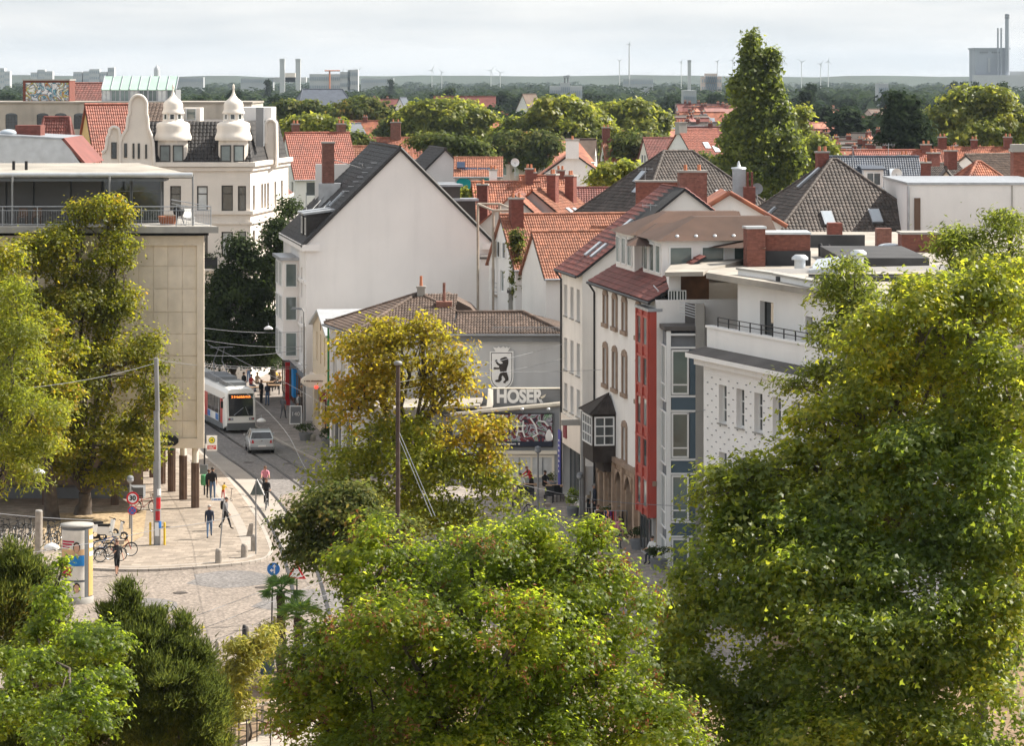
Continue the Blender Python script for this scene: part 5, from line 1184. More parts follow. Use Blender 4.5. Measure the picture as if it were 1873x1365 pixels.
# penthouse
Fp = Fr(Fc.p(-.2,-1.9,0), Fc.u, Fc.n); zp = zc+4.25; m = MB()
wall_holes(m, Fp, 0, 4.6, zc+.2, zp, [(2.7,zc+.3,1.6,2.6)], .3); window(t, Fp, 2.7, zc+.3, 1.6, 2.6, fm='frame_dark', gm='glass', t=.06, rec=.25)
Fp2 = Fr(Fp.p(4.6,0,0), V3((.24,-.97,0)), None); 
wall_holes(m, Fp2, 0, 20, zc+.2, zp-.9, [(4.3,zc+.3,1.0,2.3),(9.5,zc+.3,2.2,2.3)], .35); window(t, Fp2, 4.3, zc+.3, 1.0, 2.3, fm='grey_metal', gm='glass', t=.12, rec=.3); window(t, Fp2, 9.5, zc+.3, 2.2, 2.3, fm='frame_dark', rec=.3)
m.fb(Fp2, 0, 20, -.3, .12, zp-.9, zp)
m.poly([Fp.p(0,-14,zc),Fp.p(0,0,zc),Fp.p(0,0,zp),Fp.p(0,-14,zp)]); m.build('penthouse_wall', 'white_b', t)
m = MB(); m.fb(Fp, -.1, 4.6, -.4, .06, zp, zp+.1); m.fb(Fp2, 0, 20.1, -.4, .2, zp+.003, zp+.1); m.build('coping', 'concrete_grey', t)
zroof = zp-.25; m = MB(); m.prism([V3((X(1292,163),163.2,zroof-.3)), Fp2.p(20,-.4,zroof-.3), V3((48,160,zroof-.3)), V3((48,206,zroof-.3)), V3((X(1380,206),206,zroof-.3))], (0,0,.3)); m.build('flat_roof', 'roof_gravel', t)
def rbox(name, pxa, pxb, yt, yb, d, dp, mat, rz=0.):
    m = MB(); a_, b_ = W(pxa,yb,d), W(pxb,yt,d); m.box(a_.x,d,a_.z if 'cap' in name else min(a_.z,zroof-.05),b_.x,d+dp,b_.z); return m.build(name, mat, t)
rbox('brick_shaft', 1391,1482, 428,490, 169, 2.2, 'brick'); rbox('shaft_base', 1389.5,1483, 459,495, 168.9, 2.4, 'roof_bitumen'); rbox('shaft_cap', 1389,1484, 425,429, 168.8, 2.6, 'zinc_light')
for px_,yt,d_ in ((1570,457,165),(1463,466,164),(1540,459,172),(1500,445,178),(1515,447,181)):
    m = MB(); p = W(px_,yt,d_); r = .28 if px_ in (1570,1463) else .1; m.tube((p.x,p.y,zroof-.05),(p.x,p.y,p.z-.25),r,n=12); m.lathe((p.x,p.y,p.z-.25),[(r*1.5,0),(r*1.5,.12),(r*.9,.25)],12); m.build('roof_vent', 'zinc_light' if r > .2 else 'black', t)
m = MB(); a_ = W(1480,487,162.5); m.prism([V3((a_.x,162.5,zroof)),V3((a_.x+1.5,162.5,zroof)),V3((a_.x+1.5,162.5,zroof+.35)),V3((a_.x,162.5,zroof+.15))], (.9,5.5,.25)); m.build('skylight', 'skylight', t)
rbox('parapet', 1483,1582, 430,470, 187, .5, 'roof_bitumen'); rbox('brick_shaft', 1515,1541, 408,440, 192, 1., 'brick_red'); rbox('brick_shaft', 1604,1631, 418,445, 188, 1., 'brick_dark'); rbox('brick_shaft', 1650,1742, 428,475, 182, 2.0, 'brick'); rbox('shaft_cap', 1648,1744, 425,429, 181.9, 2.2, 'concrete_grey')
m = MB(); p = W(1628,441,184); m.box(p.x-.75,p.y-.6,zroof-.02,p.x+.75,p.y+.8,zroof+.2); m.build('dome_kerb', 'roof_bitumen', t); m = MB(); m.ell((p.x,p.y+.1,zroof+.2), .7,.65,.2,16); m.build('roof_dome', 'skylight', t)
rbox('roof_step', 1540,1700, 472,510, 166, 12, 'roof_bitumen'); 
for i, (pa, pb) in enumerate(((1480,1700),(1420,1690))):
    m = MB(); a_, b_ = W(pa,490+8*i,158-2*i), W(pb,489+8*i,160-2*i); m.box(a_.x,a_.y,zroof,b_.x,a_.y+.4,zroof+.22); m.build('roof_kerb', 'roof_bitumen', t)
# timber box and canopy between the attic and the block
t2 = thing('timber_loggia', 'brown timber loggia with beige canopy beside the white terrace block', 'building', (X(1255,166),166,0))
m = MB(); a_, b_ = W(1237,575,166.5), W(1286,505,166.5); m.box(a_.x,166.5,10.5,b_.x+.3,169,b_.z); m.build('timber_wall', 'wood_brown', t2)
m = MB(); slab(m, [W(1216,498,165),W(1286,497,164.5),W(1400,462,173),W(1240,468,175)], .22); m.build('canopy', 'roof_gravel', t2)
m = MB(); a_ = W(1218,496,165); m.box(a_.x+.2,166,11,a_.x+.8,171,a_.z-.3); m.build('side_wall', 'white_b', t2)
for k in range(4): window(t2, Fr((X(1222+k*5,165.8),165.8-.0,0),(1,0,0)), 0, 11.6, .5, 2.1, fm='frame_white', rec=0, t=.05)
m = MB(); m.box(X(1240,164.2),164.2,10.0,X(1284,164.2),164.6,11.0); m.box(X(1226,165.5),164.6,9.9,X(1284,165),166.6,10.1); m.build('balcony', 'concrete_grey', t2)
m = MB()
for k in range(5): m.tube(W(1243,560+k*5,164)+V3((0,0,.2)), W(1283,572+k*5,163.6)+V3((0,0,.2)), .022, n=5)
m.build('railing', 'zinc_light', t2)
m = MB()
for k in range(7): m.tube(W(1205+k*6,545+k*4,166.5), W(1203+k*6,530+k*5,166.5), .02, n=4)
m.tube(W(1195,522,166.8), W(1230,560,166.2), .03, n=5); m.build('roof_railing', 'zinc_light', t2)
m = MB(); m.prism([W(1204,585,166),W(1290,600,165),W(1290,560,165),W(1204,545,166)], (0,3,0)); m.build('roof_slope', 'roof_felt', t2)

# ------------------------------------------------------------------ dark pyramids and roofs behind
house('white house with dark pyramid tile roof and long skylights, left of the poplar', 1240, 239, 11.5, 11, 14.4, Z(277,239), .42, 'white', 'tile_dark', hip=.8, sky=2, tw=.24)
house('house with broad dark brown pyramid roof and two roof windows, right of the poplar', 1526, 221, 12, 12, 13.9, Z(292,221), .2, 'white', 'tile_dark', hip=.97, tw=.26, chim=((-.7,.5,19.35,.8,.6,'brick_red'),))
pq = PLANES['house with broad dark brown pyramid roof and two roof windows, right of the poplar']
for a_, b_ in ((.30,.27),(.66,.29)): skylight(bpy.data.objects['house.001'], pq[0][0].lerp(pq[0][1],a_).lerp(pq[0][3].lerp(pq[0][2],a_),b_)+V3((0,-.05,.06)), pq[0][1]-pq[0][0], (pq[0][2]+pq[0][3])/2-(pq[0][0]+pq[0][1])/2, .75, 1.3)
for b_ in (.25,.75): skylight(bpy.data.objects['house.001'], pq[3][0].lerp(pq[3][1],.5).lerp(pq[3][2],b_)+V3((-.05,0,.06)), pq[3][1]-pq[3][0], pq[3][2]-(pq[3][0]+pq[3][1])/2, .4, 2.0)
t = thing('brick_party_wall', 'tall dark red brick firewall in front of the left dark pyramid roof', 'wall', (X(1215,226),226,0)); m = MB(); m.box(X(1163,226),226,0,X(1268,226),226.5,Z(333,226)); m.build('brickwork', 'brick', t); m = MB(); m.box(X(1161.5,226),225.9,Z(333,226),X(1269.5,226),226.6,Z(333,226)+.12); m.build('coping', 'concrete_grey', t)
t = thing('small_gable_house', 'white gable end with maroon roof edge rising behind the brown attic roof', 'house', (X(1335,205),205,0)); m = MB(); pts = [(1270,425),(1272,394),(1335,357),(1428,412),(1428,425)]
m.prism([W(a,b,205) for a,b in pts], (0,8,0)); m.build('wall', 'white', t)
for a,b in (((1262,398),(1335,353)),((1335,353),(1440,415))):
    p, q = W(*a,204.7), W(*b,204.7); roofplane(t, p, p+V3((0,8.6,0)), q+V3((0,8.6,0)), q, 'tile_red', tiled=False); m = MB(); m.path([p+V3((0,-.05,.05)),q+V3((0,-.05,.05))], .14, 6); m.build('verge', 'tile_red', t)
def plain_box(label, name, pxa, pxb, yt, d, dp, mat, roof='roof_felt', cat='building', cap=.15):
    t = thing(name, label, cat, (X((pxa+pxb)/2,d),d,0)); m = MB(); m.box(X(pxa,d),d,0,X(pxb,d),d+dp,Z(yt,d)); m.build('wall', mat, t); m = MB(); m.box(X(pxa,d)-.1,d-.1,Z(yt,d),X(pxb,d)+.1,d+dp+.1,Z(yt,d)+cap); m.build('roof', roof, t); return t
tb = plain_box('plain white flat-roofed block with drainpipe at the right edge', 'white_block', 1662, 1920, 338, 212, 14, 'white_b', 'zinc')
m = MB(); m.tube((X(1664,211),211.8,0),(X(1664,211),211.8,Z(340,212)),.09); m.build('drainpipe', 'zinc', tb); window(tb, Fr((X(1672,212),212,0),(1,0,0)), 0, 8, .4, Z(362,212)-8, fm='frame_brown', gm='frame_brown', rec=-.02)
for p_ in (1850,): m = MB(); m.box(X(p_,212),211.93,5,X(p_+2,212),212,Z(339,212)); m.build('joint', 'concrete_grey', tb)
t = thing('brick_stack', 'tall brick chimney stack at the right edge of the view', 'chimney', (X(1866,230),230,0)); m = MB(); m.box(X(1854,230),230,0,X(1885,230),231.5,Z(278,230)); m.build('shaft', 'brick', t); m = MB(); m.box(X(1851,230),229.9,Z(278,230),X(1888,230),231.6,Z(272,230)); m.box(X(1853,230),229.95,Z(272,230),X(1886,230),231.5,Z(264,230)); m.build('cap', 'concrete_grey', t)
t = thing('metal_flue', 'grey metal flue box with brick stack beside the poplar foot', 'chimney', (X(1356,228),228,0)); m = MB(); m.box(X(1341,228),228,0,X(1364,228),229,Z(309,228)); m.build('flue', 'zinc', t); m = MB(); m.lathe((X(1352,228),228.5,Z(309,228)),[(.55,0),(.5,.1),(.12,.15),(.1,.35),(.03,.55)],12); m.build('cowl', 'zinc_light', t); m = MB(); m.box(X(1361,227),227,0,X(1382,227),228,Z(342,227)); m.box(X(1366,227.2),227.2,Z(342,227),X(1370,227),227.6,Z(315,227)); m.box(X(1374,227.2),227.2,Z(342,227),X(1378,227),227.6,Z(315,227)); m.build('stack', 'brick_red', t)

# ------------------------------------------------------------------ houses in the middle distance
def HO(*a, **k): return house(*a, **k)
HO('white house with bright red pantiles and red chimney, taller of a pair', 1040, 226, 9.5, 7.2, 11.7, Z(391,227), .26, 'white', 'tile_orange', tw=.165, chim=((-3.9,-.6,16.1,.85,.8,'brick_red'),), seed=2)
HO('white house with bright red pantiles, lower one in front of the pair', 1083, 217, 8.0, 6.0, 11.6, Z(422,218), .26, 'white', 'tile_orange', tw=.165, seed=3, wins=False)
HO('house with maroon tile slope left of the left dark pyramid', 1112, 262, 6.0, 8.0, 13.0, Z(344,262), .0, 'white', 'tile_maroon', seed=4)
HO('cream gable house with peach tiled slope and red chimneys', 1003, 255, 8.0, 8.0, 12.6, Z(345,255), 1.25, 'mid_grey', 'tile_orange', chim=((-2.0,-1.0,16.9,.9,.7,'brick_red'),(2,-1.2,16.7,.9,.7,'brick_red')), sky=2, seed=5)
HO('small cream gable house with red verge beside the scaffold tower', 945, 250, 7.5, 7.5, 12.4, Z(350,250), 1.5, 'cream', 'tile_red', chim=((0,2.6,16.2,1.,.8,'brick_red'),), seed=6)
HO('broad white gable with brick-capped chimney in front of the green trees', 1047, 306, 9, 12.0, 13.2, Z(276,306), 1.55, 'white', 'tile_red', chim=((-4.4,0,18.6,1.3,1.2,'white'),), seed=7, wins=False)
HO('small maroon roofed house with yellow wall left of the broad white gable', 925, 275, 5.5, 6, 12.6, Z(333,275), .15, 'yellowwall', 'tile_red', chim=((2,0,16.7,.6,.6,'brick_red'),(-1,.5,16.6,.6,.6,'white')), seed=8)
HO('narrow white house with red stack between the cream gables', 1000, 285, 4.5, 6, 13.0, Z(322,285), .1, 'white', 'tile_red', chim=((1.2,0,16.3,.7,.6,'brick_red'),(-1.2,0,16.1,.6,.6,'brick_red')), seed=9)
th_ = HO('grey boarded house with teal arched windows, solar panels and striped red roof', 875, 290, 4.0, 6, 15.8, Z(288,292), 0, 'mid_grey', 'tile_orange', seed=10, wins=False, oh=.2)
for px_ in (846,887):
    p = W(px_,338,286.8); Fz = Fr((p.x-.5,286.95,0),(1,0,0)); m = MB(); m.prism([Fz.p(.6+.72*math.cos(math.radians(a)),.02,Z(340,287)+ .75*math.sin(math.radians(a))) for a in range(0,181,20)]+[Fz.p(-.12,.02,Z(352,287)),Fz.p(1.32,.02,Z(352,287))], (0,-.1,0)); m.build('window_surround', 'teal', th_); window(th_, Fz, .15, Z(351,287), .9, 1.0, rec=-.13)
m = MB(); m.box(X(835,286.8),286.7,Z(362,287),X(915,286.8),286.99,Z(355,287)); m.build('band', 'teal', th_)
for px_,py_ in ((850,312),(865,313),(882,313),(897,313),(843,302)):
    a_ = MB(); p = W(px_,py_,287.8); a_.prism([p+V3((-.35,-.02,-.3)),p+V3((.35,-.02,-.3)),p+V3((.35,.45,.2)),p+V3((-.35,.45,.2))], (0,-.1,.1)); a_.build('solar_panel', 'solar', th_)
HO('grey gable house with black roof left of the teal-windowed house', 800, 300, 9, 6.4, 14.8, Z(270,300), 1.75, 'greywall', 'tile_black', seed=11, wins=False)
HO('low white flat annex in front of the grey gable', 765, 280, 5, 5, 13.2, 13.6, 0, 'white', 'zinc', tiled=False, seed=12)
HO('white gabled house with orange roof behind the brick chimney', 580, 335, 6.5, 8, 14.4, Z(243,335), .3, 'white', 'tile_bright', chim=((2.6,.3,19.6,.8,.8,'brick_dark'),(-2.2,.3,19.6,.7,.7,'brick_dark')), seed=13)
HO('small orange roofed house right of the brick chimney', 665, 345, 5.5, 7, 13.2, Z(268,345), .1, 'cream', 'tile_orange', seed=14)
HO('long low red roof beyond the white gable apex', 745, 420, 8.5, 7, 14.2, Z(252,420), 0, 'white', 'tile_red', chim=((-1.5,0,18.6,1.3,.9,'brick_dark'),), sky=1, seed=15)
HO('slate blue roofed house with curved white dormer behind the right pyramid', 1590, 276, 8, 9, 14.4, Z(287,276), 0, 'white', 'tile_slate', sky=2, dorm=1, seed=16)
HO('small grey-white gable house right of the slate roof', 1730, 262, 7, 5.0, 14.2, Z(308,262), 1.45, 'cream_dark', 'tile_dark', chim=((-1,1.6,17.6,1.1,.8,'brick_red'),), seed=17, wins=False)
HO('red tiled pyramid roof house right of the small grey-white gable', 1790, 268, 7.5, 7.5, 14.2, Z(296,268), .3, 'cream', 'tile_red', hip=.95, chim=((-2.5,0,18.4,.8,.8,'brick_red'),), seed=18)
HO('long white house with dark roof near the right edge', 1835, 300, 9, 9, 14.8, Z(282,300), .6, 'white', 'tile_brown', seed=19)
HO('dark tiled house with dormers left of the small grey-white gable', 1690, 285, 7, 8, 14.0, Z(300,285), .5, 'white', 'tile_dark', chim=((1,0,17.8,.9,.7,'brick_red'),(-2,.2,17.6,.8,.7,'brick_red')), seed=20)
HO('long bright red ridge with three chimneys on the right', 1790, 360, 9.5, 8, 14.6, Z(270,360), .0, 'white', 'tile_red', chim=((-4,0,17.8,.9,.7,'brick_red'),(-.5,0,17.5,.7,.6,'brick_red'),(3.2,0,17.8,.9,.7,'brick_red')), seed=21)
HO('red brick roofed house below the dark cedar', 1640, 330, 8.5, 8, 13.4, Z(275,330), .1, 'brick_red', 'tile_bright', chim=((3,0,17.6,1,.8,'brick_red'),), seed=22)
HO('bright red roofed house with white gable left of the poplar', 1275, 420, 5.5, 9, 13.6, Z(237,420), .5, 'white', 'tile_bright', sky=2, chim=((-2.4,0,18.6,1.2,1,'concrete_grey'),), seed=23)
HO('maroon roofed house left of the bright red one by the poplar', 1222, 430, 6.5, 8, 12.8, Z(252,430), .2, 'cream', 'tile_maroon', seed=24)
HO('small orange roof peeking between the green trees', 1130, 440, 4.0, 7, 12.8, Z(256,440), .1, 'white', 'tile_orange', chim=((-1.6,0,17.6,1,.9,'brick_red'),), seed=25)
# distant roofs: rows among the trees
rr = random.Random(21); n_ = 0
band = [(590,720,195,226,560,820),(880,930,203,225,600,720),(1180,1330,175,240,560,980),(1480,1640,196,280,420,850),(600,720,178,195,900,1200),(1620,1873,272,300,380,450),(940,1010,250,262,480,520),(1660,1720,230,260,520,640)]
for (xa_,xb_,ya,yb,da_,dbb) in band:
    k = int((xb_-xa_)*(yb-ya)/620)+2
    for i in range(k):
        f = (i+.5)/k; d_ = dbb+(da_-dbb)*f; px_ = rr.uniform(xa_,xb_); zR_ = min(16.5, max(10.5, Z(ya+(yb-ya)*f+rr.uniform(-3,3), d_)))
        w_ = rr.uniform(8,15); n_ += 1
        HO('distant roof of a terraced house between the far trees', px_, d_, w_, rr.uniform(8,10), zR_-rr.uniform(3,4.6), zR_, rr.choice([0,.15,-.1,1.4,.6]), rr.choice(['white','white','cream','brick_red','pinkish']), rr.choice(['tile_red','tile_maroon','tile_maroon','tile_slate','tile_brown','tile_dark','tile_red']), tiled=False, chim=((rr.uniform(-3,3),0,zR_+.7,.8,.6,'brick_red'),(rr.uniform(-4,4),.2,zR_+.6,.7,.6,'brick_red'))[:rr.choice([1,2])], sky=rr.choice([0,1]), group='distant terraced houses', seed=n_)
HO('big dark blue-grey barn roof among the trees, left of centre', 590, 900, 17, 22, 14, Z(163,900), .2, 'cream', 'tile_slate', tiled=False, hip=.35, seed=31)
HO('white gabled house in front of the far wood, left of centre', 737, 820, 8, 8, 11.5, Z(178,820), 1.4, 'white', 'tile_slate', tiled=False, seed=32)
HO('big maroon hall roof behind the green trees', 850, 860, 16, 14, 11.5, Z(176,860), .0, 'brick_red', 'tile_maroon', tiled=False, seed=33)
HO('white gable with dark roof far away left of the white flats', 968, 800, 9, 9, 10.5, Z(172,800), 1.2, 'white', 'tile_brown', tiled=False, seed=34)
t = thing('red_spire', 'small pointed orange roof spire among the trees', 'tower', (X(720,640),640,0)); m = MB(); m.lathe((X(720,640),640,0),[(1.0,0),(1.0,14.5)],4,a0=.8,sm=False); m.build('shaft','brick_red',t); m = MB(); m.lathe((X(720,640),640,14.5),[(1.15,0),(.05,Z(200,640)-14.5)],8,sm=False); m.build('roof','tile_orange',t)

# ------------------------------------------------------------------ left background: factory, mural, glasshouse, steep red roof
t = thing('old_factory', 'weathered grey factory wall with arched barred windows on the left', 'building', (X(100,300),300,0))
F = Fr((X(-40,300),300,0),(1,0,0)); ln = X(460,300)-X(-40,300); m = MB(); hs = []
for px_ in (10,67,100,135): hs.append((X(px_,300)-X(-40,300), Z(236,300), 1.1, 1.25))
facade(m, t, F, 0, ln, 0, Z(189,300), hs, fm='dark_metal', nx=4, ny=4, t=.035)
m.poly([F.p(ln,0,0),F.p(ln,-14,0),F.p(ln,-14,Z(189,300)),F.p(ln,0,Z(189,300))]); m.build('wall', 'factory', t)
for h_ in hs: a_ = MB(); c_ = F.p(h_[0]+.55,.004,h_[1]+1.25); a_.prism([c_+V3((.55*math.cos(k*math.pi/8),0,.22*math.sin(k*math.pi/8))) for k in range(9)], (0,-.02,0)); a_.build('arch_light', 'glass', t)
m = MB(); m.fb(F, -.1, ln+.1, -14, .12, Z(189,300), Z(189,300)+.15); m.build('roof', 'roof_gravel', t)
t = thing('mural_block', 'brick-edged rooftop block with a colourful abstract mural', 'building', (X(83,306),306,Z(189,300)+.15))
z_0 = Z(189,300)+.15; m = MB(); m.box(X(42,306),306,z_0,X(127,306),310,Z(147,306)); m.build('wall', 'brick_red', t)
MU = bpy.data.materials.new('mural_print'); MU.use_nodes = True; n = MU.node_tree.nodes; l = MU.node_tree.links.new
geo = n.new('ShaderNodeNewGeometry'); v1 = n.new('ShaderNodeTexNoise'); v1.inputs['Scale'].default_value = 1.0; v1.inputs['Detail'].default_value = 4; v1.inputs['Distortion'].default_value = 2.2; l(geo.outputs['Position'], v1.inputs['Vector'])
rp = n.new('ShaderNodeValToRGB'); e = rp.color_ramp.elements; e[0].position = .3; e[0].color = (.72,.70,.70,1); e[1].position = .8; e[1].color = (.75,.74,.72,1)
for p_, c_ in ((.41,(.70,.69,.70)),(.44,(.03,.03,.06)),(.47,(.05,.30,.40)),(.50,(.60,.58,.58)),(.53,(.05,.05,.07)),(.56,(.45,.12,.05)),(.585,(.6,.45,.05)),(.61,(.10,.35,.15)),(.64,(.7,.68,.68))): q = e.new(p_); q.color = (*c_,1)
l(v1.outputs['Fac'], rp.inputs['Fac']); l(rp.outputs['Color'], n['Principled BSDF'].inputs['Base Color'])
m = MB(); m.box(X(47,305.9),305.93,z_0+.05,X(125,305.9),306,Z(151,306)); m.build('mural', MU, t)
m = MB(); m.box(X(41,306),305.8,Z(147,306),X(128,306),310.2,Z(147,306)+.12); m.build('roof', 'concrete_grey', t)
t = thing('glasshouse', 'rooftop glasshouse with mint green metal roof', 'building', (X(254,304),304,z_0))
F = Fr((X(186,304),304,0),(1,0,0)); ln = X(322,304)-X(186,304); zt_ = Z(164,304)
m = MB(); m.fb(F, .05, ln-.05, -5, -.15, z_0, zt_); m.build('wall', 'greydark', t)
for k in range(8): window(t, F, ln/8*k, z_0, ln/8-.02, zt_-z_0, fm='zinc', gm='glass_green' if k % 3 else 'curtain', nx=2, rec=.0)
for k in range(8):
    m = MB(); slab(m, [F.p(ln/8*k+.01,.15,zt_),F.p(ln/8*(k+1)-.01,.15,zt_),F.p(ln/8*(k+1)-.01,-2.4,Z(139,306)),F.p(ln/8*k+.01,-2.4,Z(139,306))], .06); m.build('roof_panel', 'patina', t)
for k in range(9): m = MB(); m.path([F.p(ln/8*k,.16,zt_+.05),F.p(ln/8*k,-2.4,Z(139,306)+.05)], .05, 5); m.build('roof_rib', 'zinc', t)
HO('house with steep bright red roof and yellow gable beside the curved gable', 205, 276, 4.6, 6.2, 15.6, Z(191,276), .5, 'yellowwall', 'tile_bright', seed=41)
HO('house with steep maroon roof left of the yellow gable', 104, 268, 3.4, 6, 15.6, Z(216,264), .0, 'cream', 'tile_maroon', seed=42, hip=.4)
HO('small maroon house beside the mural', 145, 420, 7, 6, 18.6, Z(152,420), .5, 'mid_grey', 'tile_maroon', seed=43)
t = thing('zinc_roof_block', 'pale zinc clad roof block behind the roof terrace', 'building', (X(60,207),207,0)); m = MB()
m.prism([W(-60,300,207),W(148,300,207),W(116,255,207),W(-60,247,207)], (0,9,0)); m.build('cladding', 'zinc_light', t)
m = MB(); m.prism([W(-60,247,206.9),W(116,255,206.9),W(116,252,206.9),W(-60,243,206.9)], (0,9.2,0)); m.build('roof', 'zinc', t); m = MB(); m.prism([W(112,254,206.9),W(152,300,206.9),W(158,300,206.9),W(117,252,206.9)], (0,9,0)); m.build('verge', 'tile_maroon', t)
m = MB(); m.box(X(28,210),210,19,X(74,210),212,Z(229,210)); m.build('brick_shaft', 'brick_red', t); m = MB(); m.ell(W(15,243,209), .55,.55,.25,14); m.build('roof_dome', 'skylight', t)

# ------------------------------------------------------------------ steel balcony tower beside the gable
t = thing('balcony_tower', 'steel balcony tower with wicker screens at the right of the white gable', 'balcony', (X(915,226),226,0))
dT = 226.
for px_,yt,dd in ((874,372,2.2),(914,372,2.2),(902,384,0),(944,384,0)):
    m = MB(); p = V3((X(px_,dT+dd),dT+dd,0)); m.tube(p, V3((p.x,p.y,Z(yt,dT+dd))), .09, n=6); m.build('post', 'wood_grey', t)
m = MB(); m.tube(W(902,385,dT),W(944,385,dT),.1,n=6); m.tube(W(874,373,dT+2.2),W(914,373,dT+2.2),.1,n=6); m.tube(W(902,385,dT),W(874,373,dT+2.2),.08,n=6); m.tube(W(944,385,dT),W(914,373,dT+2.2),.08,n=6); m.build('top_frame', 'wood_grey', t)
for yy in (470,543):
    m = MB(); z_ = Z(yy,dT); m.box(X(900,dT),dT-.05,z_,X(945,dT),dT+2.3,z_+.12); m.build('floor', 'wood_grey', t)
m = MB(); m.box(X(903,dT),dT-.02,Z(470,dT)+.14,X(943,dT),dT+.02,Z(441,dT)); m.build('wicker_screen', 'wood_grey', t)
m = MB(); 
for k in range(4): z_ = Z(542-k*8,dT); m.tube((X(901,dT),dT,z_),(X(944,dT),dT,z_),.022,n=5)
m.build('railing', 'zinc', t)
plain_box('white annex block with tall windows behind the balcony tower', 'white_annex', 880, 928, 474, 230.5, 7, 'white')
plain_box('low grey concrete wall block at the foot of the balcony tower', 'concrete_block', 930, 957, 536, 222, 4, 'concrete_grey')
plain_box('dark flat roofed extension below the cream gables', 'dark_extension', 915, 960, 424, 240, 6, 'brick_dark')
# ------------------------------------------------------------------ far skyline
def far(name, label, cat, d, parts, group=None):
    px0 = parts[0][2]; t = thing(name, label, cat, (X(px0,d), d, 0), group=group)
    for nm, mt, pa, pb, yt, yb, dp in parts:
        m = MB(); zb_ = max(0., Z(yb,d)); m.box(X(pa,d), d, zb_, X(pb,d), d+dp, Z(yt,d)); m.build(nm, mt, t)
    return t
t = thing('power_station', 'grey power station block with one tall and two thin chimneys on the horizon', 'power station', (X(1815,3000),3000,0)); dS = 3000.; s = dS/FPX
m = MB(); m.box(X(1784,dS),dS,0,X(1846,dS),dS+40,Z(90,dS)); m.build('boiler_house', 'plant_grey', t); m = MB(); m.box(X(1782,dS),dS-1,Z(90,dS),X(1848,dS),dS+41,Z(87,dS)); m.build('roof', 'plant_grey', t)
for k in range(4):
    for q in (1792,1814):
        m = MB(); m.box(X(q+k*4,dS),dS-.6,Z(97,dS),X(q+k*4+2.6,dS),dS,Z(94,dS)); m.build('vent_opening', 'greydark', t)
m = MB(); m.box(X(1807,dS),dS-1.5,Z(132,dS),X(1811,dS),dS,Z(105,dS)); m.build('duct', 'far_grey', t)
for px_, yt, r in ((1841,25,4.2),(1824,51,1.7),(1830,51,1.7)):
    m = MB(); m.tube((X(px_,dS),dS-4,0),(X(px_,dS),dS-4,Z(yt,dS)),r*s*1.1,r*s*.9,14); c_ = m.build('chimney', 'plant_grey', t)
    for yy in (yt+2,yt+6): m = MB(); m.tube((X(px_,dS),dS-4,Z(yy+2.4,dS)),(X(px_,dS),dS-4,Z(yy,dS)),r*s*1.08,n=14); m.build('band', 'far_white_hazed' if r < 2 else 'greydark', c_)
m = MB(); m.box(X(1778,dS),dS-10,0,X(1873,dS),dS-2,Z(137,dS)); m.build('annex', 'far_white_hazed', t); m = MB(); m.box(X(1846,dS),dS+5,0,X(1890,dS),dS+12,Z(130,dS)); m.build('annex', 'far_white_hazed', t)
for px_, lab in ((516,'left of the pair of pale concrete towers on the horizon'),(545,'right of the pair of pale concrete towers on the horizon')):
    t = thing('concrete_tower', lab, 'tower', (X(px_,2600),2600,0)); m = MB(); m.box(X(px_-4.4,2600),2600,0,X(px_+4.4,2600),2606,Z(108,2600)); m.build('shaft','far_white_hazed',t); m = MB(); m.box(X(px_-4.8,2600),2599.5,Z(111,2600),X(px_+4.8,2600),2606.5,Z(107,2600)); m.build('head','far_white_hazed',t)
far('plant_hall', 'pale industrial hall between the two concrete towers', 'building', 2610, [('wall','cream',521,540,133,150,8),('wall','far_white_hazed',500,560,141,150,10)])
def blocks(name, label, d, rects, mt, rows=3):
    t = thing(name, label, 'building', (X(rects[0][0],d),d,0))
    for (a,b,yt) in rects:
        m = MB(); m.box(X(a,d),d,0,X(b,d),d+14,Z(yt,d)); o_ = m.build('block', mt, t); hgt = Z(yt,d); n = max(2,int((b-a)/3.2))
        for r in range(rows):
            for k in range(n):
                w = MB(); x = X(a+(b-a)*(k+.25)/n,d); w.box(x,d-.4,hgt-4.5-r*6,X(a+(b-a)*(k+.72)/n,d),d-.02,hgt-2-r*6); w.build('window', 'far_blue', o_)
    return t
blocks('apartment_slab', 'pale blue-white high rise slabs on the horizon, far left', 3400, [(134,150,131),(152,163,130),(163,182,126),(183,196,131),(197,209,123)], 'far_white_hazed')
blocks('apartment_cluster', 'hazy cluster of pale flats at the far left edge', 3600, [(-10,8,124),(8,18,130),(56,70,132),(68,82,127),(82,96,130)], 'far_white_hazed')
blocks('office_block', 'half-built office block with crane in the middle of the skyline', 2300, [(566,622,135),(622,640,131),(636,655,127)], 'far_white_hazed')
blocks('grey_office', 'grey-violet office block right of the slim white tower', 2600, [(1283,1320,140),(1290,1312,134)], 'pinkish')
blocks('white_flats', 'white flats with rooftop masts in the far wood', 1500, [(1006,1026,157),(1026,1043,151),(1043,1065,157)], 'far_white_hazed', rows=2)
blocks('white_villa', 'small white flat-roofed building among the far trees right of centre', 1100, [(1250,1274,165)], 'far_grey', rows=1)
blocks('white_cube_house', 'white cube house in the far wood right of the poplar', 1500, [(1607,1625,152)], 'far_white_hazed', rows=1)
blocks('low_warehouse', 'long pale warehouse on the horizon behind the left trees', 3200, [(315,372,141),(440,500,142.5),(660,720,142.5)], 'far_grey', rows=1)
blocks('warehouse', 'long pale warehouse on the horizon left of the slim white tower', 3000, [(1140,1195,144)], 'far_grey', rows=1)
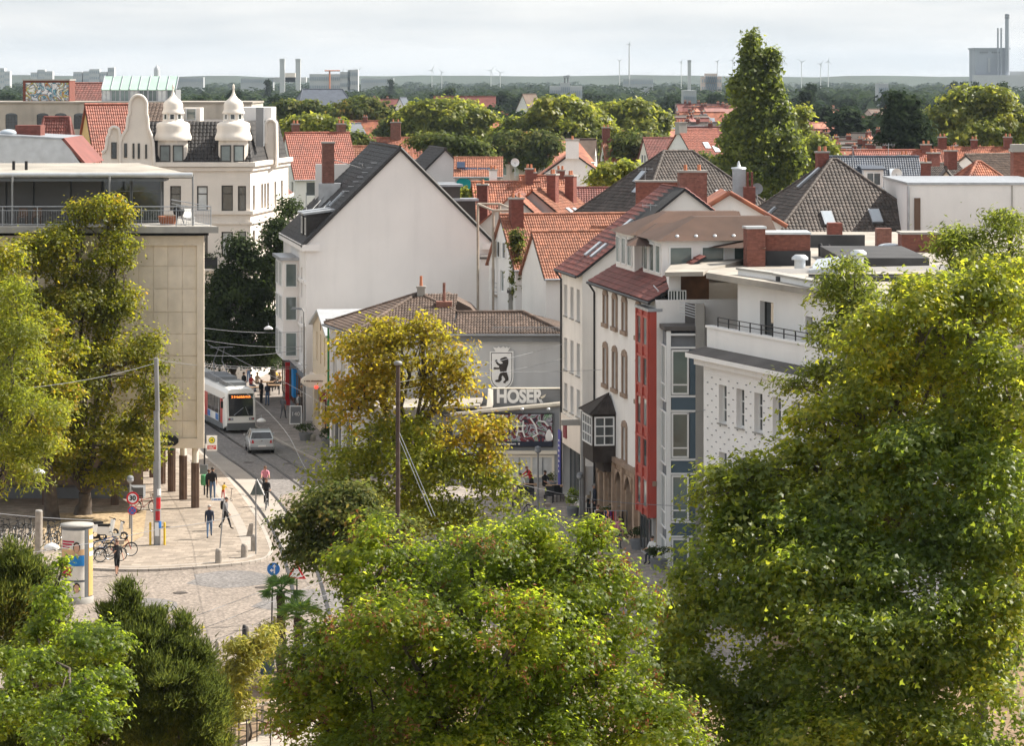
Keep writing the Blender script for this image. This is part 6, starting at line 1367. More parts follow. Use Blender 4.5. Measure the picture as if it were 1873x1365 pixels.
t = thing('slim_tower', 'slim white tower on the horizon right of centre', 'tower', (X(1261,2600),2600,0)); m = MB(); m.box(X(1258,2600),2600,0,X(1264,2600),2603,Z(110,2600)); m.build('shaft','far_white_hazed',t); m = MB(); m.box(X(1257.6,2600),2599.6,Z(113,2600),X(1264.4,2600),2603.4,Z(109.5,2600)); m.build('head','far_grey',t)
t = thing('dome_tower', 'tiny domed tower on the horizon, far left', 'tower', (X(287,3300),3300,0)); m = MB(); m.lathe((X(287,3300),3300,0),[(5.5*.55,0),(5.5*.55,Z(128,3300)),(4.5*.55,Z(124,3300)),(1*.55,Z(119,3300))],8); m.build('shaft','far_white_hazed',t)
for k_, (px_,yt) in enumerate(((1033,138),(1039,137))):
    t = thing('roof_mast', ['left','right'][k_]+' of the two masts on the white flats', 'mast', (X(px_,1499),1502,Z(151,1500))); m = MB(); m.tube((X(px_,1502),1502,Z(151.2,1500)),(X(px_,1502),1502,Z(yt,1500)),.35,n=6); m.build('pole','grey_metal',t); m = MB(); m.box(X(px_,1502)-.9,1501.5,Z(yt+4,1500),X(px_,1502)+.9,1502.5,Z(yt+.5,1500)); m.build('antenna','far_grey',t)
tc_ = thing('tower_crane', 'thin tower crane above the half-built office block', 'crane', (X(603,2290),2290,0)); m = MB(); m.tube((X(603,2290),2290,0),(X(603,2290),2290,Z(128,2290)),.6,n=4); m.build('mast','terracotta',tc_); m = MB(); m.tube((X(594,2290),2290,Z(129,2290)),(X(622,2290),2290,Z(129,2290)),.45,n=4); m.build('jib','terracotta',tc_)
def turbine(px_, yh, rp_, d, a0, lab, r=.9):
    t = thing('wind_turbine', lab, 'wind turbine', (X(px_,d),d,0), group='wind turbines on the horizon'); hb = W(px_,yh,d); s = d/FPX
    m = MB(); m.tube((hb.x,d,0),(hb.x,d,hb.z),r*s*1.3,r*s*.7,8); m.build('mast','far_white_hazed',t); m = MB(); m.box(hb.x-.8*s,d-2.2*s,hb.z-.7*s,hb.x+.8*s,d+1.5*s,hb.z+.7*s); m.build('nacelle','far_white_hazed',t)
    for k in range(3):
        an = a0+k*2.094; dv = V3((math.sin(an),0,math.cos(an))); sd = V3((math.cos(an),0,-math.sin(an))); c_ = V3((hb.x,d-2.3*s,hb.z)); L2 = rp_*s; m = MB()
        m.prism([c_-sd*.35*s, c_+sd*.35*s, c_+dv*L2*.25+sd*.75*s, c_+dv*L2+sd*.1*s, c_+dv*L2*.25-sd*.3*s], (0,-.3*s,0)); m.build('blade','far_white_hazed',t)
for a in ((1151,80,7,3000,.2,'tallest wind turbine on the horizon, in the middle right',1.3),(1133,111,7,3600,1.0,'short wind turbine left of the tallest one',.8),(1246,113,7,3600,.5,'wind turbine just left of the slim white tower',.7),(1312,112,7,3800,.7,'wind turbine above the grey-violet office block',.7),
          (898,129,13,3800,.6,'wide-bladed wind turbine left of centre on the skyline',.6),(915,133,12,3900,1.2,'wind turbine right behind the wide-bladed one',.6),(790,128,13,3800,.4,'left wind turbine of the pair over the white gable',.6),(808,132,10,3900,1.4,'right wind turbine of the pair over the white gable',.6),
          (655,128,12,3700,.9,'wind turbine right of the half-built office block',.6),(627,131,10,3900,.2,'wind turbine just above the half-built office block',.6),(1431,112,11,3700,.3,'wind turbine closest to the poplar on the right',.7),(1466,113,11,3600,1.1,'second wind turbine right of the poplar',.7),(1501,117,10,3700,.6,'third wind turbine right of the poplar',.7),(1515,112,10,3500,.1,'rightmost wind turbine on the horizon',.7),(1340,110,8,3800,.5,'wind turbine just behind the left flank of the poplar',.6)):
    turbine(a[0],a[1],a[2],a[3],a[4],a[5],a[6])
# hills at the very end of the plain
m = MB(); rr = random.Random(3); N = 90; pts = []
for i in range(N+1):
    x = -2600+5200*i/N; pts.append((x, 6200, 24.9+1.2*math.sin(i*.31)+1.0*math.sin(i*.9+1)+rr.uniform(-1,2)))
for i in range(N): 
    a,b = pts[i],pts[i+1]; m.poly([(a[0],6000,0),(b[0],6000,0),b,a]); m.poly([a,b,(b[0],8500,b[2]*.6),(a[0],8500,a[2]*.6)])
m.build('far_hills', 'far_wood', None, kind='structure')
# ------------------------------------------------------------------ near trees
def samaras(t, Cc):
    g = np.random.default_rng(9); q = Cc[g.random(len(Cc)) < .16]; ce = Cc.mean(0); w_ = q-ce; q = q+w_/np.linalg.norm(w_,axis=1)[:,None]*.28; kk = np.repeat(np.arange(len(q)), 24)
    P = q[kk]+g.normal(size=(len(kk),3))*np.array([.10,.10,.12])+np.array([0,-.12,-.08])
    Vt, Fa = leaf_arrays(P, g.normal(size=P.shape), .095, 'lance', g); o_ = ob('seed_clusters', np_mesh('seed_clusters', Vt, Fa, 'leaf_samara'), t, kind='stuff')
d = 76.
tree('broad maple with red-brown seed clusters in the centre foreground', (X(880,77),78.5,0),
     [pblob(870,1270,330,310,d,2.0,4.0), pblob(690,1060,110,90,d,.8,1.6), pblob(610,1220,105,120,d,.5,1.7), pblob(860,1030,140,85,d,.8,1.8), pblob(1020,1050,120,85,d,1,1.7), pblob(1120,1130,95,110,d,1.5,1.7), pblob(1090,1270,140,140,d,0,2.0), pblob(820,1330,190,130,d,-1.5,2.0), pblob(590,1330,90,110,d,0,1.5), pblob(1190,1360,120,120,d,-.5,1.8), pblob(690,975,45,36,d,1,.7), pblob(1085,985,50,34,d,1,.7), pblob(975,975,55,38,d,1,.7), pblob(545,1290,55,80,d,.3,.9), pblob(930,1190,170,130,d,-1.8,1.4), pblob(740,1190,150,120,d,-1.6,1.4), pblob(700,1420,200,110,d,-1.5,2.0), pblob(960,1420,200,110,d,-1.5,2.0)],
     'leaf_maple', .28, dens=3.4, k=18, spread=.22, leaf=.10, bough=.22, shape='maple', seed=11, name='maple_tree', twigs=5, extra=samaras, up=.85, jit=.7)
d = 88.
tree('huge plane tree with yellowing top filling the right foreground', (X(1640,90),92,0),
     [pblob(1680,760,170,140,d,2,3.0), pblob(1780,620,150,130,d,2,2.6), pblob(1570,880,170,110,d,1,2.6), pblob(1420,925,110,75,d,.5,1.8), pblob(1310,905,60,50,d,0,1.2), pblob(1500,770,60,45,d,1,1.2), pblob(1440,840,55,36,d,1,1.0), pblob(1690,560,90,70,d,2,1.6), pblob(1590,640,90,75,d,2,1.6), pblob(1860,760,110,160,d,0,2.4), pblob(1560,740,60,50,d,1.4,1.2), pblob(1830,520,60,60,d,2,1.2), pblob(1370,870,50,35,d,.4,.9)],
     'leaf_plane', .42, dens=2.05, k=18.5, spread=.30, leaf=.13, shape='maple', seed=21, name='plane_tree', bark='bark_light', twigs=8, up=.7, jit=.9, bough=.24,
     low=([pblob(1330,1010,105,110,d,0,1.9), pblob(1720,920,190,160,d,-.5,3.0), pblob(1460,1080,190,170,d,-1,3.0), pblob(1680,1120,200,180,d,-2,3.0), pblob(1830,980,140,180,d,-1,3.0), pblob(1330,1190,130,140,d,-.5,2.2), pblob(1520,1290,200,150,d,-2,3.0), pblob(1770,1310,190,150,d,-2.5,3.0), pblob(1300,1330,120,120,d,-.5,2.0), pblob(1250,1090,40,70,d,0,.8), pblob(1400,1430,190,110,d,-2,2.2), pblob(1700,1450,200,110,d,-2.5,2.6), pblob(1550,1370,140,100,d,-4.2,1.4), pblob(1235,1200,60,110,d,-.3,1.2), pblob(1580,980,160,110,d,-.4,2.2), pblob(1660,1190,150,120,d,-3.6,1.6), pblob(1480,1085,110,110,d,-2.2,1.3), pblob(1560,1200,120,110,d,-3.8,1.3), pblob(1400,1120,90,90,d,-1.6,1.2), pblob(1800,1150,110,110,d,-3.4,1.6)], 'leaf_planelow'))
d = 104.
tree('feathery green ash with long leaflets behind the plane tree, upper right', (X(1800,104),105,0),
     [pblob(1800,470,80,60,d,0,1.6), pblob(1740,455,35,40,d,0,.8), pblob(1850,430,50,50,d,0,1.2), pblob(1840,540,90,90,d,1,1.8), pblob(1740,560,70,90,d,1,1.6), pblob(1700,700,80,120,d,1,1.8)], 'leaf_ash', .22, dens=4.0, k=12, spread=.26, leaf=.15, shape='lance', seed=23, name='ash_tree', twigs=6, jit=1.0)
d = 100.
tree('thin ash branches hanging in front of the white terrace block', (X(1600,101),102.5,0),
     [pblob(1545,510,50,40,d,0,1.0), pblob(1530,560,55,45,d,0,1.0), pblob(1520,620,45,40,d,0,.9), pblob(1580,560,40,50,d,0,1.0), pblob(1450,710,45,22,d,0,.6), pblob(1490,690,35,24,d,0,.6), pblob(1600,640,70,80,d,0,1.3), pblob(1530,690,45,40,d,0,.8)], 'leaf_ash', .2, dens=4.2, k=11, spread=.23, leaf=.15, shape='lance', seed=24, name='ash_tree', twigs=8, jit=1.0)
d = 134.
tree('yellow and orange autumn tree in the centre in front of the grey house', (X(735,136),137,0),
     [pblob(735,645,85,58,d,0,2.0), pblob(800,650,55,50,d,0,1.2), pblob(655,660,52,52,d,0,1.2), pblob(700,720,90,60,d,0,2.0), pblob(640,750,48,60,d,-.5,1.2), pblob(810,730,55,50,d,-.3,1.3), pblob(850,805,70,45,d,-.3,1.5), pblob(835,690,30,26,d,0,.6), pblob(910,790,32,20,d,0,.5), pblob(770,600,36,26,d,0,.8), pblob(690,605,36,22,d,0,.8), pblob(895,850,40,32,d,-.4,.9)],
     'leaf_gold', .3, dens=1.75, k=11.5, spread=.31, leaf=.16, shape='kite', seed=31, name='autumn_tree', twigs=9, jit=.9, bough=.38,
     low=([pblob(720,830,110,75,d,0,2.3), pblob(650,880,80,70,d,0,1.8), pblob(810,890,110,70,d,-.5,2.2), pblob(900,910,60,45,d,-.5,1.2), pblob(720,950,130,70,d,-.5,2.4), pblob(610,930,60,50,d,-.5,1.3), pblob(850,960,90,40,d,-.5,1.6)], 'leaf_linden2'))
d = 128.
tree('dark green lower tree left of the autumn tree overhanging the tram track', (X(640,130),131,0),
     [pblob(590,960,70,55,d,0,1.5), pblob(540,980,48,40,d,0,1.0), pblob(640,940,90,55,d,0,1.8), pblob(620,1010,80,45,d,0,1.6), pblob(560,1025,50,26,d,0,1.0), pblob(690,990,90,60,d,0,1.8)], 'leaf_midb', .25, dens=3.0, k=13, spread=.28, leaf=.16, seed=32, name='dark_tree', twigs=5)
d = 181.
tree('tall golden-green linden in front of the beige block on the left', (X(150,182),182.5,.12),
     [pblob(195,400,55,45,d,2.0,1.6), pblob(120,470,80,65,d,1.2,2.2), pblob(60,480,60,60,d,.8,1.8), pblob(215,470,50,55,d,1.2,1.5), pblob(150,570,100,80,d,.6,2.6), pblob(50,590,80,80,d,.6,2.4), pblob(215,590,62,70,d,.4,1.8), pblob(170,690,110,80,d,-.2,2.8), pblob(270,660,45,60,d,-.2,1.4), pblob(60,720,80,80,d,-.2,2.4), pblob(180,800,110,75,d,-.4,2.8), pblob(290,740,42,50,d,-.4,1.3), pblob(240,830,55,55,d,-.4,1.6), pblob(100,850,70,50,d,0,2.0), pblob(200,880,50,35,d,0,1.4), pblob(145,395,25,30,d,1.6,.8)],
     'leaf_linden', .42, dens=2.3, k=12, spread=.32, leaf=.165, bough=.26, shape='kite', seed=41, name='linden_tree', twigs=5)
tree('second linden trunk with bushy crown at the left edge', (X(90,179),180,.12),
     [pblob(-10,500,70,80,176,0,2.2), pblob(-20,640,90,100,176,0,2.6), pblob(40,690,60,50,172,0,1.6), pblob(-10,790,70,60,172,0,1.8), pblob(90,640,60,70,176,0,1.8), pblob(70,800,60,60,174,0,1.8), pblob(100,740,60,60,176,0,1.8)], 'leaf_linden', .38, dens=2.2, k=12, spread=.36, leaf=.19, seed=42, name='linden_tree', twigs=4, bough=.26)
d = 140.
tree('light green feathery tree cut by the left edge', (X(-30,141),142,0), [pblob(20,650,80,70,d,0,1.8), pblob(60,760,60,50,d,0,1.4), pblob(10,860,75,70,d,0,1.8), pblob(-10,740,70,80,d,0,1.8), pblob(60,830,40,50,d,0,1.0), pblob(30,560,45,50,d,0,1.1)], 'leaf_linden2', .3, dens=2.6, k=13, spread=.3, leaf=.16, shape='lance', seed=43, name='feathery_tree', twigs=4)
# street trees at the tram stop beyond
d = 248.
tree('dark street tree left of the tram street behind the beige block', (X(425,250),250.5,.1), [pblob(430,560,60,75,d,0,2.2), pblob(450,480,38,50,d,0,1.5), pblob(400,640,45,55,d,0,2.0), pblob(470,620,45,60,d,0,2.0), pblob(415,520,28,40,d,0,1.2), pblob(447,655,38,26,d+6,0,1.6), pblob(400,600,30,60,d,0,1.6)], 'leaf_dark', .3, dens=2.2, k=12, spread=.4, leaf=.24, seed=44, name='street_tree')
tree('dark street tree right beside the white gable house front', (X(497,256),257,.1), [pblob(492,520,36,70,d+5,0,1.9), pblob(505,440,26,45,d+5,0,1.3), pblob(500,620,30,50,d+5,0,1.8), pblob(525,385,22,20,d+12,0,1.0), pblob(470,570,30,60,d+4,0,1.6), pblob(488,660,28,26,d+6,0,1.5)], 'leaf_dark', .28, dens=2.2, k=12, spread=.4, leaf=.24, seed=45, name='street_tree')
# bottom left shrubs and conifers
d = 84.
def sprays(t_):
    pass
tree('bright green young oak in the lower left foreground', (X(110,80),80.5,0), [pblob(98,1105,36,50,79,0,.8), pblob(80,1165,55,40,79,0,1.0), pblob(170,1185,85,55,78,0,1.2), pblob(50,1235,80,60,77,0,1.3), pblob(190,1250,60,40,77,0,.9), pblob(112,1050,11,38,79,0,.25), pblob(30,1310,80,60,76,0,1.2), pblob(150,1310,85,60,75,0,1.2), pblob(155,1250,14,26,75,0,.3), pblob(100,1360,60,40,74,0,1.0)], 'leaf_oak', .14, dens=5.5, k=13, spread=.15, leaf=.092, bough=.24, shape='maple', seed=51, name='oak_tree', twigs=5, up=.7)
d = 96.
tree('dark green yew with feathery tips at the lower left edge', (X(40,97),98,0), [pblob(30,1090,60,80,d,0,1.2), pblob(20,1180,80,100,d,0,1.5), pblob(90,1130,40,50,d,0,.9), pblob(-10,1130,50,90,d,0,1.2), pblob(75,1060,16,40,d,0,.4), pblob(20,1020,10,40,d,0,.3), pblob(45,1030,9,40,d,0,.25), pblob(-5,1050,12,40,d,0,.3), pblob(120,1260,90,90,d-4,0,1.3), pblob(50,1350,110,80,d-6,0,1.5), pblob(190,1340,80,80,d-4,0,1.2)], 'leaf_conifer', .16, dens=8.5, k=30, spread=.15, leaf=.13, bough=.24, shape='needle', seed=52, name='yew_tree', twigs=4, up=.6, jit=1.0)
d = 90.
tree('tall dark juniper mass right of the young oak', (X(300,92),93,0), [pblob(212,1140,36,44,d,0,.8), pblob(236,1095,10,34,d,0,.25), pblob(260,1180,75,60,d,0,1.2), pblob(300,1250,90,80,d,0,1.6), pblob(340,1200,50,55,d,0,.9), pblob(365,1290,50,85,d,0,1.0), pblob(230,1310,90,80,d,0,1.6), pblob(330,1350,100,70,d,0,1.5), pblob(195,1190,55,60,d,0,1.0), pblob(290,1140,12,34,d,0,.25), pblob(225,1090,7,38,d,0,.2), pblob(250,1120,9,34,d,0,.2), pblob(335,1150,9,34,d,0,.2), pblob(372,1205,9,40,d,0,.2), pblob(310,1185,10,34,d,0,.25), pblob(275,1150,9,30,d,0,.2), pblob(395,1290,12,60,d,0,.4), pblob(385,1340,45,70,d,0,.9), pblob(170,1280,60,80,d,0,1.0)], 'leaf_conifer', .18, dens=8.5, k=30, spread=.15, leaf=.13, bough=.24, shape='needle', seed=53, name='juniper_tree', twigs=4, up=.7, jit=1.0)
d = 104.
for i, (px_, py_, h_) in enumerate(((307,1120,70),(322,1130,60),(345,1145,70),(370,1160,60))):
    t = thing('sapling', ['first','second','third','fourth'][i]+' thin shoot from the left sticking up above the juniper', 'plant', (X(px_,d),d,0)); m = MB(); m.path([(X(px_,d),d,0),(X(px_+2,d),d,Z(py_+60,d)),(X(px_,d),d,Z(py_-20,d))], [.03,.02,.008], 5); m.build('stem', 'bark_light', t)
    ob('leaves', crown_mesh('leaves', [(X(px_,d),d,Z(py_+10,d),.14,.14,.6)], 'leaf_linden2', 30, 2, .05, .09, 'kite', seed=60+i)[0], t)
# bamboo-like bushes by the ramp
d = 118.
tree('pale yellow bamboo bush beside the wooden ramp', (X(455,119),119.5,0), [pblob(450,1200,42,38,d,0,.8), pblob(440,1250,55,45,d,0,1.0), pblob(425,1300,40,40,d,0,.8), pblob(480,1180,22,30,d,0,.5)], 'leaf_bamboo', .05, dens=5, k=10, spread=.2, leaf=.2, shape='lance', seed=55, name='bamboo_bush', twigs=8, cat='bush')
tree('pale yellow shrub in the brown planter by the palms', (X(540,122),122.5,.5), [pblob(540,1262,45,24,d+3,0,.7), pblob(500,1190,20,40,d+6,0,.5), pblob(500,1150,16,16,d+8,0,.4)], 'leaf_bamboo', .05, dens=5, k=10, spread=.18, leaf=.17, shape='lance', seed=56, name='planter_shrub', twigs=6, cat='bush')
# palms
def palm(label, px_, ytop, d, hgt, seed):
    b = V3((X(px_,d),d,0)); t = thing('palm_tree', label, 'palm', b); m = MB(); rr = random.Random(seed)
    n = 18; m.path([b+V3((.02*math.sin(i),0,hgt*i/n)) for i in range(n+1)], [.17+.02*(i % 2)+.03*(1-i/n) for i in range(n+1)], 9); m.build('trunk', 'palm_bark', t)
    for k in range(26):
        an = k*2.399; el = rr.uniform(-.25,1.1); L_ = rr.uniform(.75,1.0); dr = V3((math.cos(an)*math.cos(el),math.sin(an)*math.cos(el),math.sin(el))); c = b+V3((0,0,hgt+.05)); tip = c+dr*L_*.55
        f = MB(); f.path([c, tip], [.02,.012], 4); sd = dr.cross(V3((0,0,1))).normalized(); u2 = sd.cross(dr)
        for j in range(13):
            a2 = -1.25+2.5*j/12; v = dr*math.cos(a2)+sd*math.sin(a2); e = tip+v*L_*.62-V3((0,0,.12+.1*abs(a2))); w_ = v.cross(u2).normalized()*.03; mid = tip.lerp(e,.5)+u2*.03
            f.add([tip,mid-w_,e,mid+w_], [(0,1,2,3)])
        f.build('frond', 'leaf_palm', t)
palm('palm with broad fan crown under the blue arrow sign', 514, 1070, 133, 3.55, 1)
palm('shorter palm right of the first one beside the maple', 546, 1105, 131, 2.9, 2)

# ------------------------------------------------------------------ poplar and middle-distance trees
d = 330.
tree('tall dark green Lombardy poplar rising above the roofs', (X(1388,332),332,0), [pblob(1375,130,17,50,d,0,1.2), pblob(1362,190,22,60,d,0,1.7), pblob(1409,165,17,55,d,0,1.3), pblob(1385,240,40,75,d,0,2.3), pblob(1345,275,26,66,d,0,2.0), pblob(1425,250,28,75,d,0,2.0), pblob(1380,320,58,66,d,0,3.0), pblob(1330,315,24,40,d,0,1.7), pblob(1440,305,22,52,d,0,1.6), pblob(1374,92,8,30,d,0,.7), pblob(1409,118,8,28,d,0,.7), pblob(1390,155,12,40,d,0,.9)], 'leaf_poplar', .5, dens=3.3, k=12, spread=.42, leaf=.36, shape='tri', seed=71, name='poplar_tree', twigs=3, up=.3, jit=1.0)
def mtree(label, px_, d, blobs, mat, seed, name='broadleaf_tree', leaf=.5, dens=1.6, k=11, spread=.55, shape='tri'): 
    return tree(label, (X(px_,d),d,0), [pblob(a,b,c*1.16,e*1.2,d,0,None) for a,b,c,e in blobs], mat, .4, dens=dens, k=k, spread=spread, leaf=leaf, shape=shape, seed=seed, name=name, twigs=2)
mtree('rounded bright green tree left of centre beyond the gable apex', 810, 560, [(815,225,62,38),(770,230,45,32),(855,235,42,32),(800,205,35,18),(840,255,50,24)], 'leaf_mid', 81, leaf=.62)
mtree('large bright green tree in the centre distance', 1030, 520, [(1035,232,60,42),(985,255,48,36),(1075,260,45,38),(1020,205,40,20),(950,262,38,34),(1060,285,45,24)], 'leaf_mid', 82, leaf=.6)
mtree('flat-topped bright green tree right of the large central one', 1155, 560, [(1150,220,52,28),(1110,220,40,26),(1195,235,32,26),(1150,245,60,24)], 'leaf_mid', 83, leaf=.62)
mtree('brownish green tree below the flat-topped one', 1180, 440, [(1175,275,50,26),(1140,285,34,24),(1215,285,32,20),(1250,290,25,18)], 'leaf_midb', 84)
mtree('small bright tree above the maroon tile slope', 1125, 275, [(1130,325,34,20),(1100,332,26,14),(1145,318,22,16)], 'leaf_mid', 85, leaf=.36, spread=.4)
mtree('olive tree in front of the large central one', 985, 480, [(985,275,36,30),(965,290,28,20),(930,275,26,30)], 'leaf_midb', 86)
mtree('dark layered cedar on the right', 1655, 420, [(1655,205,22,30),(1650,235,34,26),(1660,260,42,20),(1645,215,14,40),(1672,235,18,30)], 'leaf_far', 87, name='cedar_tree', leaf=.5)
mtree('huge rounded tree at the right edge', 1790, 470, [(1790,215,62,44),(1730,235,38,32),(1845,235,38,36),(1770,190,36,22),(1820,200,36,24),(1785,250,80,26)], 'leaf_mid', 88, leaf=.55)
mtree('pale willow right of the poplar', 1465, 450, [(1468,222,10,22),(1475,255,16,22)], 'leaf_mid', 89, leaf=.4)
mtree('green tree row right of the poplar foot', 1500, 380, [(1495,272,22,20),(1480,292,20,16),(1515,285,14,14)], 'leaf_mid', 90, leaf=.45)
mtree('deep green trees left of centre behind the ornate house', 560, 640, [(545,215,40,24),(600,225,40,24),(520,205,24,18)], 'leaf_midb', 91, leaf=.6)
mtree('yellow-green bush tree above the orange roofs', 575, 470, [(570,232,36,16),(540,238,22,14),(610,236,22,12)], 'leaf_mid', 92)
mtree('round green tree left of the orange spire', 655, 620, [(655,205,42,26),(625,225,34,20),(690,225,28,22)], 'leaf_midb', 93, leaf=.6)
mtree('brown-green shrubby tree right of the brick chimney', 645, 400, [(640,262,28,16),(660,272,22,12)], 'leaf_midb', 94, leaf=.4)
mtree('bright green tree peeking out behind the right edge of the white gable', 865, 275, [(862,372,30,16),(880,380,22,12),(850,362,18,10)], 'leaf_mid', 95, leaf=.34, spread=.35)
mtree('bush above the long low red roof', 840, 400, [(800,268,30,16),(845,275,36,16),(880,285,22,18),(770,262,20,10)], 'leaf_midb', 96, leaf=.42)
mtree('yellow-brown tree right of the orange spire', 712, 560, [(712,238,22,16),(735,245,20,14)], 'leaf_midb', 97, leaf=.5)
mtree('green tree between the steel tower and the red tiled pair', 950, 222, [(948,500,12,40),(952,540,10,30),(946,450,10,24)], 'leaf_midb', 98, leaf=.22, spread=.25, dens=4)
mtree('small green garden tree below the pale willow', 1300, 400, [(1245,308,20,14),(1280,300,18,12)], 'leaf_midb', 99, leaf=.4)
# ------------------------------------------------------------------ the wood belt: trees of five shapes, copied
variants = []
for v in range(8):
    g = random.Random(300+v); hh = (15,17,14,18,13,20,14,12)[v]; w_ = (5.5,6.5,6.0,5.0,5.5,2.4,5.2,4.6)[v]
    bl_ = [(g.uniform(-.45,.45)*w_, g.uniform(-.45,.45)*w_, hh*.62+g.uniform(-.18,.22)*hh, w_*g.uniform(.5,.7), w_*g.uniform(.5,.7), hh*g.uniform(.18,.26)) for _ in range(8 if v != 5 else 4)]
    if v == 5: bl_ = [(0,0,hh*(.3+.2*i),w_*(.8-.13*i),w_*(.8-.13*i),hh*.2) for i in range(4)]
    me, _ = crown_mesh('crown', bl_, 'leaf_far' if v not in (2,6,7) else 'leaf_midb', .62 if v < 6 else 1.5, 13, .95 if v < 6 else .6, 1.2 if v < 6 else .6, 'tri', seed=400+v)
    m = MB(); m.path([(0,0,0),(.1,0,hh*.35),(0,.1,hh*.7)], [.45,.32,.1], 7); variants.append((m.mesh('trunk','bark'), me))
rr = random.Random(77); cnt = 0
gaps = [(1006,1066),(1600,1630),(500,660),(1245,1325)]
def wtree(px_, d_, s_, v, lab, grp):
    t = thing('wood_tree' if v != 5 else 'slim_tree', lab, 'tree', (X(px_,d_),d_,0), rr.uniform(0,6.28), group=grp); t.scale = (s_*rr.uniform(.9,1.2),s_*rr.uniform(.9,1.2),s_)
    for nm, me in zip(('trunk','crown'), variants[v]): ob(nm, me, t, world=False)
for i in range(125):
    f = i/125; d_ = 1550-850*f**.8; px_ = rr.uniform(-30,1900)
    if d_ < 1150 and any(a-8 < px_ < b+8 for a, b in gaps) and rr.random() < .7: continue
    if d_ < 1000 and (470 < px_ < 760 or 1180 < px_ < 1330) and rr.random() < .5: continue
    wtree(px_, d_, rr.uniform(.8,1.05), rr.choice([0,1,2,3,4,0,1,3,4,5]), 'dark tree in the wood belt below the horizon', 'trees of the wood belt')
for (a, b, d_, k) in ((330,445,900,8),(1460,1600,700,12),(1560,1760,640,13),(1840,1890,700,5),(0,60,600,4),(1340,1480,900,9),(500,730,720,13),(740,1010,900,16),(1060,1240,880,13),(1180,1330,560,8),(1460,1640,470,16),(560,760,610,10),(880,960,640,6),(1640,1880,430,14),(1190,1330,430,5),(1470,1620,360,5)):
    for j in range(k): wtree(rr.uniform(a,b), d_*rr.uniform(.92,1.1), rr.uniform(.75,.98), rr.choice([0,1,2,3,4] if d_ > 620 else [6,7]), 'dark tree in the wood belt below the horizon', 'trees of the wood belt')
for (px_,d_,s_) in ((490,1900,1.05),(715,2200,1.05),(1762,1800,1.0),(1745,1900,1.0),(1785,1850,1.0)): wtree(px_, d_, s_, 5, 'slim poplar-like tree standing out on the horizon line', 'slim trees on the horizon')
# woods beyond, one mass
g = np.random.default_rng(5); N = 3000; dd = 1450+g.random(N)**1.5*5600; xx = (g.random(N)*2300-1150)*dd/6000*.98; hh = 9+7*g.random(N)
kk = np.repeat(np.arange(N), 26); dv = g.normal(size=(len(kk),3)); dv /= np.linalg.norm(dv,axis=1)[:,None]
P = np.stack([xx[kk],dd[kk],hh[kk]*.62],1)+dv*np.stack([hh[kk]*.62,hh[kk]*.5,hh[kk]*.42],1)
Vt, Fa = leaf_arrays(P, dv+np.array([0,0,.5]), 5.2, 'tri', g); o_ = ob('distant_woods', np_mesh('distant_woods', Vt, Fa, 'leaf_far'), kind='stuff', label='dark woods running along the horizon', cat='woods')
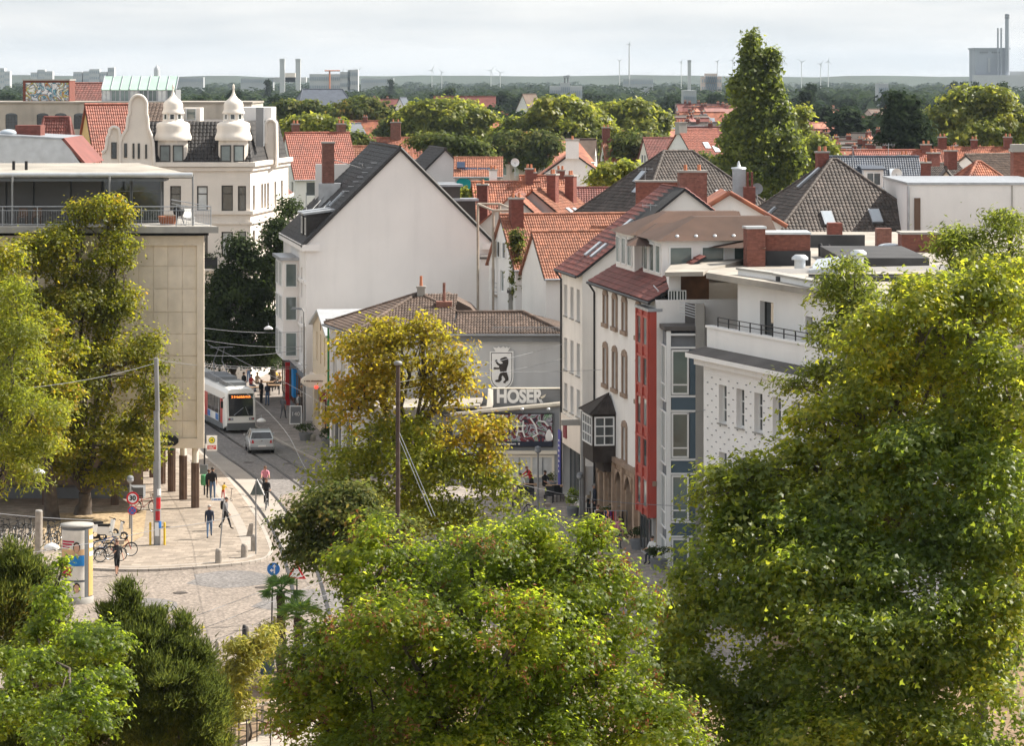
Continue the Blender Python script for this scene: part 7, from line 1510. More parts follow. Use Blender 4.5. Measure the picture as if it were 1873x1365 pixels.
# ------------------------------------------------------------------ people
def body_mesh(pose, shirt, legs, shoes, skin, sleeve, short):
    J = []; E = []; R = []; 
    def add(p, r, par=None):
        J.append(V3(p)); R.append(r); i = len(J)-1
        if par is not None: E.append((par, i))
        return i
    lean = pose.get('lean', 0.); sit = pose.get('hip', .93); sl, cl = math.sin(lean), math.cos(lean)
    def T(x, y, z): return (x, y*cl-(z)*sl, sit+z*cl+y*sl)
    pel = add(T(0,0,0), .135); sp = add(T(0,.01,.20), .12, pel); ch = add(T(0,.01,.40), .145, sp); nk = add(T(0,.0,.555), .055, ch); h1 = add(T(0,-.02,.64), .078, nk); h2 = add(T(0,-.02,.73), .092, h1); h3 = add(T(0,-.01,.80), .065, h2)
    info = [(pel,sp,0),(sp,ch,0),(ch,nk,0),(nk,h1,3),(h1,h2,3),(h2,h3,3)]; hands = []; feet = []
    for s, th, kn in ((-1, *pose['legL']), (1, *pose['legR'])):
        hp = add((s*.09, J[pel].y, sit-.03), .088, pel); k = V3((s*.095, J[hp].y-math.sin(th)*.42, J[hp].z-math.cos(th)*.42)); kk = add(k, .062, hp)
        a = th-kn; an = V3((s*.1, k.y-math.sin(a)*.41, k.z-math.cos(a)*.41)); aa = add(an, .042, kk); tt = add(an+V3((s*.02,-.15,-.035)), .036, aa)
        info += [(pel,hp,1),(hp,kk,1),(kk,aa,4 if short else 1),(aa,tt,2)]; feet.append(an)
    for s, th, el, out in ((-1, *pose['armL']), (1, *pose['armR'])):
        sh = add(T(s*.185,.01,.47), .062, ch); e = J[sh]+V3((s*math.sin(out)*.29, -math.sin(th)*.29, -math.cos(th)*math.cos(out)*.29)); ee = add(e, .043, sh); a = th+el
        w = e+V3((s*math.sin(out)*.1, -math.sin(a)*.25, -math.cos(a)*.25)); ww = add(w, .030, ee); hd = add(w+(w-e).normalized()*.08, .034, ww)
        info += [(ch,sh,0),(sh,ee,0 if sleeve else 5),(ee,ww,0 if sleeve == 2 else 3),(ww,hd,3)]; hands.append((J[hd], (w-e).normalized(), s))
    me = bpy.data.meshes.new('skeleton'); me.from_pydata([tuple(j) for j in J], E, []); o = bpy.data.objects.new('skeleton', me)
    md = o.modifiers.new('s', 'SKIN'); md.use_smooth_shade = True; ss = o.modifiers.new('u', 'SUBSURF'); ss.levels = 1; ss.render_levels = 1
    for i, r in enumerate(R): me.skin_vertices[0].data[i].radius = (r, r)
    me.skin_vertices[0].data[0].use_root = True
    for i in (pel, sp, ch): me.skin_vertices[0].data[i].radius = (R[i]*1.12, R[i]*.82)
    m2 = baked(o); bpy.data.objects.remove(o)
    b = MB(); vv = [v.co.copy() for v in m2.vertices]; b.v = [tuple(v) for v in vv]
    for p in m2.polygons:
        c = p.center; best = None
        for i, j, mi in info:
            ab = J[j]-J[i]; t_ = max(0, min(1, (c-J[i]).dot(ab)/max(1e-9, ab.dot(ab)))); ds = (c-(J[i]+ab*t_)).length-R[i]*.3
            if best is None or ds < best[0]: best = (ds, mi, t_)
        mi = best[1]; mi = {3:3, 4:3, 5:(0 if best[2] < .45 else 3)}.get(mi, mi)
        b.f.append(tuple(p.vertices)); b.m.append(mi); b.smooth.append(True)
    for hp_, dr, s in hands:
        sd = V3((0,1,0)) if abs(dr.y) < .8 else V3((1,0,0)); sd = (sd-dr*sd.dot(dr)).normalized()
        for q, ln in ((-.024,.065),(-.008,.078),(.008,.074),(.024,.058)): p0 = hp_+sd*q; b.path([p0, p0+dr*ln*.6, p0+dr*ln+V3((-s*.012,0,0))], [.009,.008,.006], 5, 3)
        b.path([hp_-dr*.02-sd*.02, hp_+dr*.02-sd*.05, hp_+dr*.05-sd*.052], [.011,.009,.007], 5, 3)
    hc = J[h2]; b.ell(hc+V3((0,-.098,-.015)), .013,.02,.022, 6, 3)
    for s in (-1, 1): b.ell(hc+V3((s*.033,-.082,.012)), .011,.008,.008, 6, 2); b.ell(hc+V3((s*.088,.005,-.01)), .012,.025,.032, 6, 3)
    b.ell(hc+V3((0,-.078,-.055)), .024,.01,.008, 6, 4)
    return b, hc, hands
POSE = {'stand': dict(legL=(.06,.05), legR=(-.04,.05), armL=(.05,.15,.08), armR=(-.05,.2,.08)),
        'walk': dict(legL=(.42,.12), legR=(-.30,.35), armL=(-.35,.25,.06), armR=(.4,.3,.06), lean=.04),
        'walk2': dict(legL=(-.26,.4), legR=(.36,.08), armL=(.35,.3,.06), armR=(-.3,.2,.06), lean=.04),
        'phone': dict(legL=(.25,.1), legR=(-.2,.25), armL=(.5,1.5,.15), armR=(.2,.3,.2)),
        'sit': dict(legL=(1.5,1.45), legR=(1.45,1.5), armL=(.5,.9,.1), armR=(.6,.8,.1), hip=.52, lean=.05),
        'bike': dict(legL=(1.25,1.2), legR=(.55,.75), armL=(.9,.25,.12), armR=(.9,.25,.12), hip=.98, lean=.35),
        'reach': dict(legL=(.1,.1), legR=(-.1,.1), armL=(.9,.4,.1), armR=(.9,.4,.1), lean=.45)}
def person(label, p, rz, pose='stand', shirt='cloth_black', legs='jeans', shoes='cloth_black', skin='skin', hair='hair_dark', h=1.75, sleeve=1, short=0, longhair=False, z=0., extra=None, hat=None):
    t = thing('person', label, 'person', V3(p)+V3((0,0,z)), rz); b, hc, hands = body_mesh(POSE[pose], shirt, legs, shoes, skin, sleeve, short); s = h/1.75; t.scale = (s,s,s)
    b.build('body', [shirt, legs, shoes, skin, 'sign_maroon'], t, world=False)
    m = MB(); m.ell(hc+V3((0,.018,.028)), .098,.105,.088, 10); 
    if longhair: m.ell(hc+V3((0,.06,-.12)), .09,.06,.17, 8)
    m.build('hair', hair, t, world=False)
    if extra == 'backpack':
        m = MB(); m.lathe((0,.20,1.12), [(.10,-.02),(.15,.05),(.16,.3),(.1,.42)], 10, sq=.6); m.build('backpack', 'cloth_black', t, world=False)
    return t
def gp(px_, py_, z=.12): return G(px_, py_, z)
person('man in black t-shirt and jeans seen from behind at the tram stop', gp(389,914), 3.0, 'stand', 'cloth_black', 'jeans', h=1.84)
person('person in dark clothes half hidden behind the man in jeans', gp(382,912), 2.6, 'stand', 'cloth_black', 'cloth_black', h=1.66, hair='hair_brown', sleeve=2)
person('small child in yellow shirt and red trousers with a scooter', gp(408,915), 2.8, 'reach', 'cloth_yellow', 'cloth_red', h=1.02)
person('man in navy pullover and jeans walking towards the camera', gp(383,986), .1, 'walk', 'navy', 'jeans', h=1.78, hair='hair_grey', sleeve=2)
person('man in black with a backpack striding to the right', gp(413,970), 1.3, 'walk2', 'cloth_grey', 'cloth_black', h=1.76, sleeve=2, extra='backpack')
person('person in black top and shorts crossing the cobbles', G(214,1054), .5, 'phone', 'cloth_black', 'cloth_black', h=1.76, short=1, hair='hair_brown', longhair=True)
person('cyclist in black riding towards the camera', G(487,930)+V3((.0,.1,0)), .05, 'bike', 'cloth_black', 'cloth_black', h=1.72, hair='hair_brown', sleeve=2)
person('cyclist in pink top riding behind the one in black', G(485,906), .1, 'bike', 'cloth_pink', 'cloth_black', h=1.72, hair='hair_brown', skin='skin_tan')
crowd = [(446,722,'stand','cloth_black','navy'),(459,716,'sit','cloth_red','jeans'),(470,712,'sit','cloth_tan','cloth_black'),(478,738,'stand','cloth_black','cloth_black'),(489,742,'stand','navy','jeans'),(503,706,'sit','cloth_yellow','cloth_black'),(455,700,'stand','cloth_tan','jeans'),(512,712,'sit','cloth_tan','cloth_black')]
for i, (a, b_, ps, sh, lg) in enumerate(crowd): person(['standing','seated','seated','standing','standing','seated','standing','seated'][i]+' person in '+['black','red','tan','black and black','navy','yellow','tan with jeans','tan and black'][i]+' in the shade beyond the tram', gp(a,b_), rnd.uniform(-1,1), ps, sh, lg, h=1.72, hair=rnd.choice(['hair_dark','hair_brown','hair_blond']))
person('woman with white bag walking past the red pillar', gp(518,768), 2.9, 'walk', 'cloth_grey', 'cloth_grey', h=1.7, hair='hair_grey')
person('person in white shirt beside the blue awning', gp(546,764), 1.2, 'stand', 'cloth_white', 'navy', h=1.74)
person('person with long dark hair seated at the terrace table', G(952,908,.12), .3, 'sit', 'cloth_white', 'navy', longhair=True, sleeve=1)
person('person in red top leaning over the terrace table', G(972,905,.12), -1.0, 'reach', 'cloth_red', 'cloth_black', sleeve=2, hair='hair_brown', longhair=True)
person('person in dark red seated in the terrace shade on the left', G(930,906,.12), -.4, 'sit', 'cloth_red', 'cloth_black')
person('person with bare arms seated behind the lamp post', G(996,903,.12), .8, 'sit', 'cloth_black', 'cloth_black', skin='skin_tan')
person('blond person seated nearest on the terrace', G(938,930,.12), 2.9, 'sit', 'cloth_tan', 'navy', hair='hair_blond', longhair=True)
person('man in dark blue standing at the sandstone shop door', G(1087,946,.12), -1.4, 'stand', 'navy', 'cloth_black', h=1.82, hair='hair_grey', sleeve=2)
person('person in brown beside the man in dark blue', G(1077,944,.12), -1.2, 'stand', 'cloth_tan', 'cloth_black', h=1.7, hair='hair_brown', sleeve=2)
person('person in white top walking below the blackboard', G(1094,982,.12), -.6, 'walk', 'cloth_white', 'cloth_grey', h=1.68, hair='hair_brown')
person('person in pale pink beside the clothes rack', G(1132,1004,.12), .4, 'stand', 'cloth_pink', 'cloth_grey', h=1.66, hair='hair_brown')
person('person in white shirt seated below the glass bay', G(1194,1030,.12), -.7, 'sit', 'cloth_white', 'navy', hair='hair_dark')

# ------------------------------------------------------------------ bicycles
def circ(c, r, n=22, ax='y'): return [V3(c)+V3((r*math.cos(2*math.pi*k/n),0,r*math.sin(2*math.pi*k/n))) for k in range(n+1)]
def bicycle(label, p, rz, paint, group=None, basket=False):
    t = thing('bicycle', label, 'bicycle', p, rz, group); B = lambda: MB()
    for x in (-.52,.52):
        m = B(); m.path(circ((x,0,.34),.325), .018, 5, cap=False); w = m.build('wheel', 'rubber', t, world=False)
        m = B(); m.path(circ((x,0,.34),.30), .008, 4, cap=False); m.build('rim', 'bike_silver', w, world=False)
        m = B()
        for k in range(10): a = math.pi*2*k/10; m.tube((x,0,.34),(x+.3*math.cos(a),0,.34+.3*math.sin(a)),.0025,n=3)
        m.build('spokes', 'bike_silver', w, world=False, kind='stuff')
    m = B()
    for a, b_ in (((-.52,0,.34),(-.08,0,.30)),((-.08,0,.30),(-.20,0,.78)),((-.52,0,.34),(-.18,0,.70)),((-.08,0,.30),(.36,0,.68)),((-.18,0,.70),(.34,0,.80)),((.52,0,.34),(.34,0,.86)),((-.20,0,.78),(-.23,0,.92))): m.tube(a, b_, .017, n=6)
    m.build('frame', paint, t, world=False)
    m = B(); m.path([(.28,-.29,1.0),(.36,-.2,1.03),(.33,0,.98),(.36,.2,1.03),(.28,.29,1.0)], .014, 6); m.tube((.34,0,.84),(.33,0,.99),.014,n=6); m.build('handlebar', 'dark_metal', t, world=False)
    m = B(); m.hexa([(-.36,-.07,.92),(-.1,-.025,.92),(-.1,.025,.92),(-.36,.07,.92),(-.36,-.08,.97),(-.1,-.03,.96),(-.1,.03,.96),(-.36,.08,.97)]); m.build('saddle', 'black', t, world=False)
    m = B(); m.box(-.72,-.06,.70,-.3,.06,.72); m.tube((-.52,.05,.34),(-.62,.05,.70),.008,n=4); m.tube((-.52,-.05,.34),(-.62,-.05,.70),.008,n=4); m.build('rack', 'dark_metal', t, world=False)
    m = B(); m.path([V3((-.52+.36*math.cos(a),0,.34+.36*math.sin(a))) for a in (.4,.9,1.4,1.9,2.4,2.9)], .02, 4); m.path([V3((.52+.36*math.cos(a),0,.34+.36*math.sin(a))) for a in (.5,1.0,1.5,2.0,2.5)], .02, 4); m.build('mudguard', 'black', t, world=False)
    m = B(); m.path(circ((-.08,.05,.30),.085,12), .01, 4, cap=False); m.tube((-.08,-.1,.30),(-.08,.1,.30),.012,n=5); m.tube((-.08,.09,.30),(.02,.09,.16),.01,n=4); m.tube((-.08,-.09,.30),(-.18,-.09,.44),.01,n=4); m.build('crank', 'bike_silver', t, world=False)
    if basket:
        m = B(); m.hexa([(.42,-.12,.85),(.64,-.12,.85),(.64,.12,.85),(.42,.12,.85),(.38,-.17,1.08),(.7,-.17,1.08),(.7,.17,1.08),(.38,.17,1.08)]); m.build('basket', 'wood_grey', t, world=False)
    return t
b0 = bicycle('parked bicycle in the crowded rack under the lindens', gp(12,1003), 1.2, 'black', 'bicycles parked under the lindens')
for i, (a, b_) in enumerate(((28,1000),(42,1004),(58,999),(84,1003),(96,998),(108,1006),(5,985),(22,982),(38,984),(56,981),(88,984),(104,986),(-6,1008),(130,1000),(146,1004))): dup(b0, gp(a,b_), rnd.uniform(.9,1.9))
bicycle('silver bicycle parked nearest the advertising column', gp(183,1026), .5, 'bike_silver')
bicycle('black bicycle with wicker basket beside the silver one', gp(202,1028), .35, 'black', basket=True)
bicycle('blue bicycle right of the basket bicycle', gp(196,1012), .7, 'bike_blue')
bicycle('red bicycle leaning right behind the pedestrian in shorts', gp(221,1018), .2, 'bike_red')
bicycle('black city bicycle ridden by the cyclist in black', G(487,932), -1.55, 'black')
bicycle('dark bicycle ridden by the cyclist in pink', G(485,908), -1.5, 'dark_metal')
bicycle('black bicycle with green bag parked in front of the terrace', gp(985,958), .4, 'bike_green', basket=True)
bicycle('dark bicycle parked left of the green one', gp(955,948), .9, 'black')
def moped(label, p, rz, paint):
    t = thing('motor_scooter', label, 'scooter', p, rz)
    for x in (-.55,.55):
        m = MB(); m.path(circ((x,0,.24),.18,16), .06, 7, cap=False); m.build('wheel', 'rubber', t, world=False)
    m = MB(); m.prism([(-.85,-.16,.42),(-.2,-.16,.28),(.25,-.16,.24),(.3,-.16,.34),(-.15,-.16,.40),(-.22,-.16,.76),(-.8,-.16,.80)], (0,.32,0)); m.build('body', paint, t, world=False)
    m = MB(); m.prism([(.28,-.2,.26),(.36,-.2,.28),(.52,-.2,.95),(.42,-.2,.98)], (0,.4,0)); m.build('front_shield', paint, t, world=False)
    m = MB(); m.box(-.8,-.15,.80,-.15,.15,.90); m.build('seat', 'black', t, world=False)
    m = MB(); m.path([(.36,-.32,1.05),(.46,-.1,1.02),(.46,.1,1.02),(.36,.32,1.05)], .02, 6); m.ell((.54,0,.96),.08,.09,.08,8); m.build('handlebar', 'dark_metal', t, world=False)
    m = MB(); m.tube((.55,0,.24),(.45,0,.9),.03,n=6); m.build('fork', 'chrome', t, world=False)
    return t
moped('white motor scooter parked behind the bicycles', gp(192,985), .5, 'plastic_white'); moped('second white motor scooter with black seat near the no-stopping sign', gp(207,990), .2, 'plastic_white')
bicycle('red cargo bicycle parked by the ground floor wall', gp(265,938), .2, 'bike_red', basket=True)
t = thing('kick_scooter', 'small scooter held by the child in yellow', 'scooter', gp(415,918), .6); m = MB(); m.box(-.3,-.05,.08,.25,.05,.11); m.build('deck','bike_silver',t,world=False); m = MB(); m.tube((.25,0,.08),(.32,0,.72),.015); m.tube((.31,-.18,.72),(.31,.18,.72),.015); m.build('steering_bar','dark_metal',t,world=False)
for x in (-.32,.3): m = MB(); m.path(circ((x,0,.06),.055,10),.015,5,cap=False); m.build('wheel','rubber',t,world=False)

# ------------------------------------------------------------------ tram
t = thing('tram', 'white low-floor tram with dark windscreen and red doors coming down the street', 'tram', V3((X(441,225),225,.02)), .285)
hw = 1.08; prof = [(-hw,.28),(-hw-.02,.9),(-hw,2.2),(-hw+.06,2.75),(-hw+.22,3.02),(-hw+.5,3.1),(hw-.5,3.1),(hw-.22,3.02),(hw-.06,2.75),(hw,2.2),(hw+.02,.9),(hw,.28)]
def loft(m, secs, mi=0):
    k = len(secs[0]); vs = [p for s in secs for p in s]; fs = [(i*k+j, i*k+(j+1) % k, (i+1)*k+(j+1) % k, (i+1)*k+j) for i in range(len(secs)-1) for j in range(k)]
    m.add(vs, fs, mi, False); m.add(secs[0], [tuple(range(k))], mi); m.add(secs[-1], [tuple(range(k))[::-1]], mi)
def sec(y, sx, z0, z1): return [(x*sx, y+((z-1.0)*.10 if (y < .5 and z > 1.0) else 0), z0+(z-.28)*(z1-z0)/2.82) for x, z in prof]
m = MB(); loft(m, [sec(0,.90,.55,3.02), sec(.25,.985,.45,3.08), sec(.9,1,.28,3.1), sec(10.5,1,.28,3.1)]); bd = m.build('body', 'tram_white', t, world=False)
m = MB(); loft(m, [sec(10.6,.93,.3,3.0), sec(11.4,.93,.3,3.0)]); m.build('bellows', 'rubber', t, world=False)
m = MB(); loft(m, [sec(11.5,1,.28,3.1), sec(22,1,.28,3.1)]); m.build('rear_car', 'tram_white', t, world=False)
fr = lambda x, z, e=.02: (x, (.0+max(0,(z-1.0))*.10)-e, z)
m = MB(); m.add([fr(-.84,1.18,.03),fr(.84,1.18,.03),fr(.86,2.68,.06),fr(-.86,2.68,.06)],[(0,1,2,3)]); m.add([fr(-.86,1.18,-.2),fr(.86,1.18,-.2),fr(.88,2.7,-.2),fr(-.88,2.7,-.2)],[(0,1,2,3)]); 
m = MB(); a4 = [fr(-.84,1.18,.03),fr(.84,1.18,.03),fr(.86,2.70,.05),fr(-.86,2.70,.05)]; m.hexa([V3(a4[0])+V3((0,.1,0)),V3(a4[1])+V3((0,.1,0)),V3(a4[2])+V3((0,.1,0)),V3(a4[3])+V3((0,.1,0))][:0] or [a4[0],a4[1],(.84,.15,1.18),(-.84,.15,1.18),a4[3],a4[2],(.86,.35,2.70),(-.86,.35,2.70)]); ws_ = m.build('windscreen', 'tram_glass', t, world=False)
m = MB(); a4 = [fr(-.78,2.36,.075),fr(.78,2.36,.075),fr(.79,2.62,.085),fr(-.79,2.62,.085)]; m.add(a4, [(0,1,2,3)]); m.build('display', 'black', ws_, world=False)
le = ob('lettering', text_mesh('2 Sebaldsbrück', .22, 'led', .003, bold=.006), ws_, world=False); le.matrix_basis = Matrix.Translation((0,.052,2.49)) @ Matrix.Rotation(math.radians(84.5),4,'X')
m = MB(); m.tube(fr(-.5,1.25,.06),fr(.15,1.75,.09),.014,n=4); m.tube(fr(.5,1.25,.06),fr(.3,1.8,.09),.014,n=4); m.build('wiper', 'zinc', ws_, world=False)
m = MB(); m.add([fr(-.96,.46,.05),fr(.96,.46,.05),fr(.98,.72,.05),fr(-.98,.72,.05)],[(0,1,2,3)]); m.box(-.97,-.04,.22,.97,.3,.70); m.build('bumper', 'tram_grey', t, world=False)
for s in (-1,1):
    m = MB(); m.box(min(s*.55,s*.92),-.035,.90,max(s*.55,s*.92),.1,1.06); hl = m.build('headlight', 'greydark', t, world=False); m = MB(); m.tube((s*.65,-.045,.98),(s*.65,.0,.98),.06,n=10); m.build('lens', 'skylight', hl, world=False); m = MB(); m.tube((s*.82,-.045,.98),(s*.82,.0,.98),.05,n=10); m.build('lens', 'lamp_red', hl, world=False)
for s in (-1,1):
    xs = s*(hw+.025)
    for (ya, yb, mt, nm) in ((1.0,1.75,'tram_red','door'),(1.78,2.3,'tram_glass','door'),(2.5,3.7,'tram_glass','side_window'),(3.8,5.0,'tram_glass','side_window'),(5.1,6.3,'tram_glass','side_window'),(6.4,7.4,'tram_red','door'),(7.5,8.9,'tram_glass','side_window'),(9.0,10.3,'tram_glass','side_window'),(12,13.6,'tram_glass','side_window'),(13.8,15.4,'tram_glass','side_window'),(15.6,17,'tram_red','door'),(17.2,19,'tram_glass','side_window')):
        z_0 = 1.15 if nm == 'side_window' else .62; m = MB(); m.box(min(xs-s*.06,xs),ya,z_0,max(xs-s*.06,xs),yb,2.28); m.build(nm, mt, t, world=False)
    m = MB(); m.box(min(xs-s*.05,xs+s*.01),.95,.24,max(xs-s*.05,xs+s*.01),10.4,.62); m.build('skirt', 'tram_grey', t, world=False)
    for ya, mt in ((2.5,'sign_blue'),(3.6,'sign_white'),(5.4,'sign_blue')): m = MB(); m.box(min(xs-s*.05,xs+s*.012),ya,.68,max(xs-s*.05,xs+s*.012),ya+.9,1.1); m.build('advert_patch', mt, t, world=False)
m = MB(); m.box(-.7,1.6,3.08,.7,4.2,3.34); m.build('roof_box', 'tram_grey', t, world=False); m = MB(); m.box(-.75,5.0,3.08,.75,9.5,3.42); m.build('roof_box', 'greydark', t, world=False)
m = MB(); m.path([(-.5,7.0,3.4),(-.3,8.2,4.3),(-.2,6.8,5.35)], .04, 5); m.path([(.5,7.0,3.4),(.3,8.2,4.3),(.2,6.8,5.35)], .04, 5); m.tube((-.8,6.8,5.36),(.8,6.8,5.36),.04,n=5); m.build('pantograph', 'grey_metal', t, world=False)
for y in (1.9,3.2,8,9.3):
    for s in (-1,1): m = MB(); m.tube((s*.85,y,.3),(s*.7,y,.3),.3,n=16); m.build('wheel', 'dark_metal', t, world=False)
m = MB(); m.path([(-1.1,.35,2.45),(-1.32,.1,2.4),(-1.32,.1,2.0)], .03, 5); m.box(-1.4,.05,1.75,-1.24,.13,2.2); m.build('mirror', 'black', t, world=False)

# ------------------------------------------------------------------ silver car seen from behind
t = thing('car', 'silver hatchback seen from behind in front of the tram', 'car', G(479,831)+V3((0,0,.008)), .155)
def cs(y, hb, zb, hm, zm, ht, zt_): return [(-hb,y,zb),(-hm,y,(zb+zm)/2),(-hm,y,zm),(-ht,y,zt_),(ht,y,zt_),(hm,y,zm),(hm,y,(zb+zm)/2),(hb,y,zb)]
m = MB(); S_ = [cs(0.02,.70,.34,.74,.66,.70,.93), cs(.12,.78,.24,.83,.74,.76,.97), cs(.7,.8,.2,.84,.78,.77,.97), cs(2.2,.8,.2,.84,.78,.77,.96), cs(3.0,.8,.2,.84,.74,.74,.95), cs(3.6,.76,.22,.80,.66,.66,.80), cs(3.9,.66,.3,.68,.55,.5,.66)]
k = 8; vs = [p for s in S_ for p in s]; m.add(vs, [(i*k+j,(i+1)*k+j,(i+1)*k+(j+1) % k,i*k+(j+1) % k) for i in range(len(S_)-1) for j in range(k)], 0, False); m.add(S_[0],[tuple(range(k))],0); m.add(S_[-1],[tuple(range(k))[::-1]],0)
m.build('body', 'car_silver', t, world=False)
g4 = lambda y, hx, z: [(-hx,y,z),(hx,y,z)]
m = MB(); pts = g4(.14,.74,.96)+g4(.48,.60,1.42)+g4(1.2,.61,1.47)+g4(2.1,.60,1.44)+g4(3.0,.73,.95); m.add(pts, [(2,3,5,4),(4,5,7,6)]); m.add([(-.6,.48,1.42),(.6,.48,1.42),(.62,.40,1.36),(-.62,.40,1.36)],[(0,1,2,3)])
for s in (-1,1):
    for a,b_ in (((s*.74,.14,.96),(s*.60,.48,1.42)),((s*.765,1.45,.96),(s*.615,1.45,1.46)),((s*.73,3.0,.95),(s*.60,2.1,1.44)),((s*.60,.48,1.42),(s*.60,2.1,1.44))): m.tube(a,b_,.045,n=5)
m.build('roof', 'car_silver', t, world=False)
m = MB(); m.add([(-.70,.15,.96),(.70,.15,.96),(.585,.455,1.38),(-.585,.455,1.38)],[(0,1,2,3)]); m.build('rear_window', 'tram_glass', t, world=False)
m = MB(); m.add([(-.72,2.98,.95),(.72,2.98,.95),(.6,2.12,1.42),(-.6,2.12,1.42)],[(3,2,1,0)]); m.build('windscreen', 'tram_glass', t, world=False)
for s in (-1,1): m = MB(); m.add([(s*.745,.2,.97),(s*.735,2.95,.96),(s*.605,2.1,1.42),(s*.605,.5,1.40)],[(0,1,2,3)]); m.build('side_window', 'tram_glass', t, world=False)
for s in (-1,1):
    m = MB(); m.hexa([(s*.50,-.012,.70),(s*.76,.03,.70),(s*.76,.1,.70),(s*.50,.05,.70),(s*.56,-.012,.90),(s*.75,.05,.90),(s*.75,.1,.90),(s*.56,.05,.90)]); m.build('tail_light', 'lamp_red', t, world=False)
    m = MB(); m.box(min(s*.88,s*1.0),2.55,.95,max(s*.88,s*1.0),2.68,1.08); m.build('mirror', 'car_silver', t, world=False)
    for y in (.68,3.15):
        m = MB(); m.tube((s*.84,y,.30),(s*.64,y,.30),.30,n=18); w = m.build('wheel', 'rubber', t, world=False); m = MB(); m.tube((s*.85,y,.30),(s*.80,y,.30),.19,n=14); m.build('rim', 'bike_silver', w, world=False)
m = MB(); m.box(-.74,-.05,.30,.74,.1,.46); m.build('bumper', 'greydark', t, world=False); m = MB(); m.box(-.76,-.07,.46,.76,.1,.60); m.build('bumper', 'car_silver', t, world=False)
m = MB(); m.box(-.26,-.085,.47,.26,-.06,.58); m.build('number_plate', 'sign_white', t, world=False); m = MB(); m.tube((0,-.012,.86),(0,.03,.86),.05,n=12); m.build('badge', 'chrome', t, world=False)
# ------------------------------------------------------------------ street furniture
def post(name, label, cat, px_, py_, ytop, r, mat, z=.12, r1=None, cap=None):
    b = G(px_,py_,z); t = thing(name, label, cat, b); m = MB(); zt_ = Z(ytop,b.y); m.tube(b, V3((b.x,b.y,zt_)), r, r1 or r, 12); m.build('shaft', mat, t)
    if cap: m = MB(); m.lathe((b.x,b.y,zt_), cap, 12); m.build('cap', mat, t)
    return t, b, zt_
# tram mast
b = G(288,997,.12); t = thing('tram_mast', 'tall stepped grey tram mast with stickers at its foot', 'pole', b); zt_ = Z(655,b.y)
for a_, c_, r in ((.12,Z(845,b.y),.20),(Z(845,b.y),Z(752,b.y),.165),(Z(752,b.y),zt_,.125)):
    m = MB(); m.tube((b.x,b.y,a_),(b.x-.07*(c_/zt_),b.y,c_),r,r*.97,14); m.build('shaft_section', 'pole_grey', t)
for k, (z_, h_, mt) in enumerate(((.6,.7,'sign_white'),(1.4,.5,'cloth_red'),(2.0,.6,'sign_red'),(2.7,.35,'sign_white'),(1.0,.35,'sign_blue'))):
    m = MB(); a0 = -2.2+k*.22; m.add([(b.x+.207*math.cos(a0+j*.3),b.y+.207*math.sin(a0+j*.3),z_+zz) for zz in (0,h_) for j in range(5)], [(j,j+1,j+6,j+5) for j in range(4)]); m.build('sticker', mt, t)
for dx_ in (-.36,.38):
    tt = thing('guard_post', ('left' if dx_ < 0 else 'right')+' yellow guard post beside the tram mast foot', 'post', b+V3((dx_,-.1,0))); m = MB(); m.tube((0,0,0),(0,0,1.15),.06,n=10); m.build('shaft','yellow_post',tt,world=False); m = MB(); m.ell((0,0,1.15),.06,.06,.04,10); m.build('cap','yellow_post',tt,world=False)
t = thing('mast', 'slim rusty brown mast in front of the autumn tree', 'pole', (X(727,126),126,0)); m = MB(); m.tube((X(727,126),126,0),(X(728,126),126,Z(668,126)),.10,.08,12); m.build('shaft','pole_rust',t); m = MB(); m.lathe((X(728,126),126,Z(668,126)),[(.13,0),(.16,.03),(.16,.12),(.08,.16)],12); m.build('cap','pole_grey',t)
t = thing('timber_post', 'weathered wooden post behind the bushes at the left', 'post', (X(71,150),150,0)); m = MB(); m.tube((X(71,150),150,0),(X(71,150),150,Z(936,150)),.18,.17,12); m.build('shaft','bollard',t); m = MB(); m.tube((X(71,150),150,Z(936,150)),(X(71,150),150,Z(936,150)+.06),.175,.15,12); m.build('cap','concrete_grey',t)
b = G(1066,946,.12); t = thing('tram_mast', 'steel mast with concrete cross beams in front of the sandstone house', 'pole', b); m = MB(); m.tube(b,(b.x,b.y,Z(752,b.y)),.15,.12,12); m.build('shaft','pole_grey',t)
m = MB(); z_ = Z(773,b.y); m.box(b.x-1.2,b.y-.12,z_-.16,b.x-.14,b.y+.12,z_+.16); m.build('cross_beam','concrete_grey',t); m = MB(); m.box(b.x+.14,b.y-.12,z_-.16,b.x+.55,b.y+.12,z_+.16); m.build('cross_beam','concrete_grey',t)
def ball_lamp(label, px_, py_, ytop, z=.12):
    b = G(px_,py_,z); t = thing('ball_lamp', label, 'lamp', b); zt_ = Z(ytop,b.y); m = MB(); m.tube(b,(b.x,b.y,zt_-.15),.07,.05,10); m.build('shaft','pole_grey',t); m = MB(); m.ell((b.x,b.y,zt_),.19,.19,.17,14); m.build('globe','greyface',t); m = MB(); m.lathe((b.x,b.y,zt_+.1),[(.2,0),(.15,.1),(.03,.14)],12); m.build('hood','greydark',t)
ball_lamp('ball street lamp covered with stickers on the terrace', 984, 932, 824); ball_lamp('ball street lamp beside the steel mast', 1061, 948, 872); ball_lamp('ball lamp half hidden by linden leaves above the 30 sign', 238, 968, 878)
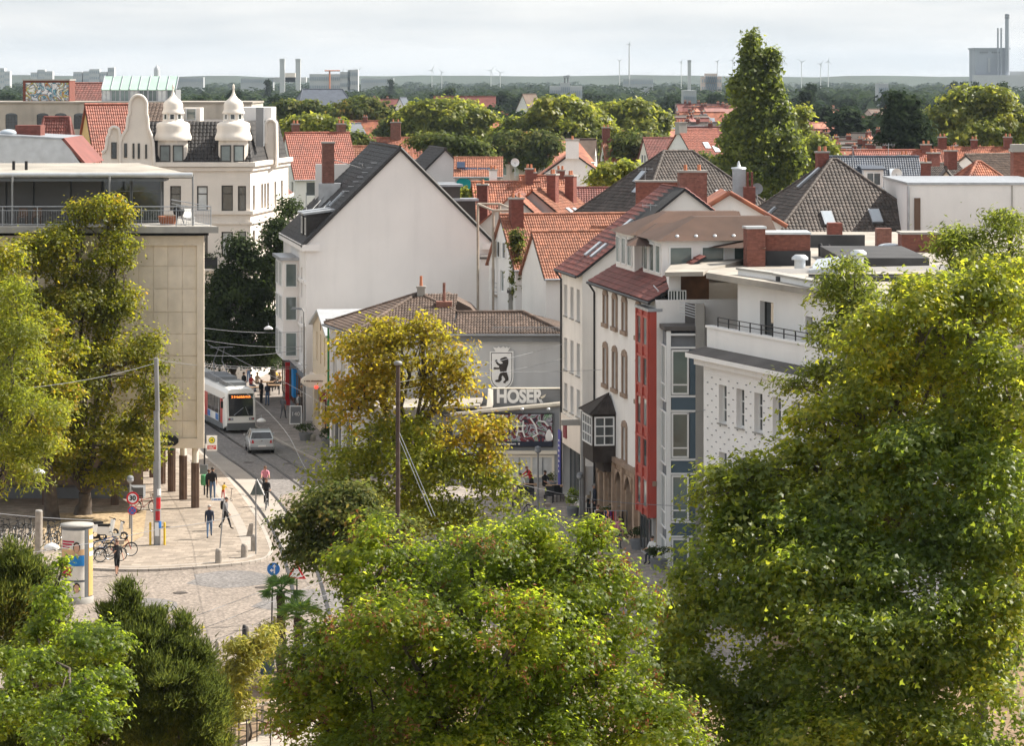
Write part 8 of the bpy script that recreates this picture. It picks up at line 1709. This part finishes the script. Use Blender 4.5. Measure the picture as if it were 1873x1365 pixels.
b = G(556,786,.12); t = thing('street_lamp', 'tall street lamp with flat grey head before the white gable house', 'lamp', b); zt_ = Z(566,b.y); m = MB(); m.path([b,(b.x,b.y,zt_-.2),(b.x-.1,b.y,zt_),(b.x-.3,b.y,zt_)],[.085,.06,.045,.04],10); m.build('shaft','pole_grey',t); m = MB(); m.hexa([(b.x-.95,b.y-.14,zt_),(b.x-.1,b.y-.14,zt_),(b.x-.1,b.y+.14,zt_),(b.x-.95,b.y+.14,zt_),(b.x-.8,b.y-.1,zt_+.14),(b.x-.15,b.y-.1,zt_+.1),(b.x-.15,b.y+.1,zt_+.1),(b.x-.8,b.y+.1,zt_+.14)]); m.build('head','grey_metal',t)
post('sticker_pole', 'pale pole covered in stickers in front of the beige shop', 'pole', 606, 838, 748, .09, 'sign_white')
# signs
def disc(m, c, r, th=.02, n=28, mi=0): c = V3(c); m.prism([c+V3((r*math.cos(2*math.pi*k/n),0,r*math.sin(2*math.pi*k/n))) for k in range(n)], (0,-th,0), mi)
b = G(241,1001,.12); t = thing('speed_sign', 'round 30 speed limit sign above a no-stopping sign on a pole', 'sign', b); zt_ = Z(898,b.y); m = MB(); m.tube(b,(b.x,b.y,zt_),.04,n=8); m.build('pole','pole_grey',t)
c = V3((b.x+.05,b.y-.05,Z(911.5,b.y))); m = MB(); disc(m,c,.33); sp = m.build('sign_plate','sign_red',t); m = MB(); disc(m,c+V3((0,-.021,0)),.235,.004); m.build('plate_field','sign_white',sp); lettering(t, Fr((c.x,c.y-.03,0),(1,0,0)), 0, c.z, '30', .34, 'black', ext=.003, bold=.012)
c = V3((b.x+.03,b.y-.05,Z(934,b.y))); m = MB(); disc(m,c,.235); sp = m.build('sign_plate','sign_red',t); m = MB(); disc(m,c+V3((0,-.021,0)),.185,.004); m.build('plate_field','sign_blue',sp)
for s in (-1,1): m = MB(); m.prism([c+V3((x,-.027,z)) for x,z in ((-.14*s-.02,-.14),(-.14*s+.025,-.14),(.14*s+.025,.14),(.14*s-.02,.14))],(0,-.004,0)); m.build('cross_bar','sign_red',sp)
b = G(374,906,.12); t = thing('stop_sign', 'tram stop board with yellow H disc and red strip on a dark pole', 'sign', b); m = MB(); m.tube(b,(b.x,b.y,Z(793,b.y)),.05,n=8); m.build('pole','dark_metal',t)
m = MB(); a_, c_ = W(378,825,b.y), W(397,797,b.y); m.box(a_.x,b.y-.03,a_.z,c_.x,b.y+.03,c_.z); bo = m.build('board','sign_white',t); cx_, cz_ = W(387.5,805.5,b.y).x, W(387.5,805.5,b.y).z
m = MB(); disc(m,(cx_,b.y-.032,cz_),.19,.006); m.build('disc','sign_green',bo); m = MB(); disc(m,(cx_,b.y-.040,cz_),.155,.006); m.build('disc','sign_yellow',bo); lettering(t, Fr((cx_,b.y-.05,0),(1,0,0)), 0, cz_, 'H', .2, 'sign_green', w=.0, ext=.003, bold=.01)
m = MB(); q1, q2 = W(379.5,822,b.y), W(395.5,815,b.y); m.box(q1.x,b.y-.04,q1.z,q2.x,b.y-.031,q2.z); rs = m.build('red_strip','sign_red',bo); marks(t, Fr((cx_,b.y-.042,0),(1,0,0)), 0, (q1.z+q2.z)/2+.05, .4, .06, 'sign_white', rows=2, w=.004)
m = MB(); q1, q2 = W(366,886,b.y), W(380,850,b.y); m.box(q1.x,b.y-.12,q2.z-.55,q2.x,b.y+.05,q2.z); m.build('timetable','greydark',t); m = MB(); m.lathe((b.x,b.y-.25,Z(887,b.y)),[(.16,0),(.2,.1),(.2,.55),(.16,.62)],12); m.build('litter_bin','poster_green',t)
b = G(468,1014,.12); t = thing('warning_sign', 'triangular warning sign seen from its dark back on a slim pole', 'sign', b); m = MB(); m.tube(b,(b.x,b.y,Z(880,b.y)),.035,n=8); m.build('pole','pole_grey',t)
m = MB(); y_ = b.y+.05; m.prism([V3((X(457,y_),y_,Z(906,y_))),V3((X(483,y_),y_,Z(906,y_))),V3((X(470,y_),y_,Z(877,y_)))],(0,.02,0)); m.build('sign_back','sign_back',t); m = MB(); m.path([V3((X(470,y_),y_-.01,Z(877,y_))),V3((X(483.5,y_),y_-.01,Z(906,y_)))],.03,6); m.build('sign_edge','sign_white',t)
b = G(402,1008,.12); t = thing('street_name_sign', 'leaning pole with pale street name plate', 'sign', b); tp_ = V3((X(410,b.y),b.y,Z(912,b.y))); m = MB(); m.tube(b,tp_,.035,n=8); m.build('pole','pole_grey',t); m = MB(); m.box(tp_.x-.68,b.y-.02,tp_.z-.13,tp_.x-.03,b.y+.02,tp_.z+.02); pl_ = m.build('name_plate','sign_white',t); marks(pl_, Fr((tp_.x-.35,b.y-.02,0),(1,0,0)), 0, tp_.z-.06, .5, .06, 'sign_blue')
b = G(497,1142,0); t = thing('direction_sign', 'round blue sign with two white arrows behind the palm', 'sign', b); m = MB(); m.tube(b,(b.x+.05,b.y,Z(1030,b.y)),.035,n=8); m.build('pole','dark_metal',t)
c = V3((X(500.5,b.y),b.y-.06,Z(1041,b.y))); m = MB(); disc(m,c,.305); sp = m.build('sign_plate','sign_white',t); m = MB(); disc(m,c+V3((0,-.021,0)),.285,.004); m.build('plate_field','sign_blue',sp)
def arrow(dx_, dz_, o_=(0,0)):
    dv = V3((dx_,0,dz_)); sd = V3((-dz_,0,dx_)); p = c+V3((o_[0],-.03,o_[1])); m = MB(); m.prism([p-sd*.03,p+sd*.03,p+dv*.11+sd*.03,p+dv*.10+sd*.09,p+dv*.21,p+dv*.10-sd*.09,p+dv*.11-sd*.03],(0,-.004,0)); m.build('arrow','sign_white',sp)
arrow(0,1,(.04,-.0)); arrow(-1,0,(.04,-.06)); m = MB(); m.prism([c+V3((x,-.03,z)) for x,z in ((.01,-.2),(.07,-.2),(.07,.02),(.01,.02))],(0,-.004,0)); m.build('arrow','sign_white',sp)
b = G(543,1148,0); t = thing('warning_sign', 'white triangular warning sign with red border behind the palms', 'sign', b); m = MB(); m.tube(b,(b.x,b.y,Z(1036,b.y)),.035,n=8); m.build('pole','dark_metal',t)
def tri(s, e, mt, par):
    m = MB(); c_ = V3((X(542,b.y),b.y-.05-e,Z(1049,b.y))); m.prism([c_+V3((math.sin(a)*s,0,math.cos(a)*s)) for a in (0,2.094,4.189)],(0,-.02 if e == 0 else -.004,0)); return m.build('sign_plate', mt, par)
sp = tri(.50,0,'sign_red',t); tri(.33,.021,'sign_white',sp)
# bollards
def bollard(label, px_, py_, h, r, mat, z=.12, group=None):
    b = G(px_,py_,z); t = thing('bollard', label, 'bollard', b, group=group); m = MB(); m.lathe((0,0,0),[(r*1.1,-.05),(r*1.05,.2),(r,h*.8),(r*.85,h*.95),(r*.45,h)],12); m.build('shaft', mat, t, world=False); return t
bollard('stone bollard nearest the cobbles, leftmost of four', 400,1030,.72,.17,'bollard'); bollard('stone bollard second from the left at the kerb corner', 447,1020,.70,.17,'bollard'); bollard('stone bollard behind the triangular sign pole', 465,1008,.85,.17,'bollard')
b = G(457,981,.12); t = thing('leaning_stone', 'broad leaning stone bollard at the tram track kerb', 'bollard', b); m = MB(); m.hexa([(-.2,-.15,-.05),(.15,-.15,-.05),(.15,.15,-.05),(-.2,.15,-.05),(-.02,-.13,.66),(.2,-.13,.70),(.2,.13,.70),(-.02,.13,.66)]); m.build('stone','bollard',t,world=False)
for i, (a_, b_) in enumerate(((398,1200),(425,1190),(447,1186),(453,1172),(477,1166),(503,1152))): bollard(['first','second','third','fourth','fifth','sixth'][i]+' from the left of the wooden bollards along the lower kerb', a_, b_, .62 if i != 2 else 1.0, .10, 'bollard' if i != 2 else 'dark_metal', 0.)
# advertising column
b = G(141,1102,.0); r = .72; zt_ = Z(962,b.y); t = thing('advertising_column', 'round advertising column with a poster of a person in blue', 'column', b); yb_ = b.y
m = MB(); m.tube(b,(b.x,b.y,zt_),r,n=32); m.build('drum','tram_grey',t); m = MB(); m.lathe((b.x,b.y,zt_),[(r+.05,0),(r+.06,.03),(r+.05,.09),(.3,.12),(.02,.125)],32); m.build('lid','concrete_grey',t); m = MB(); m.lathe((b.x,b.y,0),[(r+.05,0),(r+.05,.25),(r+.01,.3)],32); m.build('base','concrete_grey',t)
def cyl(nm, pts, mt, par, e):    # outline in (angle from the camera side, height) laid on the drum
    m = MB(); n = 10; aa = [p[0] for p in pts]; a0, a1 = min(aa), max(aa)
    m.prism([V3((b.x+(r+e)*math.sin(a),b.y-(r+e)*math.cos(a),z)) for a, z in pts],(0,-.002,0)); return m.build(nm, mt, par)
def cylrect(nm, a0, a1, z0, z1, mt, par, e):
    m = MB(); n = max(2,int((a1-a0)/.12)); m.add([V3((b.x+(r+e)*math.sin(a0+(a1-a0)*k/n),b.y-(r+e)*math.cos(a0+(a1-a0)*k/n),z)) for z in (z0,z1) for k in range(n+1)],[(k,k+1,n+2+k,n+1+k) for k in range(n)]); return m.build(nm, mt, par)
for (zlo, zhi) in ((1.12,3.42),(-.0,1.02)):
    po = cylrect('poster', -1.15, .62, max(.32,zlo), zhi, 'poster_sky', t, .012); H_ = zhi-zlo
    cylrect('poster_area', -1.12, .60, zlo+H_*.28, zlo+H_*.62, 'poster_tan', po, .018) if zlo > 1 else None
    zc2 = zlo+H_*.60
    if zlo > 1:
        cylrect('poster_area', -.42, .60, zlo+H_*.285, zlo+H_*.50, 'poster_blue', po, .026); cylrect('poster_area', -.1, .22, zlo+H_*.49, zlo+H_*.55, 'skin', po, .032)
        cylrect('poster_area', -1.0, -.25, zlo+H_*.06, zlo+H_*.26, 'poster_red', po, .024)
        for rw in range(3): cylrect('poster_area', -1.0, -.05-.15*rw, zlo+H_*(.76-.055*rw), zlo+H_*(.795-.055*rw), 'poster_red', po, .022)
        for k in range(3): cylrect('poster_area', -1.0+.22*k, -.88+.22*k, zlo+H_*.30, zlo+H_*(.44-.03*k), 'navy', po, .024)
    for (ca, cz, ra, rz_, mt, e) in ((.1,zc2+.16,.22,.24,'hair_dark',.038),(.1,zc2+.12,.16,.2,'skin',.05)):
        cyl('poster_area', [(ca+ra*math.cos(q),cz+rz_*math.sin(q)) for q in [k*math.pi/8 for k in range(16)]], mt, po, e)
cylrect('sunlit_poster_strip', .95, 1.9, .35, 3.45, 'poster_sunlit_orange', t, .012)  # side poster whose sunlit look is put into the orange
for k in range(3): cylrect('poster_area', 1.0, 1.6, 2.2+k*.38, 2.4+k*.38, 'sign_white', t, .02)
# plants in pots, boards, racks, tables
def pot_plant(label, px_, py_, w, h, cone=False, z=.12, seed=1, mat='leaf_dark', pot='greydark'):
    b = G(px_,py_,z); t = thing('potted_plant', label, 'plant', b); m = MB(); m.lathe((b.x,b.y,z),[(w*.7,0),(w*.9,.45),(w*.95,.5),(w*.8,.5)],10); m.build('pot',pot,t)
    bl_ = [(b.x,b.y,z+.5+h*.35,w*1.1,w*1.1,h*.4),(b.x,b.y,z+.5+h*.75,w*.6,w*.6,h*.35)] if cone else [(b.x,b.y,z+.6+h*.4,w*1.4,w*1.2,h*.55)]
    ob('foliage', crown_mesh('foliage', bl_, mat, 14, 9, .12, .12, seed=seed)[0], t)
pot_plant('big dark shrub in a planter outside the beige shop', 559,806,.5,.6,seed=1); pot_plant('shrub in dark box by the sticker pole', 599,818,.45,.7,seed=2); pot_plant('cone-shaped green conifer in a black pot on the terrace', 1048,944,.42,1.0,True,seed=3,mat='leaf_oak'); pot_plant('dark planter below the red bay', 1168,1005,.5,.5,seed=4); pot_plant('palm-like plant by the glass bay foot', 1205,1042,.5,.6,seed=5); pot_plant('green shop plants beside the blackboard', 1118,962,.45,.5,seed=6,mat='leaf_midb'); pot_plant('small fern on the annex window ledge end', 1012,898,.22,.5,seed=7,mat='leaf_midb')
b = G(571,806,.12); t = thing('stone_pot', 'pale round stone pot next to the shrub outside the beige shop', 'pot', b); m = MB(); m.lathe((0,0,0),[(.2,0),(.26,.2),(.24,.42),(.18,.42)],12); m.build('pot','concrete_grey',t,world=False)
def aboard(label, px_, py_, w, h, face, frame, txt=None):
    b = G(px_,py_,.12); t = thing('pavement_sign', label, 'sign', b); m = MB(); m.hexa([(-w/2,-.3,0),(w/2,-.3,0),(w/2,-.26,0),(-w/2,-.26,0),(-w/2,-.04,h),(w/2,-.04,h),(w/2,0,h),(-w/2,0,h)]); m.build('front_panel',frame,t,world=False)
    m = MB(); m.hexa([(-w/2,.26,0),(w/2,.26,0),(w/2,.3,0),(-w/2,.3,0),(-w/2,0.002,h),(w/2,0.002,h),(w/2,.04,h),(-w/2,.04,h)]); m.build('back_panel',frame,t,world=False)
    m = MB(); k = .26/h; m.add([(-w/2+.06,-.305+k*.08,.08),(w/2-.06,-.305+k*.08,.08),(w/2-.06,-.305+k*(h-.07),h-.07),(-w/2+.06,-.305+k*(h-.07),h-.07)],[(0,1,2,3)]); m.build('face',face,t,world=False)
    if txt: lettering(t, Fr((0,-.2,0),(1,0,0)), 0, h*.55, txt, .4, 'sign_white', world=False)
aboard('dark pavement sign with pale digits in front of the white gable house', 541,776,.85,1.3,'greydark','zinc_light','140'); aboard('wood-framed blackboard in front of the sandstone shop', 1106,984,1.0,1.45,'black','wood')
b = G(1126,985,.12); t = thing('clothes_rack', 'rail of colourful clothes beside the blackboard', 'clothes rack', b); m = MB(); m.tube((-.6,0,1.45),(.6,0,1.45),.02); m.tube((-.6,0,0),(-.6,0,1.45),.02); m.tube((.6,0,0),(.6,0,1.45),.02); m.tube((-.6,-.25,.02),(-.6,.25,.02),.02); m.tube((.6,-.25,.02),(.6,.25,.02),.02); m.build('rail','zinc',t,world=False)
for k, mt in enumerate(('cloth_blue','cloth_pink','cloth_purple','sign_red','cloth_pink','cloth_grey','cloth_tan','cloth_black','cloth_tan')):
    m = MB(); x = -.5+k*.125; m.hexa([(x-.03,-.2,.55),(x+.03,-.2,.55),(x+.03,.2,.55),(x-.03,.2,.55),(x-.02,-.12,1.42),(x+.02,-.12,1.42),(x+.02,.12,1.42),(x-.02,.12,1.42)]); m.build('garment',mt,t,world=False)
def table(label, px_, py_, w=.9, mat='wood', legm='dark_metal'):
    b = G(px_,py_,.12); t = thing('cafe_table', label, 'table', b); m = MB(); m.box(-w/2,-.38,.70,w/2,.38,.75); m.build('tabletop',mat,t,world=False)
    for sx_ in (-1,1):
        for sy_ in (-1,1): m = MB(); m.tube((sx_*(w/2-.06),sy_*.32,0),(sx_*(w/2-.06),sy_*.32,.70),.025,n=6); m.build('leg',legm,t,world=False)
table('cafe table with the group on the terrace', 960,910,1.6); table('small wooden cafe table by the purple banner', 1014,912,1.0); table('cafe table at the left end of the terrace', 918,908,1.2)
for i, (a_, b_) in enumerate(((946,918),(968,917),(1004,920),(1022,918),(926,914))): chair_at(['first','second','third','fourth','fifth'][i]+' dark terrace chair from the left below the annex window' if False else ['dark chair left of the terrace group','dark chair right of the terrace group','dark chair left of the small wooden table','dark chair right of the small wooden table','dark chair at the left end of the terrace'][i], G(a_,b_,.12), 'black', rnd.uniform(-1,1))
for i, (a_, b_) in enumerate(((450,728),(468,726),(500,722),(488,716))): table(['left cafe table in the shade beyond the tram','second cafe table in the shade beyond the tram','right cafe table in the shade beyond the tram','rear cafe table in the shade beyond the tram'][i], a_, b_, 1.0)
# wooden ramp and railings at the bottom
t = thing('wooden_ramp', 'pale plank ramp with timber handrail at the bottom', 'ramp', G(480,1340,0)); zd = .35; p0, p1 = G(425,1375,zd), G(556,1300,zd); dv = (p1-p0).normalized(); sd = V3((dv.y,-dv.x,0)); L_ = (p1-p0).length+1
for k in range(int(L_/.16)):
    m = MB(); a_ = p0+dv*.16*k; q = [a_, a_+dv*.148, a_+dv*.148+sd*2.6, a_+sd*2.6]; m.prism([V3((w.x,w.y,zd-.04)) for w in q],(0,0,.045+rnd.uniform(0,.004))); m.build('plank','wood_deck',t)
hp = [G(424,1372,zd)+V3((0,.3,0)), G(480,1330,zd)+V3((0,.4,0)), G(560,1300,zd)+V3((0,.4,0))]
hp = [W(421,1300,118.5), W(480,1290,121), W(545,1275,124)]
m = MB(); m.path([hp[0]-V3((0,0,.15)),hp[0]+V3((.12,.1,.02)),hp[1],hp[2]], .07, 8); m.build('handrail','wood_grey',t)
for p in (hp[0]+V3((.15,.12,0)), hp[1], hp[2], hp[0].lerp(hp[1],.55)): m = MB(); m.box(p.x-.05,p.y-.05,0,p.x+.05,p.y+.05,p.z); m.build('rail_post','wood_grey',t)
m = MB(); m.path([hp[0]-V3((-.1,0,.55)),hp[1]-V3((0,0,.55)),hp[2]-V3((0,0,.55))], .04, 6); m.build('mid_rail','wood_grey',t)
for i, (a_, e_) in enumerate((((423,1315,117.5),(451,1318,117)),((470,1298,119),(520,1313,117.5)))):
    t = thing('metal_railing', ['left','right'][i]+' black metal railing beside the wooden ramp', 'railing', V3((W(*a_).x,W(*a_).y,0))); A_, E_ = W(*a_), W(*e_); m = MB(); m.tube(A_,E_,.022,n=6); m.build('top_rail','black',t); m = MB(); m.tube(A_-V3((0,0,.4)),E_-V3((0,0,.4)),.018,n=6); m.build('lower_rail','black',t)
    for f in (0,.5,1): p = A_.lerp(E_,f); m = MB(); m.tube((p.x,p.y,0),(p.x,p.y,p.z),.022,n=6); m.build('rail_post','black',t)
b = G(518,1272,0); t = thing('brown_planter', 'tall brown wicker planter box below the palms', 'planter', b); m = MB(); m.box(-.62,-.4,0,.62,.4,.62); m.build('box','wood',t,world=False); m = MB(); m.box(-.56,-.34,.6,.56,.34,.64); m.build('soil','soil',t,world=False)
for i, (a_, b_) in enumerate(((489,1232),(556,1228))):
    b = G(a_,b_,0); t = thing('refuse_bin', ['grey-blue bin left of the palm trunk','grey-blue bin right of the second palm trunk'][i], 'bin', b); m = MB(); m.hexa([(-.26,-.26,0),(.26,-.26,0),(.26,.26,0),(-.26,.26,0),(-.31,-.32,.95),(.31,-.32,.95),(.31,.32,.95),(-.31,.32,.95)]); m.build('body','blue_panel',t,world=False); m = MB(); m.box(-.34,-.36,.95,.34,.34,1.03); m.build('lid','greydark',t,world=False)
# overhead wires
def wire(label, pts, r=.016, sag=.0):
    P_ = []
    for i in range(len(pts)-1):
        for k in range(8): f = k/8; p = pts[i].lerp(pts[i+1], f); P_.append(p-V3((0,0,sag*4*f*(1-f))))
    P_.append(pts[-1]); m = MB(); m.path(P_, r, 4, cap=False); return m.build('overhead_wire', 'rail_light', None, label=label, cat='wire', group='overhead tram wires')
for i, tp_ in enumerate((((300,760),(386,832),(458,886),(520,965),(552,1040),(600,1150)),((380,765),(431,797),(485,832),(524,856),(600,912),(690,985),(780,1080)))):
    wire(['contact wire above the left tram track','contact wire above the right tram track'][i], [V3((p.x,p.y,5.3)) for p in smooth([G(*q) for q in tp_],4)], .014)
SP = [('span wire from the tall tram mast across to the white gable house', [W(284,658,171.5),W(560,672,232)], .3), ('wire from the left edge to the tall tram mast', [W(-60,717,140),W(283,665,171.5)], .3),
 ('upper span wire across the tram street', [W(372,600,222),W(560,606,234)], .2), ('second span wire across the tram street', [W(372,622,215),W(556,634,233)], .2), ('third span wire across the tram street', [W(372,650,210),W(548,640,236)], .2), ('fourth span wire below the dark street trees', [W(372,665,205),W(562,668,230)], .2),
 ('lower left wire crossing in front of the bicycles', [W(-20,1022,118),W(300,966,150),W(440,941,168)], .1), ('upper left wire over the bicycle rack', [W(-20,938,150),W(170,952,160)], .05),
 ('left wire over the cobbled crossing', [W(240,1170,118),W(640,1020,150)], .05), ('right wire over the cobbled crossing', [W(320,1200,118),W(640,1070,146)], .05), ('thin middle wire over the cobbled crossing', [W(280,1185,119),W(640,1043,148)], .05),
 ('span wire over the terrace from the autumn tree to the glass bay', [W(880,866,150),W(1085,914,158),W(1300,926,162)], .1), ('upper wire in front of the grey bear wall', [W(728,700,128),W(1034,628,186)], .1), ('middle wire in front of the grey bear wall', [W(728,715,128),W(1034,655,186)], .1), ('lower wire in front of the grey bear wall', [W(760,678,140),W(1110,676,182)], .1), ('wire from the steel mast to the red bay', [W(1066,790,184),W(1290,750,160)], .1), ('lower wire from the steel mast to the glass bay', [W(1066,930,182),W(1290,905,162)], .1),
 ('left guy wire of the rusty mast', [W(729,800,126),W(790,945,121)], 0), ('right guy wire of the rusty mast', [W(730,790,126),W(796,945,122)], 0)]
for lab, pts, sg in SP: wire(lab, pts, .015 if pts[0].y > 145 else .011, sg)
for i, (px_, py_, d_) in enumerate(((491,600,228),(478,769,221),(70,863,150),(94,1000,128))):
    p = W(px_,py_,d_); t = thing('hanging_lamp', ['white hanging street lamp over the tram street','white hanging lamp right of the tram front','white hanging lamp in the linden shade','small insulator lamp on the lower left wire'][i], 'lamp', p); m = MB(); m.lathe((0,0,0),[(.30,-.10),(.32,-.02),(.2,.08),(.05,.14)],12,sq=.5); m.build('shade','sign_white',t,world=False); m = MB(); m.tube((0,0,.12),(0,0,.35),.02,n=5); m.build('hanger','zinc',t,world=False)

# television aerials and dishes on the roofs
def aerial(label, px_, ytop, d_, h=2.2, n=5):
    p = W(px_, ytop, d_); t = thing('roof_aerial', label, 'aerial', p-V3((0,0,h))); m = MB(); m.tube((0,0,-1.2),(0,0,h),.022,n=5); m.build('mast','zinc',t,world=False); m = MB(); m.tube((-.5,0,h-.12),(.55,.1,h-.12),.012,n=4)
    for k in range(n): x = -.45+k*.24; w_ = .34-.03*k; m.tube((x,-w_,h-.12),(x,w_,h-.12),.008,n=3); m.tube((x,0,h-.12-w_*.5),(x,0,h-.12+w_*.5),.008,n=3)
    m.build('antenna','zinc',t,world=False)
def dish(label, px_, py_, d_, r=.45, mat='plastic_white'):
    p = W(px_, py_, d_); t = thing('satellite_dish', label, 'dish', p); m = MB(); n = 16; vs = [(0,.12,0)]+[(r*f*math.cos(2*math.pi*k/n), .12-.14*f*f-.02, r*f*math.sin(2*math.pi*k/n)) for f in (.5,1) for k in range(n)]
    m.add(vs, [(0,1+k,1+(k+1) % n) for k in range(n)]+[(1+k,1+n+k,1+n+(k+1) % n,1+(k+1) % n) for k in range(n)], 0, True); m.build('reflector',mat,t,world=False); m = MB(); m.tube((0,.1,0),(0,.1,-1.4),.03,n=6); m.tube((0,.1,-r*.8),(0,-.45,-.05),.012,n=4); m.build('mount','zinc',t,world=False)
for a in (('aerial on the roof slope of the big white gable house',668,296,243),('aerial above the maroon roof of the plain white house',1190,372,187),('aerial behind the left dark pyramid roof',1180,306,236),('aerial over the cream gable with red chimneys',1007,312,256),('aerial above the red tiled pair',948,352,240),('aerial on the brown attic roof',1325,392,182),('aerial at the right dark pyramid ridge',1560,270,225),('aerial on the slate blue roof',1625,262,277)): aerial(*a)
dish('white satellite dish on the slate blue roof edge',1640,318,270); dish('pale satellite dish left of the cream gables',942,297,276,.36); dish('small satellite dish by the poplar flue',1385,345,230,.4,'greyface')
# ------------------------------------------------------------------ air
hz = bpy.data.materials.new('haze_air'); hz.use_nodes = True; n = hz.node_tree.nodes; n.clear(); out = n.new('ShaderNodeOutputMaterial'); pv = n.new('ShaderNodeVolumePrincipled')
pv.inputs['Color'].default_value = (.72,.85,1.0,1); pv.inputs['Density'].default_value = .00004; pv.inputs['Anisotropy'].default_value = .2; hz.node_tree.links.new(pv.outputs['Volume'], out.inputs['Volume'])
m = MB(); m.box(-5500,-60,-1.5,5500,12500,118); ho = m.build('haze', hz, None, kind='stuff')
bpy.data.scenes.remove(workshop)
